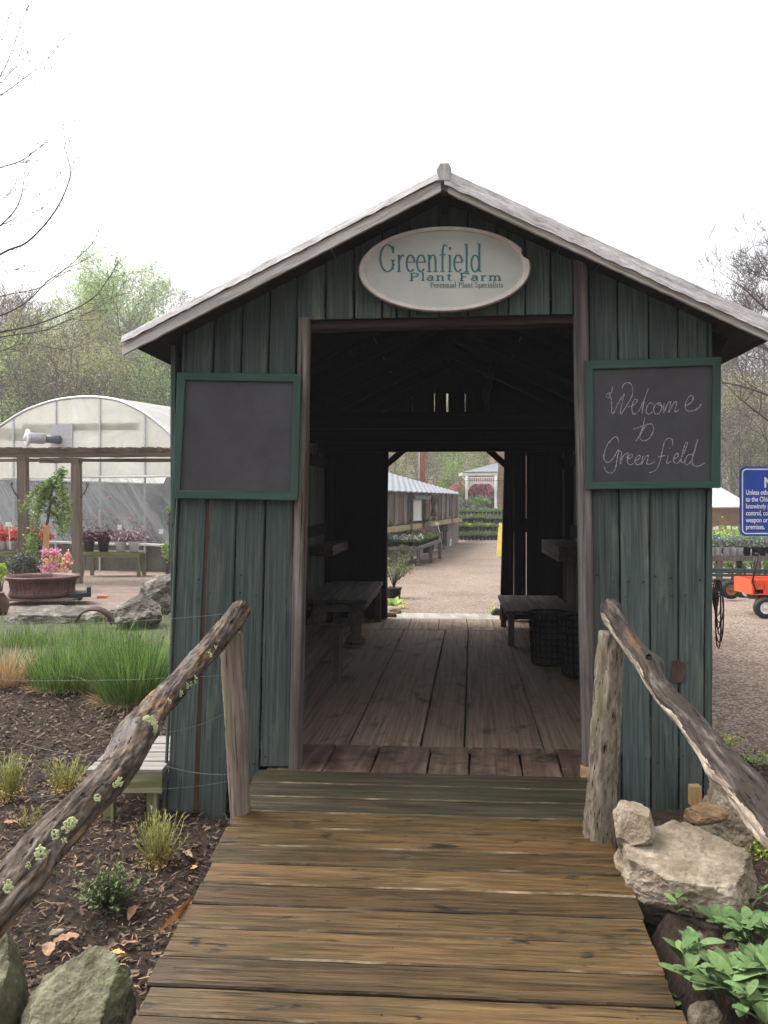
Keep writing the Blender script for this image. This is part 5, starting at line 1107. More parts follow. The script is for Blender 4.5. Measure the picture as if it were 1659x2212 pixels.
# redbud and shrubs behind the porch
def bush(name, label, px, py, Y, wpx, hpx, m, n, size, cat='shrub', group=None, seed=0, wood_=m_woodB, wood_n=14, base=None):
    zb = base if base is not None else zg(Y) if Y < 52 else hz((px-CX)/FPX*Y, Y); c = P(px, py, Y); rx = wpx/FPX*Y/2; rz = hpx/FPX*Y/2; b0 = Vector((c.x, Y, zb)); t = thing(name, label, cat, b0, group); rnd = random.Random(seed+px); st = MB(); lf = MB()
    for k in range(wood_n):
        a = rnd.uniform(0, 6.28); e = c+Vector((cos(a)*rx*.7*rnd.random(), sin(a)*rx*.7*rnd.random(), rz*rnd.uniform(-.3, .8))); m1 = (b0+e)/2+Vector((rnd.gauss(0, rx*.1), rnd.gauss(0, rx*.1), 0)); st.tube([b0+Vector((rnd.gauss(0, rx*.06), rnd.gauss(0, rx*.06), 0)), m1, e], [rx*.03+.002, rx*.02+.0015, rx*.008+.001], 4, cap=False)
    cl = [(Vector((cos(a)*cos(e), sin(a)*cos(e), sin(e))), rnd.uniform(.25, .5)) for a, e in [(rnd.uniform(0, 6.28), rnd.uniform(-.8, 1.4)) for _ in range(16)]]
    Cn = []
    for _ in range(n):
        d, s_ = rnd.choice(cl); q = d*.62+Vector((rnd.gauss(0, s_*.55), rnd.gauss(0, s_*.55), rnd.gauss(0, s_*.55)))
        if q.length > 1.05: q *= 1.05/q.length*rnd.uniform(.9, 1.05)
        Cn.append((c.x+q.x*rx, c.y+q.y*rx, c.z+q.z*rz))
    st.build('stems', wood_, t); lf.cloud(Cn, size); lf.build('leaves', m, t); return t
bush('redbud_tree', 'bright pink blossoming tree behind the white porch', 1020, 1056, 56.5, 96, 36, m_pinkbl, 4200, .2, 'tree')
bush('redbud_tree', 'smaller pink blossoming bush left of the porch post', 984, 1062, 55.5, 34, 26, m_pinkbl, 1200, .18, 'tree')
bush('shrub', 'brownish green shrub standing in front of the pink blossom under the porch', 1030, 1088, 52.5, 60, 26, m_mid, 1600, .16)
bush('shrub', 'olive shrub beside the corner of the nursery building', 1000, 1094, 50, 30, 24, m_greyshrub, 1200, .16)
bush('shrub', 'fresh green bush beyond the metal roof of the nursery building', 962, 1048, 58, 40, 30, m_lime, 1000, .2)
# near bare tree, trunk outside the frame at the left, limbs reach in
nt_ = thing('bare_tree', 'bare budding tree with curved branches reaching in from the left edge', 'tree', (-6.2, 10.5, -.05)); mb = MB(); rnd = random.Random(5)
mb.tube([Vector((-6.2, 10.5, -.3)), Vector((-6.25, 10.5, 2)), Vector((-6.1, 10.5, 4.5)), Vector((-5.9, 10.6, 7.5)), Vector((-5.8, 10.6, 10))], [.2, .17, .14, .09, .04], 10); mb.build('trunk', m_bareB, nt_)
mb = MB(); bud = MB()
def limb(pts, r0, Y=10.4, tw=1.):
    rw = resample([list(P(x, y, Y+dy))for x, y, dy in pts], 4); V = [Vector(v) for v in rw]; n = len(V); rad = [max(.0025, r0*(1-.85*i/(n-1))) for i in range(n)]; rad = [max(.002, r_*.62) for r_ in rad]; mb.tube(V, rad, 5, cap=False)
    for i in range(3, n):
        if rnd.random() < .85:
            d = (V[i]-V[i-1]).normalized(); s_ = rnd.choice((-1, 1)); a = Vector((rnd.gauss(0, .4)+.4, rnd.gauss(0, .6), s_*.5+.4)); tl = rnd.uniform(.08, .4)*tw; q = V[i]; e = q+(d*.8+a).normalized()*tl; m_ = (q+e)/2+Vector((.01, 0, -.012)); mb.tube([q, m_, e], [.0035, .0028, .002], 3, cap=False)
            for f in (.4, .7, 1): p = q.lerp(e, f); bud.cloud([p, p+Vector((.008, 0, .008))], .02, asp=.7)
        bud.cloud([V[i]+Vector((0, 0, .006))], .022, asp=.7)
root = lambda y: (-330, y+200, 0)
for pts, r0 in (([(-330, 760, 0), (-120, 640, .2), (0, 550, 0), (60, 522, 0), (120, 455, 0), (152, 380, 0), (145, 340, 0), (137, 315, 0)], .028), ([(-330, 620, 0), (-100, 560, 0), (0, 488, .1), (40, 440, 0), (52, 385, 0), (50, 350, 0)], .022), ([(-330, 520, 0), (-100, 390, 0), (0, 362, 0), (50, 345, 0), (88, 316, 0), (130, 290, 0)], .018),
  ([(-300, 480, 0), (-60, 250, .3), (0, 165, 0), (25, 110, 0), (45, 50, 0), (57, 20, 0)], .014), ([(-300, 400, 0), (-60, 240, 0), (0, 206, 0), (45, 175, 0), (105, 126, 0), (137, 85, 0)], .016), ([(-300, 430, 0), (-60, 225, 0), (0, 180, 0), (25, 150, 0), (45, 115, 0)], .012),
  ([(-330, 900, 0), (-100, 700, 0), (0, 682, .2), (60, 650, 0), (100, 610, 0), (155, 570, 0), (200, 525, 0)], .022), ([(-330, 950, 0), (-100, 740, 0), (0, 718, 0), (80, 700, 0), (160, 668, 0), (205, 640, 0), (235, 600, 0), (255, 566, 0)], .022), ([(-330, 860, 0), (-80, 660, .3), (0, 640, .3), (90, 620, .2), (140, 580, .2), (142, 560, .2)], .016), ([(-330, 980, 0), (-80, 745, 0), (0, 728, 0), (90, 715, 0), (140, 695, 0), (200, 672, 0), (248, 640, 0)], .015), ([(-200, 600, 0), (-60, 470, 0), (0, 435, 0), (22, 412, 0)], .008), ([(40, 442, 0), (85, 420, 0), (118, 384, 0)], .007), ([(-200, 420, 0), (-30, 130, 0), (8, 80, 0), (18, 40, 0)], .007), ([(-200, 760, 0), (-40, 600, 0), (20, 585, 0), (38, 583, 0)], .009), ([(-250, 900, 0), (-60, 780, 0), (0, 760, 0), (60, 742, 0), (150, 760, 0)], .012), ([(-200, 520, 0), (-40, 500, 0), (20, 478, 0), (60, 462, 0), (90, 450, 0)], .008)):
    limb(pts, r0)
mb.build('branches', m_bareB, nt_); bud.build('buds', m_brn, nt_)
# bare tree at the right, behind the shed corner
rt_ = thing('bare_tree', 'bare fine branched tree rising behind the right end of the shed roof', 'tree', P(1740, 1150, 24)); rnd = random.Random(12); mb = MB(); b0 = P(1740, 1150, 24); pts = [b0-Vector((0, 0, .4)), P(1735, 950, 24), P(1725, 780, 24), P(1700, 640, 24)]; mb.tube(pts, [.22, .17, .12, .07], 9); mb.build('trunk', m_bareB, rt_)
mb = MB()
for x, y, dx, dz, L in ((1735, 950, -1, .25, 2.9), (1730, 880, -1, .3, 2.6), (1728, 820, -1, .1, 2.4), (1720, 740, -1, .6, 2.0), (1710, 680, -.9, .8, 1.7), (1700, 650, -.7, 1, 1.6), (1738, 1000, -1, .05, 2.8), (1715, 700, -1, .35, 2.1), (1725, 800, -1, .5, 2.4)): branches(mb, P(x, y, 24), (dx, rnd.uniform(-.5, .2), dz), L, .045, 4, rnd, .08, .62, None, 4, (3, 5), .0045, wob=.13)
mb.build('branches', m_bareB, rt_)

# ================================================================ HOOP GREENHOUSE
HB = R(23.7); zH = zg(20); H0 = Vector(((198-CX)/FPX*20, 20, 0)); GH = Fr(H0, HB)
gh = thing('hoop_greenhouse', 'hoop greenhouse with arched milky plastic end wall and white plastic roof', 'greenhouse', world=False); GH.ctrl(gh)
arch = [(-92, 1031), (-70, 990), (-35, 950), (0, 923), (30, 903), (60, 886), (110, 868), (155, 860), (198, 858), (235, 861), (265, 868), (310, 890), (350, 920), (375, 945), (400, 982), (418, 1031)]
ap = [Vector(v) for v in resample([list(GH.px(x, y)) for x, y in arch], 3)]
zl = ap[0].z; zr_ = ap[-1].z; zm = (zl+zr_)/2; ap[0].z = ap[-1].z = zm
b_ = MB(); b_.add([p+Vector((0, 0, 0)) for p in ap], [tuple(range(len(ap)))], [(p.x, p.z, 0) for p in ap]); b_.build('end_wall', m_filme, gh)
b_ = MB(); base = zg(20)
V = []; n = len(ap); LEN = 8
for j in range(9):
    for p in ap: V.append(Vector((p.x, .02+LEN*j/8, p.z+(.03 if 1 else 0))))
b_.add(V, [(j*n+i, j*n+i+1, (j+1)*n+i+1, (j+1)*n+i) for j in range(8) for i in range(n-1)], None, 0, True); b_.build('roof', m_filmw, gh)
for sx, p in ((-1, ap[0]), (1, ap[-1])):
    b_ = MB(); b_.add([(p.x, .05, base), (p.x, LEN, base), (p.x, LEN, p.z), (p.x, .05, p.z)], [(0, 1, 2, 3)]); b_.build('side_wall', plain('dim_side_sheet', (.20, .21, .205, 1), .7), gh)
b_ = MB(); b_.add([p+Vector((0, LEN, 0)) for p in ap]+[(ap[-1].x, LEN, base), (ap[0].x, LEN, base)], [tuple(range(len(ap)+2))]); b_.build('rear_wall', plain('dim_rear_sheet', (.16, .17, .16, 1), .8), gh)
b_ = MB(); b_.tube([p+Vector((0, -.03, .0)) for p in ap], .035, 8, cap=True); b_.build('arch_frame', m_metal, gh)
for x in (31, 123, 218, 315):
    b_ = MB(); t = min(ap, key=lambda p: abs(p.x-GH.px(x, 1000)[0])); q = GH.px(x, 1000); b_.bar((q.x, -.03, t.z-.02), (q.x, -.03, base), .045, .03, up=(0, 1, 0)); b_.build('wall_post', m_metal, gh)
lw = [GH.px(x, y) for x, y in ((-92, 1031), (418, 1031))]
zb_ = GH.px(198, 1172)[2]; zt_ = GH.px(198, 1031)[2]
b_ = MB(); xs_ = lin(ap[0].x+.02, ap[-1].x-.02, 40)
V = [(x, -.09-.03*sin(x*5)-.02*(k), zt_+(zb_-zt_)*k/6) for k in range(7) for x in xs_]; b_.add(V, [(j*40+i, j*40+i+1, (j+1)*40+i+1, (j+1)*40+i) for j in range(6) for i in range(39)], [(v[0]+v[2]*.9, v[2], 0) for v in V], 0, True); b_.build('clear_sheet', m_filmc, gh)
for z_ in (zt_, zb_):
    b_ = MB(); b_.tube([Vector((x, -.13-(.1 if z_ == zb_ else 0), z_+.012*noise.noise(Vector((x*2, z_, 0))))) for x in xs_], .03, 8); b_.build('sheet_roll', m_filmw, gh)
b_ = MB(); b_.box(((ap[0].x+ap[-1].x)/2, .03, (base+zb_)/2-.05), (ap[-1].x-ap[0].x-.1, .03, zb_-base-.02)); b_.build('base_boards', mot('dull_base_board', [(.3, (.05, .045, .035)), (.7, (.12, .11, .09))], 3), gh)
b_ = MB(); a, b = GH.px(50, 923, .08), GH.px(299, 921, .08); b_.bar(a, b, .05, .16, up=(0, 0, 1)); b_.build('cross_board', m_greyshrub if 0 else plain('grey_green_board', (.22, .24, .2, 1), .7), gh)
a, b = GH.px(111, 918, -.05), GH.px(158, 973, -.05); b_ = MB(); b_.box(((a.x+b.x)/2, -.06, (a.z+b.z)/2-.1), (b.x-a.x, .03, abs(a.z-b.z)+.2)); pn = b_.build('vent_panel', plain('pale_grey_panel', (.36, .36, .37, 1), .5), gh)
c = GH.px(130, 950, -.06); Rx = Matrix.Rotation(pi/2, 3, 'X'); dv_ = Vector((-.40, -.62, .02)); e = c+dv_; m_ = c+dv_*.45
b_ = MB(); b_.tube([c, m_], [.10, .085], 14); b_.build('duct', plain('dark_grey_duct', (.10, .11, .13, 1), .5), pn)
b_ = MB(); b_.tube([m_, m_+dv_*.02, e-dv_*.12, e-dv_*.10], [.10, .125, .125, .13], 16); b_.build('fan_housing', m_metal, pn)
b_ = MB(); b_.tube([e-dv_*.10, e-dv_*.08, e, e+dv_*.01], [.13, .19, .19, .17], 20); b_.tube([e+dv_*.01, e+dv_*.05, e+dv_*.07], [.085, .075, .03], 14); b_.build('fan_hood', m_potw, pn)
b_ = MB(); b_.bar(GH.px(-10, 935, .3), GH.px(112, 945, .3), .3, .3); b_.build('air_tube', plain('dim_air_tube', (.3, .3, .26, 1), .7), gh)
for k in range(9):
    q = GH.px(150+k*26, 1150, .9); b_ = MB(); b_.cloud([(q.x+random.gauss(0, .16), .8+random.gauss(0, .2), q.z+random.gauss(0, .18)) for _ in range(160)], .14); b_.cloud([(q.x+random.gauss(0, .16), .6, q.z+.2+random.gauss(0, .2)) for _ in range(10)], .12, 1); o = b_.build('potted_plant', [m_greyshrub, m_coral]); GH.ctrl(o); tag(o, 'dim plants with a few coral flowers behind the clear greenhouse sheet', 'plant', 'plants inside the greenhouse')
g2 = thing('hoop_greenhouse', 'second white hoop greenhouse just showing at the left edge', 'greenhouse', world=False); G2 = Fr(Vector(((-70-CX)/FPX*27, 27, 0)), HB); G2.ctrl(g2)
b_ = MB(); V = []; n = 17
for j in range(2):
    for i in range(n): a = pi*i/(n-1); V.append((-2.6*cos(a), j*24, -.5+1.2+2.35*sin(a)))
b_.add(V, [(i, i+1, n+i+1, n+i) for i in range(n-1)]+[tuple(range(n))], None, 0, True); b_.build('roof', m_filmw, g2)
b_ = MB(); b_.box((0, 11.9, .1), (5.15, 23.8, 1.2)); b_.build('wall', m_filme, g2)
# ================================================================ PERGOLA
pg = thing('pergola', 'weathered timber pergola with lath roof in front of the hoop greenhouse', 'pergola', P(100, 1244, 15.3)); YP = 15.3
for x0, x1, yt in ((40, 59, 990), (156, 174, 998)):
    b_ = MB(); wd = (x1-x0)/FPX*YP; a = P((x0+x1)/2, yt-6, YP); b_.bar(a, (a.x+.02, YP, zg(YP)-.1), wd, wd, up=(0, 1, 0)); b_.build('post', m_perg, pg)
def pbeam(name, x0, x1, y0, y1, Y, m=m_perg): b_ = MB(); b_.plank(P(x0, y1[0], Y), P(x0, y0[0], Y), P(x1, y1[1], Y), P(x1, y0[1], Y), (0, -1, 0), .08, segs=14, j=.012, ch=.004); return b_.build(name, m, pg)
pbeam('beam', -60, 420, (974, 972), (988, 987), YP-.09); pbeam('beam', 85, 175, (989, 989), (1000, 1000), YP-.04); pbeam('beam', -60, 420, (991, 990), (998, 998), YP+1.4)
b_ = MB(); x = -55
while x < 425:
    a = P(x, 973, YP-.2); b_.box((a.x, YP+.65, P(x, 972, YP)[2]+random.uniform(0, .015)+.012), (.055, 1.9, .02), rot=random.uniform(-.03, .03), long=1); x += random.uniform(8, 13)
b_.build('lath_roof', m_perg, pg)
for x0, s_ in ((40, -1), (174, 1)):
    b_ = MB(); b_.tube([P(x0+s_*0, 1075, YP-.12), P(x0+s_*10, 1062, YP-.12), P(x0+s_*17, 1045, YP-.12), P(x0+s_*13, 1042, YP-.12), P(x0+s_*13, 1048, YP-.12)], .011, 6); b_.build('iron_hook', m_iron, pg)
# ================================================================ PLANT STANDS AND POTS (left)
def stand(label, x0, x1, ytop, Y, deep=.6, legx=(), h=.10, m=m_mossb):
    t = thing('plant_stand', label, 'plant stand', P((x0+x1)/2, 1245, Y)); a, b = P(x0, ytop, Y), P(x1, ytop, Y); b_ = MB(); n = 4
    for k in range(n): y0 = Y+deep*k/n; b_.plank((a.x, y0, a.z), (a.x, y0+deep/n-.01, a.z), (b.x, y0, a.z), (b.x, y0+deep/n-.01, a.z), (0, 0, -1), -.025, segs=4)
    b_.build('stand_top', m, t); b_ = MB(); b_.bar((a.x, Y, a.z-.05), (b.x, Y, a.z-.05), .03, h); b_.build('apron', m, t)
    for lx in legx:
        for yy in (Y+.04, Y+deep-.05): q = P(lx, ytop+6, Y); b_ = MB(); b_.bar((q.x, yy, a.z-.06), (q.x+(.06 if lx > (x0+x1)/2 else -.06)*(1 if yy < Y+.1 else .3), yy, zg(yy)), .07, .05, up=(0, 1, 0)); b_.build('leg', m, t)
    return a.z
zs = stand('mossy wooden plant stand holding four heuchera pots by the greenhouse', 175, 301, 1193, 17.3, legx=(181, 293))
zs2 = stand('mossy wooden plant stand with red leaved pots at the left edge', -60, 104, 1190, 17.3, legx=(-40, 98))
def pot_prof(r, h): return [(r*.78, 0), (r*.92, h*.82), (r*1.0, h*.84), (r*1.02, h), (r*.9, h), (r*.86, h*.9), (.001, h*.88)]
def potplant(name, label, loc, r, h, mp, ml, n, sr, sh, size, group, cat='potted plant', ml2=None, n2=0, tri=False, asp=.6):
    t = thing(name, label, cat, loc, group); b_ = MB(); b_.lathe(loc, pot_prof(r, h), 12); b_.build('pot', mp, t); loc = Vector(loc); b_ = MB()
    C_ = [(loc.x+random.gauss(0, .45)*sr, loc.y+random.gauss(0, .45)*sr, loc.z+h+sh*(.08+abs(random.gauss(0, .42)))) for _ in range(n)]; b_.cloud(C_, size, 0, tri, asp)
    if n2: b_.cloud([(loc.x+random.gauss(0, .45)*sr, loc.y+random.gauss(0, .4)*sr-.02, loc.z+h+sh*(.5+abs(random.gauss(0, .4)))) for _ in range(n2)], size*1.1, 1, tri, asp)
    b_.build('leaves', [ml, ml2 or ml], t); return t
for x, mp, ml, lb in ((192, m_black, m_purple, 'dark purple heuchera in a black pot nearest the pergola post'), (224, m_black, m_purple, 'dark purple heuchera in a black pot beside the silver ones'), (261, m_potw, m_silver, 'silver pink heuchera in a white pot beside the purple ones'), (290, m_potw, m_silver, 'silver pink heuchera in a white pot at the right end of the stand')):
    q = P(x, 1192, 17.5); potplant('heuchera', lb, (q.x, 17.5, zs+.004), .115, .20, mp, ml, 420, .20, .20, .07, 'heucheras on the stand by the greenhouse')
for x, mp, lb in ((5, m_potw, 'red heuchera in a white pot at the left photo edge'), (25, m_potw, 'red heuchera in a white pot second from the left edge'), (62, m_black, 'red heuchera in a black pot behind the left pergola post'), (92, m_black, 'red heuchera in a black pot behind the climbing plant'), (-20, m_potw, 'red heuchera at the far left end of its stand')):
    q = P(x, 1188, 17.5); potplant('heuchera', lb, (q.x, 17.5, zs2+.004), .11, .19, mp, m_red, 420, .22, .22, .08, 'red heucheras on the left stand')
t = thing('plant_label', 'white card on a thin stake above the red heucheras', 'label', P(22, 1180, 17.2)); b_ = MB(); b_.bar(P(22, 1188, 17.2), P(19, 1128, 17.2), .012, .012, up=(0, 1, 0)); b_.build('stake', m_card, t); b_ = MB(); b_.plank(P(11, 1137, 17.2), P(12, 1128, 17.2), P(26, 1138, 17.2), P(24, 1128, 17.2), (0, -1, 0), .01); b_.build('card', m_card, t)
for x, y, lb in ((258, 1139, 'small white tag high on the greenhouse sheet left of the other'), (348, 1148, 'square white tag on the greenhouse sheet by the shed')):
    q = P(x, y, 18.4); b_ = MB(); b_.box(q, (.09, .005, .10), rot=.1); tag(b_.build('sheet_tag', m_card, base=q), lb, 'tag')
# weeping climbing plant
t = thing('weeping_tree', 'young weeping tree with trailing green shoots beside the left pergola post', 'tree', P(80, 1236, 13.6)); st = MB(); lf = MB(); YW = 13.6
st.tube([P(80, 1240, YW), P(92, 1180, YW), P(106, 1110, YW), (P(112, 1060, YW)), P(124, 1030, YW), P(136, 1018, YW)], [.03, .026, .02, .014, .008, .005], 6)
for k, (x0, y0, x1, y1, x2, y2) in enumerate(((112, 1045, 90, 1030, 68, 1120), (110, 1050, 80, 1040, 60, 1190), (112, 1040, 130, 1030, 144, 1150), (112, 1042, 142, 1035, 152, 1120), (108, 1060, 88, 1050, 76, 1170), (106, 1080, 128, 1068, 140, 1160), (112, 1050, 100, 1035, 92, 1110), (118, 1034, 132, 1024, 137, 1016), (104, 1110, 120, 1095, 134, 1150), (110, 1050, 70, 1045, 50, 1105), (108, 1060, 84, 1050, 68, 1215), (112, 1045, 140, 1042, 148, 1135))):
    A_, B_, C_ = P(x0, y0, YW), P(x1, y1, YW+random.uniform(-.3, .3)), P(x2, y2, YW+random.uniform(-.3, .3)); pts = [(A_*(1-f)**2+B_*2*f*(1-f)+C_*f*f) for f in lin(0, 1, 9)]; st.tube(pts, [.008-.0007*i for i in range(9)], 4)
    lf.cloud([tuple(pts[min(8, int(f*8))].lerp(pts[min(8, int(f*8)+1)], f*8-int(f*8))+Vector((random.gauss(0, .035), random.gauss(0, .04), random.gauss(0, .035)))) for f in [random.random() for _ in range(260)]], .045, asp=.7)
lf.cloud([tuple(P(random.gauss(72, 7), random.uniform(1150, 1235), YW)+Vector((0, random.gauss(0, .1), 0))) for _ in range(500)], .045, asp=.7)
st.build('stems', m_woodB, t); lf.build('leaves', leafm('trailing_green_leaves', (.10, .17, .04, 1), (.22, .32, .09, 1), .4, .03, .3), t)
b_ = MB(); b_.plank(P(91, 1192, 13.2), P(104, 1192, 13.2), P(95, 1135, 13.2), P(106, 1135, 13.2), (0, -1, 0), .03, segs=3); tag(b_.build('wood_stake', m_freshwood, base=P(96, 1192, 13.2)), 'orange brown board leaning in front of the weeping tree', 'board')
# planter on its dolly
YQ = 11.0; zq = zg(YQ); pc = P(72, 1290, YQ); pc = Vector((pc.x, YQ+.3, zq+.10))
pt = thing('scalloped_planter', 'large brown fluted planter with a scalloped rim on a low dolly', 'planter', pc)
fl_ = lambda th, z: .035*cos(th*8)+(-.05*max(0, cos(th*40)) if .04 < z < .20 else 0)
b_ = MB(); b_.lathe(pc, [(.40, 0), (.42, .02), (.40, .05), (.395, .10), (.41, .19), (.43, .21), (.46, .225), (.465, .25), (.43, .255), (.40, .22), (.38, .14), (.001, .13)], 160, flute=fl_); b_.build('bowl', m_terr, pt)
dy = thing('wheeled_dolly', 'black wheeled dolly with a wood board under the brown planter', 'dolly', pc-Vector((0, 0, .08))); b_ = MB(); b_.box((pc.x+.02, pc.y, zq+.075), (.95, .7, .03)); b_.build('platform', m_perg, dy)
b_ = MB(); b_.box((pc.x+.50, pc.y-.05, zq+.12), (.26, .34, .05), rot=.3); b_.box((pc.x+.60, pc.y-.02, zq+.17), (.05, .3, .09), rot=.3); b_.build('bracket', m_black, dy)
for dx, dyy in ((-.35, -.28), (.38, -.28), (.38, .3), (-.35, .3)): b_ = MB(); b_.lathe((pc.x+dx, pc.y+dyy-.02, zq+.035), [(.001, 0), (.035, 0), (.035, .03), (.001, .03)], 12, axis=Rx); b_.build('wheel', m_black, dy)
b_ = MB(); q = P(-6, 1320, 9.9); b_.lathe((q.x-.02, 9.9, zg(9.9)), [(.12, 0), (.15, .1), (.13, .18), (.09, .24), (.1, .25), (.001, .2)], 20); tag(b_.build('clay_urn', m_terr, base=(q.x-.02, 9.9, zg(9.9))), 'dark brown clay urn cut off by the left photo edge', 'urn')
b_ = MB(); q = P(220, 1284, 12.0); b_.box((q.x, q.y, zg(12)+.03), (.13, .03, .03), rot=.2); b_.tube([(q.x+.05, q.y, zg(12)+.035), (q.x+.1, q.y, zg(12)+.045)], .01, 6); tag(b_.build('red_tool', m_orangep, base=(q.x, q.y, zg(12)+.03)), 'small bright red tool lying on the paving', 'tool')
bush('grey_shrub', 'round grey green shrub behind the brown planter', 42, 1222, 12.4, 100, 58, m_greyshrub, 2600, .035, 'shrub')
a_ = bush('azalea', 'pink and peach flowering azalea behind the planter rim', 120, 1222, 12.2, 62, 46, m_mid, 500, .035, 'shrub')
b_ = MB(); 
for k in range(26):
    x, y = random.uniform(95, 148), random.uniform(1190, 1240); pk = y > 1222 and x < 125; q = P(x, y, 12.0); b_.cloud([tuple(q+Vector((random.gauss(0, .025), random.gauss(0, .02), random.gauss(0, .022)))) for _ in range(26)], .035, 0 if pk or y < 1196 else 1, asp=.9)
b_.build('blossom', [m_azp, m_azo], a_)
potplant('potted_plant', 'black nursery pot between the grey shrub and the azalea', P(78, 1240, 12.6), .12, .14, m_black, m_mid, 60, .1, .08, .04, None)
bush('shrub', 'small yellow green plant at the left edge behind the planter', 2, 1238, 12.0, 24, 50, m_chart, 500, .035, 'shrub')
bush('shrub', 'small green shrub beside the greenhouse at the shed corner', 362, 1195, 15.8, 40, 50, m_lime, 260, .05, 'shrub')
bush('shrub', 'green sprig peeking past the shed below the empty chalkboard', 366, 1100, 15.0, 16, 12, m_lime, 60, .05, 'shrub')

# ================================================================ BEYOND THE FAR DOORWAY
NB = Fr((3.02, 36, 0), R(-78.4)); nb = thing('nursery_building', 'long low nursery building with a blue grey metal roof, shutters and planter boxes', 'building', world=False); NB.ctrl(nb)
zgN = -.5; ze = NB.px(990, 1068)[2]
b_ = MB(); NL = NB.px(838, 1060)[0]; U0 = NL-4
b_.plank((U0, -.25, 1.52), (U0, 1.9, 2.02+.1), (0, -.25, 1.46), (0, .4, 1.56), (0, 0, 1), .04)
b_.V = []; b_.F = []; b_.A = []; b_.M = []; b_.S = []
ea = NB.px(838, 1060, -.25); eb = NB.px(993, 1067, -.25); ra = NB.px(838, 1021, 1.6); ca = NB.px(900, 1034, 1.2); rb = NB.px(991, 1064, .05)
ea0 = ea+(ea-eb)*.25; ra0 = ra+(ra-rb)*.25; N_ = 40; V = []
for i in range(N_+1):
    f = i/N_; e = ea0.lerp(eb, f); r_ = ra0.lerp(rb, f); wv = .02*(i % 2); V += [e+Vector((0, 0, wv)), r_+Vector((0, 0, wv)), e+Vector((0, 0, wv-.03)), r_+Vector((0, 0, wv-.03))]
b_.add(V, [(i*4, i*4+4, i*4+5, i*4+1) for i in range(N_)]+[(i*4+2, i*4+3, i*4+7, i*4+6) for i in range(N_)]+[(i*4, i*4+2, i*4+6, i*4+4) for i in range(N_)]); b_.build('metal_roof', m_tin, nb)
def npanel(name, x0, x1, yt0, yt1, yb0, yb1, m, v=0., t=.03, par=nb):
    b_ = MB(); b_.plank(NB.px(x0, yb0, v), NB.px(x1, yb1, v), NB.px(x0, yt0, v), NB.px(x1, yt1, v), (0, -1, 0), t, segs=3); return b_.build(name, m, par)
zx = lambda X: 812+X*.1785
zy = lambda Y: 943.6+Y*.1785
m_nwood = wood('grey_building_wood', [(.10, .09, .085), (.17, .155, .145), (.26, .24, .23)], grain=10, var=.3)
m_pane = plain('dark_pane', (.03, .026, .024, 1), .3, .5); m_rdoor = plain('dull_red_door', (.12, .05, .035, 1), .7); m_boxwood = wood('planter_box_wood', [(.20, .16, .09), (.30, .25, .15), (.38, .33, .22)], grain=8)
npanel('back_panel', zx(100), zx(1000), zy(660), zy(690), zy(1140), zy(1000), m_pane, .35)
npanel('lower_wall', zx(100), zx(860), zy(1120), zy(1010), zy(1560), zy(1320), m_nwood, .1); npanel('lower_wall', zx(862), zx(1000), zy(1020), zy(1000), zy(1320), zy(1276), m_nwood, .02)
for x0, x1 in ((135, 165), (238, 268), (340, 375), (440, 462), (655, 672), (726, 745), (800, 826), (858, 884), (930, 945), (990, 1005)): npanel('post', zx(x0), zx(x1), zy(650+(x0-140)*.05), zy(650+(x1-140)*.05), zy(1080-(x0-140)*.125), zy(1080-(x1-140)*.125), m_nwood, -.03, .06)
for x0, x1, m in ((172, 240, m_pane), (268, 340, m_rdoor), (395, 440, m_pane), (605, 652, m_rdoor), (675, 728, m_pane), (756, 802, m_pane), (822, 862, m_pane), (893, 935, m_pane), (943, 988, m_pane)):
    f_ = npanel('shutter', zx(x0), zx(x1), zy(690+(x0-140)*.05), zy(690+(x1-140)*.05), zy(1050-(x0-140)*.12), zy(1050-(x1-140)*.12), m, .0, .02)
for x0, x1 in ((110, 175), (222, 415), (448, 560), (668, 795), (805, 915), (940, 1042)): npanel('planter_box', zx(x0), zx(x1), zy(1103-(x0-140)*.135), zy(1103-(x1-140)*.135), zy(1165-(x0-140)*.155), zy(1165-(x1-140)*.155), m_boxwood, -.22, .18)
for k in range(8): x0 = 462+k*12; npanel('white_slat', zx(x0), zx(x0+5), zy(768), zy(766), zy(1008), zy(1006), m_white, -.12, .02)
npanel('white_rail', zx(455), zx(556), zy(752), zy(750), zy(766), zy(764), m_white, -.1, .02); npanel('white_rail', zx(455), zx(556), zy(1003), zy(1000), zy(1018), zy(1013), m_white, -.1, .02)
sgb = npanel('hanging_board', zx(480), zx(655), zy(712), zy(712), zy(762), zy(758), m_nwood, -.2, .03)
a = NB.px(zx(488), zy(756), -.22); b = NB.px(zx(650), zy(752), -.22); ftext('Check Out', .2, a, sgb, m_greytx, 'board_lettering', (b.x-a.x)/.98, .004, (Vector((1, 0, 0)), None, Vector((0, 0, 1))))
b_ = MB(); q = NB.px(zx(705), zy(770), -.3); b_.tube([NB.px(zx(700), zy(700), -.3), NB.px(zx(705), zy(770), -.3), NB.px(zx(695), zy(850), -.3), NB.px(zx(700), zy(950), -.3)], [.03, .13, .03, .12], 8, disp=lambda x, t: .3*noise.noise(Vector((x*6, cos(t), sin(t))))); o = b_.build('hanging_ornament', m_iron); NB.ctrl(o); tag(o, 'dark iron ornament hanging on the front of the nursery building', 'ornament')
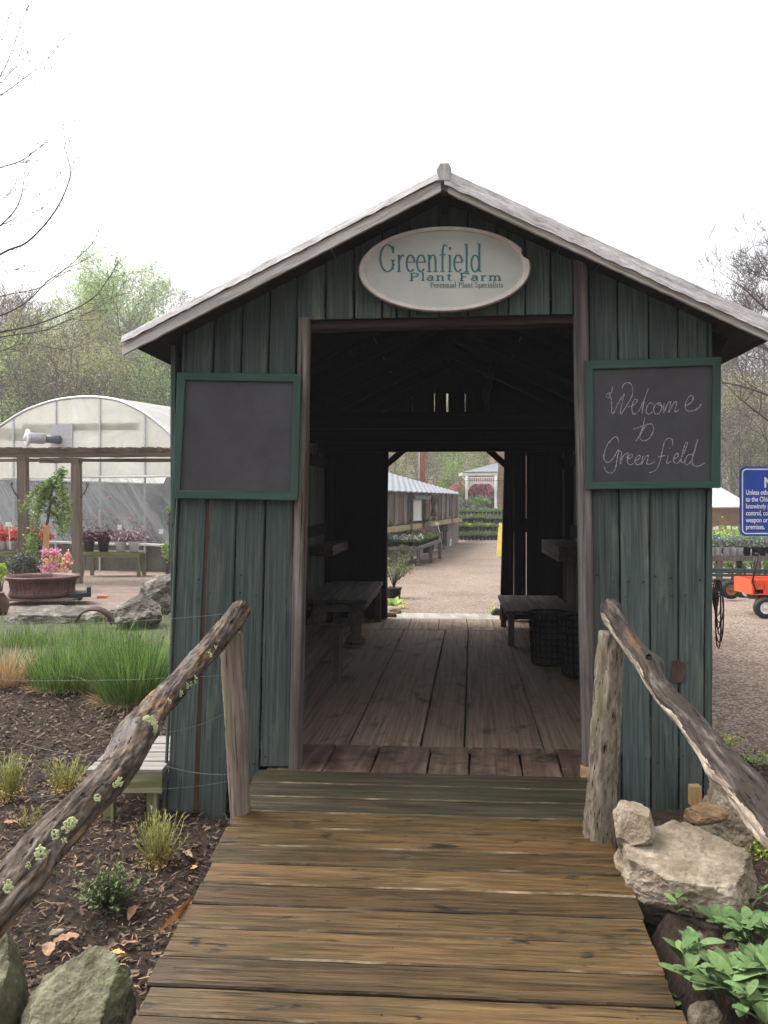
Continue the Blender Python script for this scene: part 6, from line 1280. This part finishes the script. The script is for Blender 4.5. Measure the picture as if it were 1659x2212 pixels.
# flower table
def tabletop(name, label, pts, ztop, m, legs, cat='table', hgt=.07):
    cx = sum(p[0] for p in pts)/len(pts); cy = sum(p[1] for p in pts)/len(pts); t = thing(name, label, cat, (cx, cy, zg(cy))); b_ = MB(); b_.poly([(x, y, ztop) for x, y in pts], (0, 0, -hgt)); b_.build('table_top', m, t)
    for x, y in legs: b_ = MB(); b_.bar((x, y, ztop-hgt), (x, y, zg(y)), .09, .09, up=(0, 1, 0)); b_.build('leg', m, t)
    return t
YT = 22.0; ztb = P(909, 1181, YT).z
def at(px, py, z=ztb): Y = (CAMZ-z)*FPX/(py-HZ); p = P(px, py, Y); return (p.x, p.y)
c1, c2 = at(909, 1181), at(955, 1165); c0 = at(800, 1183); c3 = (c2[0]-2.6, c2[1]+.3)
dx_, dy_ = c2[0]-c1[0], c2[1]-c1[1]
tabletop('flower_table', 'grey wooden table crowded with small flower pots beside the nursery building', [c0, c1, c2, (c0[0]+dx_, c2[1]+.1)], ztb, m_bench, [(c1[0]-.06, c1[1]+.05), (c1[0]-1.1, c1[1]+.05), (c1[0]+dx_*.5-.05, c1[1]+dy_*.5), (c2[0]-.08, c2[1]-.1), (c2[0]-.9, c2[1]-.1)])
k = 0; first = None
rows = 10; cols = 13
for r_ in range(rows):
    for c_ in range(cols):
        f = (r_+.4)/rows; x = c1[0]+dx_*f-.12-c_*.165; y = c1[1]+dy_*f+.1+random.uniform(-.03, .03); px_ = CX+FPX*x/y
        if px_ < 828: continue
        kind = 'white' if r_ < 2 else ('coral' if (r_*7+c_*5) % 6 == 0 and c_ < 8 else 'green')
        if kind not in (first or {}):
            first = first or {}
            first[kind] = potplant('flower_pot', 'x', (x, y, ztb+.003), .072, .10, m_black, m_mid, 110, .10, .12, .055, 'small pots on the flower table', 'flower pot', {'white': m_whitebl, 'coral': m_coral, 'green': m_bluegrey}[kind], {'white': 26, 'coral': 34, 'green': 20}[kind]); o = first[kind]
        else: o = copytree(first[kind], None, (x, y, ztb+.003), random.uniform(0, 6), sc=random.uniform(.85, 1.15))
        o['label'] = {'white': 'small dark pot of white flowers in the front rows of the flower table', 'coral': 'small dark pot of coral red flowers on the flower table', 'green': 'small dark pot of silvery green foliage on the flower table'}[kind]
bush('round_shrub', 'round bright green shrub at the back of the flower table', 914, 1136, 30, 26, 28, m_mid, 1500, .07, 'shrub'); bush('round_shrub', 'darker round shrub behind the white sign card at the flower table', 958, 1138, 31, 24, 28, m_greyshrub, 1300, .07, 'shrub'); bush('shrub', 'yellow green foliage in the gap of the nursery building', 916, 1112, 33.5, 12, 30, m_chart, 400, .08, 'shrub')
t = thing('plant_label', 'white sign card on a stake standing over the flower table', 'label', P(946, 1150, 26)); b_ = MB(); b_.bar(P(950, 1150, 26), P(945, 1130, 26), .02, .02, up=(0, 1, 0)); b_.build('stake', m_card, t); b_ = MB(); b_.plank(P(942, 1136, 26), P(940, 1129, 26), P(949, 1133, 26), P(946, 1127, 26), (0, -1, 0), .01); b_.build('card', m_card, t)
b_ = MB(); b_.bar(P(972.5, 1179, 30), P(974.5, 1164, 30), .05, .05, up=(0, 1, 0)); tag(b_.build('white_stake', m_white, base=P(972, 1179, 30)), 'short white stake in the gravel by the corner of the nursery building', 'stake')
potplant('dark_pot', 'dark pot standing on the gravel under the flower table', P(920, 1194, 28), .3, .35, m_black, m_black, 20, .2, .1, .1, None, 'pot')  # black plant pot, put in for an unclear dark shape under the table
# pole
pl = thing('utility_pole', 'red brown wooden utility pole with a grey conduit behind the nursery building', 'pole', P(911, 1100, 50)); b_ = MB(); a = P(913, 1110, 50); b_.tube([Vector((a.x, 50, -.5)), Vector((a.x, 50, 9))], [.16, .14], 12); b_.build('shaft', m_redpole, pl); b_ = MB(); b_.tube([Vector((a.x-.2, 49.9, -.5)), Vector((a.x-.2, 49.9, 7))], .04, 8); b_.build('conduit', m_metal, pl)
for y0, lb in ((1028, 'thin dark wire crossing behind the nursery building roof'), (957, 'upper overhead wire crossing the far doorway view')):
    b_ = MB(); pts = [P(780+f*330, y0-4+f*14+6*sin(pi*f), 48) for f in lin(0, 1, 9)]; b_.tube(pts, .015, 5); tag(b_.build('overhead_wire', m_black, base=pts[4]), lb, 'wire')
b_ = MB(); pts = [P(1500+f*230, 1003+f*-4+6*sin(pi*f), 40) for f in lin(0, 1, 9)]; b_.tube(pts, .014, 5); tag(b_.build('overhead_wire', m_black, base=pts[4]), 'overhead wire across the wood right of the shed', 'wire')
# house and porch
YH = 55.; hs2 = thing('stone_house', 'tan fieldstone house wall at the right of the far doorway view', 'house', P(1140, 1107, YH+.5)); b_ = MB()
x0 = P(1072, 1000, YH+.4).x; b_.box((x0+4, YH+3.4, 3.6), (8, 6, 9)); b_.A = [(v[0]+v[1], v[2], 0) for v in b_.V]; b_.build('wall', m_house, hs2)
x1 = P(1066, 1000, YH+2).x; b_ = MB(); b_.box((x1+.5, YH+2.6, 3.6), (1.2, 4, 9)); b_.A = [(v[0]+v[1], v[2], 0) for v in b_.V]; b_.build('chimney', m_house, hs2)
b_ = MB(); b_.poly([(x0-.5, YH-.2, 8.1), (x0+8.5, YH-.2, 8.1), (x0+8.5, YH+3.4, 10.6), (x0-.5, YH+3.4, 10.6)], (0, .1, .25)); b_.poly([(x0-.5, YH+3.4, 10.6), (x0+8.5, YH+3.4, 10.6), (x0+8.5, YH+7, 8.1), (x0-.5, YH+7, 8.1)], (0, -.1, .25)); b_.build('roof', m_tin, hs2)
po = thing('white_porch', 'white ornate porch with turned posts, spindle frieze and scrolled brackets', 'porch', P(1035, 1101, YH-1.5)); YPo = YH-1.6
sc_ = lambda X, Y, d=0: P(zx(X), zy(Y), YPo+d)
b_ = MB(); b_.plank(sc_(1038, 468), sc_(1038, 430), sc_(1475, 468), sc_(1475, 428), (0, -1, 0), 2.4); b_.build('fascia', m_white, po)
b_ = MB(); b_.poly([sc_(1090, 425), sc_(1475, 425), sc_(1475, 425, 2.4), sc_(1090, 425, 2.4)], (0, 0, .03)); a, b, c, d = sc_(1050, 424, -.1), sc_(1478, 420, -.1), P(zx(1480), zy(318), YH+.3), P(zx(1440), zy(322), YH+.3); b_.poly([a, b, c, d], (0, .05, -.05)); b_.build('roof', m_tin, po)
for X in (1100, 1450):
    for d in ((0, 2.2) if X > 1200 else (0,)):
        c_ = sc_(X, 885, d); h = sc_(X, 470, d).z-c_.z; b_ = MB(); b_.lathe(c_, [(.11, 0), (.11, .12), (.075, .16), (.085, h*.3), (.07, h*.55), (.10, h*.6), (.10, h)], 12); b_.build('porch_post', m_white, po)
b_ = MB(); b_.bar(sc_(1110, 548), sc_(1450, 548), .06, .05); b_.bar(sc_(1110, 492), sc_(1450, 492), .06, .06)
for k in range(13): X = 1125+k*26; b_.bar(sc_(X, 490), sc_(X, 548), .05, .05, up=(0, 1, 0))
for k in range(13): X = 1200+k*13; b_.bar(sc_(X, 548), sc_(X, 566+8*abs(sin(k*.5))), .05, .03, up=(0, 1, 0))
b_.build('spindle_frieze', m_white, po)
for X0, s in ((1118, 1), (1440, -1), (1085, -1)):
    b_ = MB(); L_ = 92 if X0 != 1085 else 40
    b_.tube([sc_(X0+s*L_*(1-cos(R(a))), 560+90*(1-sin(R(a))) if X0 != 1085 else 490+70*(1-sin(R(a)))) for a in range(0, 91, 15)], .045, 6); b_.tube([sc_(X0+s*(12+8*cos(a)), 580+12*sin(a)) for a in lin(0, 2*pi, 10)], .02, 5); b_.tube([sc_(X0+s*(32+7*cos(a)), 566+8*sin(a)) for a in lin(0, 2*pi, 10)], .018, 5); b_.build('scroll_bracket', m_white, po)
b_ = MB(); a = sc_(1060, 888); b = sc_(1500, 888); b_.box(((a.x+b.x)/2, YPo+1.1, (a.z-.5)/2-.05), (b.x-a.x, 2.6, a.z+.5-.1)); b_.build('porch_floor', m_nwood, po)
b_ = MB(); a, b = sc_(1080, 760, -.2), sc_(1118, 782, -.2); b_.box((a+b)/2, (b.x-a.x, .04, a.z-b.z)); tag(b_.build('hanging_plaque', m_iron, base=(a+b)/2), 'small dark plaque on the left porch post', 'plaque')
# tiers of potted perennials
tiers = ((1168, 37.6, 'lowest', m_mid, m_bluegrey), (1147, 39.4, 'second', m_mid, m_chart), (1129, 41.2, 'third', m_mid, m_bluegrey), (1114, 43, 'topmost', m_mid, m_mid))
for ti, (py, Y, nm_, ml, ml2) in enumerate(tiers):
    z = P(1000, py, Y).z if ti else zg(Y)+.03; x0, x1 = P(985, py, Y).x, P(1108, py, Y).x
    if ti: b_ = MB(); b_.box(((x0+x1)/2, Y+.1, z-.06), (x1-x0, .7, .08)); b_.box(((x0+x1)/2, Y+.4, (z-.6)/2), (x1-x0, .05, z+.45)); tag(b_.build('display_shelf', m_inner, base=(0, Y, z)), 'dark shelf board carrying the %s row of potted perennials' % nm_, 'shelf')
    pr = None; n = 15
    for k in range(n):
        x = x0+(x1-x0)*(k+.5)/n
        var = int(k % 5 == 3)
        if not pr: pr = {}
        if var not in pr: o = potplant('perennial_pot', 'x', (x, Y, z), .085, .19, m_black, [ml, ml2][var], 260, .17, .15, .06, 'potted perennials on tiered shelves', 'potted plant'); pr[var] = o
        else: o = copytree(pr[var], None, (x, Y+random.uniform(-.05, .05), z), random.uniform(0, 6), sc=random.uniform(.9, 1.1))
        o['label'] = 'black pot of %s perennials in the %s row of the tiered display' % (['green', ['grey green', 'yellow green', 'blue green', 'dark green'][ti]][var], nm_)
        if ti == 0 and k > 8: pass
# yellow A-frame
ya = thing('yellow_floor_sign', 'tall yellow folding sign standing on the gravel by the far doorway', 'sign', P(1078, 1203, 27)); YY = 27
o1 = [(1072.6, 1203), (1075.5, 1203), (1084.5, 1201), (1090, 1203), (1090, 1140), (1086, 1130), (1079, 1130), (1077, 1134)]
b_ = MB(); b_.poly([P(x, y, YY+(1203-y)*.003) for x, y in reversed(o1)], (0, .03, 0)); b_.build('front_board', m_yelp, ya)
b_ = MB(); b_.poly([P(x, y, YY+.62-(1203-y)*.005) for x, y in reversed(o1)], (0, .03, 0)); b_.build('rear_board', m_yelp, ya)
b_ = MB(); b_.lathe(P(1076.5, 1136, YY-.02+.2), [(.03, 0), (.03, .02), (.001, .02)], 10, axis=Rx); b_.build('bolt', m_iron, ya)
# potted shrub and hosta by the door
q = P(851, 1285, 12.2); q = Vector((q.x-.0, 12.2, zg(12.2))); t = thing('potted_shrub', 'leggy green shrub in a black pot just outside the far doorway', 'potted plant', q); b_ = MB(); b_.lathe(q, pot_prof(.11, .15), 18); b_.build('pot', m_black, t)
st = MB(); lf = MB()
for k in range(34):
    a = random.uniform(0, 6.28); ll = random.uniform(.3, .58); d = Vector((cos(a)*.45, sin(a)*.45, 1)).normalized(); if_ = 1; e = q+Vector((0, 0, .14))+d*ll; st.tube([q+Vector((0, 0, .13)), q+Vector((0, 0, .14))+d*ll*.5+Vector((0, 0, .03)), e], [.004, .003, .0015], 4); lf.cloud([tuple(q+Vector((0, 0, .14))+d*ll*f+Vector((random.gauss(0, .03), random.gauss(0, .03), random.gauss(0, .03)))) for f in [random.uniform(.35, 1.05) for _ in range(38)]], .022, asp=.6)
for k in range(5): e = q+Vector((.12+.04*k, -.02, .36+.02*k)); lf.cloud([tuple(e+Vector((random.gauss(0, .03), random.gauss(0, .03), random.gauss(0, .03)))) for _ in range(40)], .025); st.tube([q+Vector((0, 0, .2)), e], [.004, .002], 4)
st.build('stems', m_woodB, t); lf.build('leaves', leafm('shrub_leaves', (.09, .13, .04, 1), (.2, .26, .1, 1), .5, .05, .3), t)
t = thing('hosta_plant', 'bright green leafy clump on the gravel by the left of the far doorway', 'plant', P(850, 1300, 11)); lf = MB(); c = Vector((P(852, 1300, 10.7).x, 10.7, zg(10.7)+.03))
for k in range(46): a = random.uniform(0, 6.28); lf.blade(c+Vector((cos(a)*.03, sin(a)*.03, 0)), Vector((cos(a), sin(a), random.uniform(.3, 1.4))), random.uniform(.10, .17), .045, .7, 5, fold=.1)
lf.build('leaves', m_lime, t)
for x, y, Y, lb in ((869, 1296, 10.3, 'little yellow flowers beside the leafy clump at the far doorway'), (1067, 1312, 9.75, 'yellow flowers at the right foot of the far doorway')):
    c = Vector((P(x, y, Y).x, Y, zg(Y)+.04)); mb = MB(); mb.cloud([tuple(c+Vector((random.gauss(0, .035), random.gauss(0, .03), abs(random.gauss(0, .04))))) for _ in range(60)], .02); mb.cloud([tuple(c+Vector((random.gauss(0, .04), random.gauss(0, .03), abs(random.gauss(0, .02))))) for _ in range(60)], .02, 1); tag(mb.build('yellow_flowers', [m_yelbl, m_lime], base=c), lb, 'flowers')
rock('rock', 'dark stone at the right foot of the far doorway', Vector((P(1078, 1325, 9.5).x, 9.62, 0)), (.14, .12, .12), 3, m_rockd, sub=4); rock('rock', 'pale rough stone left of the slab at the far doorway', Vector((P(847, 1318, 9.6).x, 9.85, -.01)), (.26, .3, .12), 7, m_rock, sub=5)

# ================================================================ RIGHT BACKGROUND
wx = lambda X: 1508.7+X*.1785
wy = lambda Y: 976.5+Y*.1785
sb_ = thing('stone_outbuilding', 'round stone outbuilding with a white conical roof right of the shed', 'building', P(1541, 1160, 24)); cen = P(1510, 1150, 26); rad_ = 1.35
b_ = MB(); zt2 = P(1541, 1096, 25).z; V = []; F = []; n = 32
for z in (zg(26)-.1, zt2):
    for k in range(n): a = 2*pi*k/n; V.append((cen.x+rad_*cos(a), cen.y+rad_*sin(a), z))
b_.add(V, [(k, (k+1) % n, n+(k+1) % n, n+k) for k in range(n)], [(2*pi*rad_*(i % n)/n, v[2], 0) for i, v in enumerate(V)]); b_.build('wall', m_stonew, sb_)
b_ = MB(); b_.lathe((cen.x, cen.y, zt2), [(rad_*1.12, -.02), (rad_*1.12, .02), (.05, .92), (.001, .95)], 24, smooth=False); b_.build('roof', mot('white_worn_roof', [(.3, (.40, .36, .34)), (.6, (.60, .57, .55))], 3, bump=.1), sb_)
YR = 15.5; ztr = P(1600, wy(1262), YR).z
tabletop('plant_table', 'timber plant table with white and black pots right of the shed', [(P(1500, 1200, YR).x, YR), (P(1720, 1200, YR).x, YR), (P(1720, 1200, YR).x, YR+1.3), (P(1500, 1200, YR).x, YR+1.3)], ztr, m_bench, [(P(wx(265), 1200, YR).x, YR+.06), (P(wx(730), 1200, YR).x, YR+.06), (P(wx(570), 1200, YR).x, YR+1.2), (P(wx(820), 1200, YR).x, YR+1.2)], hgt=.08)
pk = {}
for i, X in enumerate((150, 235, 335, 425, 500, 590, 685, 780, 875, 970)):
    white = X < 540; q = P(wx(X), 1198, YR+.18); key = white
    if key not in pk: o = potplant('perennial_pot', 'x', (q.x, q.y, ztr+.003), .066, .145, m_potw if white else m_black, m_bluegrey, 520, .17, .20, .035, 'pots on the right plant table', 'potted plant'); pk[key] = o
    else: o = copytree(pk[key], None, (q.x, q.y, ztr+.003), random.uniform(0, 6))
    o['label'] = ['white pot of grey green perennial hidden behind the shed corner', 'white pot of grey green perennial right beside the shed edge', 'second white pot from the shed edge on the right table', 'third white pot from the shed edge on the right table', 'white pot standing next to the first black pot on the right table', 'black pot standing next to the last white pot on the right table', 'black pot on the right table just left of the cart handle', 'black pot on the right table at the edge of the photo', 'black pot on the right table just outside the photo', 'last black pot at the far right end of the right table'][i]
for i, X in enumerate((215, 330, 450, 560, 700, 810)):
    q = P(wx(X), 1180, YR+.85); o = potplant('perennial_pot', 'yellow green leafy pot at the back of the right plant table', (q.x, q.y, ztr+.003), .09, .15, m_black, m_chart if i % 2 else m_lime, 360, .2, .30, .05, 'leafy pots at the back of the right table')
b_ = MB(); b_.cloud([tuple(P(wx(random.gauss(775, 45)), wy(1078)+random.gauss(0, 2), YR+.3)) for _ in range(160)], .035, asp=.9); tag(b_.build('pink_flowers', m_azp, base=P(wx(775), wy(1078), YR+.3)), 'bright pink flower heads over the black pots on the right table', 'flowers')
for i, (x0, y0, x1, y1, m) in enumerate(((180, 1000, 270, 1062, m_tealcard), (322, 1003, 424, 1062, m_tealcard), (343, 1006, 414, 1060, m_card), (612, 1020, 704, 1056, m_tealcard), (770, 1020, 860, 1050, m_tealcard), (182, 905, 205, 942, m_card), (212, 897, 243, 935, m_card), (345, 890, 388, 928, m_card), (410, 897, 424, 935, m_card), (428, 897, 472, 936, m_card))):
    Yc = YR+.5-(.02 if i == 2 else 0)+(.5 if y0 < 950 else 0); a, b = P(wx(x0), wy(y0), Yc), P(wx(x1), wy(y1), Yc); c = (a+b)/2; t = thing('plant_label', ['wide teal label card at the left of the right plant table', 'teal label card behind the white one over the right table', 'white label card in front of a teal one over the right table', 'teal label card half hidden behind the blue sign', 'teal label card wholly behind the blue sign', 'small white card cut by the shed edge', 'small white card next to the shed edge', 'upper white card in the middle above the right table', 'narrow white card beside the right upper card', 'upper white card nearest the blue sign'][i], 'label', c, 'label cards over the right plant table')
    b_ = MB(); b_.box(c, (b.x-a.x, .008, a.z-b.z)); b_.build('card', m, t); b_ = MB(); b_.bar(Vector((c.x, Yc+.012, c.z)), Vector((c.x, Yc+.012, ztr)), .008, .006, up=(0, 1, 0)); b_.build('stake', m_gcart, t)
for i in range(5):
    c = P(1550+i*26, 1225, 17.5); c.z = zg(17.5); bush('ground_plants', 'dark green potted greenery on the ground behind the right table', 1550+i*26, 1222, 17.6, 30, 22, m_mid, 260, .05, 'plant', 'greenery behind the right table')
# green cart
YC = 11.8; ct_ = thing('green_garden_cart', 'dark green flat garden cart with a rusty orange wheel hub', 'cart', P(1600, 1295, YC)); b_ = MB()
for Y0, Y1, d in ((1408, 1440, 0), (1468, 1502, 0), (1440, 1460, .55), (1400, 1425, .55)):
    b_.bar(P(1500, wy((Y0+Y1)/2), YC+d), P(1690, wy((Y0+Y1)/2)+3, YC+d), .02, (Y1-Y0)*.1785/FPX*YC)
for X in (410, 560, 800): b_.bar(P(wx(X), wy(1405), YC+.01), P(wx(X), wy(1560), YC+.01), .025, .02, up=(0, 1, 0))
b_.bar(P(wx(420), wy(1500), YC+.25), P(wx(600), wy(1690), YC+.25), .02, .02); b_.build('frame', m_gcart, ct_)
def wheel(par, c, r, wd, mr, n=24):
    b_ = MB(); prof = [(r*.55, -wd/2), (r*.85, -wd*.55), (r*.97, -wd*.4), (r, 0), (r*.97, wd*.4), (r*.85, wd*.55), (r*.55, wd/2)]; b_.lathe(c, prof, n, axis=Rx, flute=lambda th, z: .012*cos(th*22) if abs(z) < wd*.45 else 0, cap=False); w0 = b_.build('wheel', m_tyre, par); b_ = MB(); b_.lathe(c, [(.001, wd*.55), (r*.12, wd*.55), (r*.13, wd*.35), (r*.4, wd*.28), (r*.5, wd*.46), (r*.57, wd*.5), (r*.57, -wd*.5)], n, axis=Rx); b_.build('rim', mr, w0)
wheel(ct_, P(wx(385), wy(1665), YC-.02), .128, .09, m_rustrim); wheel(ct_, P(wx(570), wy(1685), YC+.5), .125, .08, m_potw); 
b_ = MB(); b_.box(P(wx(650), wy(1760), YC+.3), (.08, .1, .05)); b_.build('caster', m_black, ct_)
# orange crate cart
YO = 9.65; oc_ = thing('orange_garden_cart', 'bright orange crate cart with black tyres and white hubs at the right edge', 'cart', P(1660, 1335, YO)); a = P(wx(632), wy(1530), YO); b = P(wx(632)+110, wy(1722), YO); dp = .5
b_ = MB(); x0, x1, z0, z1 = a.x+.02, b.x, b.z, a.z-.02; tp = .03
def wallgrid(b_, p00, p10, p11, p01, nx, nz, t=.008):
    for i in range(nx+1): f = i/nx; b_.bar(p00.lerp(p10, f), p01.lerp(p11, f), .012 if 0 < i < nx else .035, t, up=(p10-p00).cross(p01-p00))
    for k, f in enumerate(lin(0, 1, nz+1)): b_.bar(p00.lerp(p01, f), p10.lerp(p11, f), .014 if k == nz else .03 if k == 0 else .010, .014 if k == nz else t, up=(0, 0, 1))
Vv = Vector
b_.box(((x0+x1)/2, YO+.01, z1-.02), (x1-x0+.04, .02, .05)); b_.box(((x0+x1)/2, YO+.02, z0+.02), (x1-x0, .02, .06)); b_.box((x0+.012, YO+dp/2, (z0+z1)/2), (.02, dp, z1-z0)); b_.box(((x0+x1)/2, YO+dp, (z0+z1)/2), (x1-x0, .02, z1-z0)); b_.box(((x0+x1)/2, YO+dp/2, z0), (x1-x0, dp, .015)); b_.box((x0+.06, YO+.02, (z0+z1)/2), (.12, .02, z1-z0)); b_.box((x1-.06, YO+.02, (z0+z1)/2), (.12, .02, z1-z0))
wallgrid(b_, Vv((x0+.12, YO+.02, z0)), Vv((x1-.12, YO+.02, z0)), Vv((x1-.12, YO+.02, z1)), Vv((x0+.12, YO+.02, z1)), 16, 5); b_.build('crate', m_orangep, oc_)
for X, d in ((800, -.03), (1240, -.03), (800, .5), (1240, .5)): wheel(oc_, P(wx(X), wy(1880), YO)+Vector((d*.46, d, 0)), .115, .085, m_white)
b_ = MB(); b_.tube([P(wx(760), wy(1870), YO+.1), P(wx(655), wy(1560), YO-.08), P(wx(690), wy(1400), YO-.1), P(wx(722), wy(1250), YO-.1)], .011, 7); b_.tube([P(wx(690), wy(1235), YO-.1), P(wx(735), wy(1235), YO-.1)], .012, 7); b_.build('handle', m_black, oc_)
b_ = MB(); b_.bar((x0+.1, YO+.25, z0-.05), (x1-.1, YO+.25, z0-.05), .3, .03); b_.build('chassis', m_black, oc_)

# ================================================================ HAZE
hb = MB(); hb.box((0, 70, 26), (420, 180, 56)); hzo = hb.build('haze', [], None); hzo['kind'] = 'stuff'; hzo['label'] = 'thin pale mist over the nursery and wood'; hzo['category'] = 'haze'
hm = bpy.data.materials.new('thin_mist'); hm.use_nodes = True; hn = hm.node_tree; hn.nodes.clear(); ho = hn.nodes.new('ShaderNodeOutputMaterial'); hv = hn.nodes.new('ShaderNodeVolumePrincipled'); hv.inputs['Color'].default_value = (.93, .93, .95, 1); hv.inputs['Density'].default_value = .0016; hn.links.new(hv.outputs[0], ho.inputs['Volume']); hzo.data.materials.append(hm)
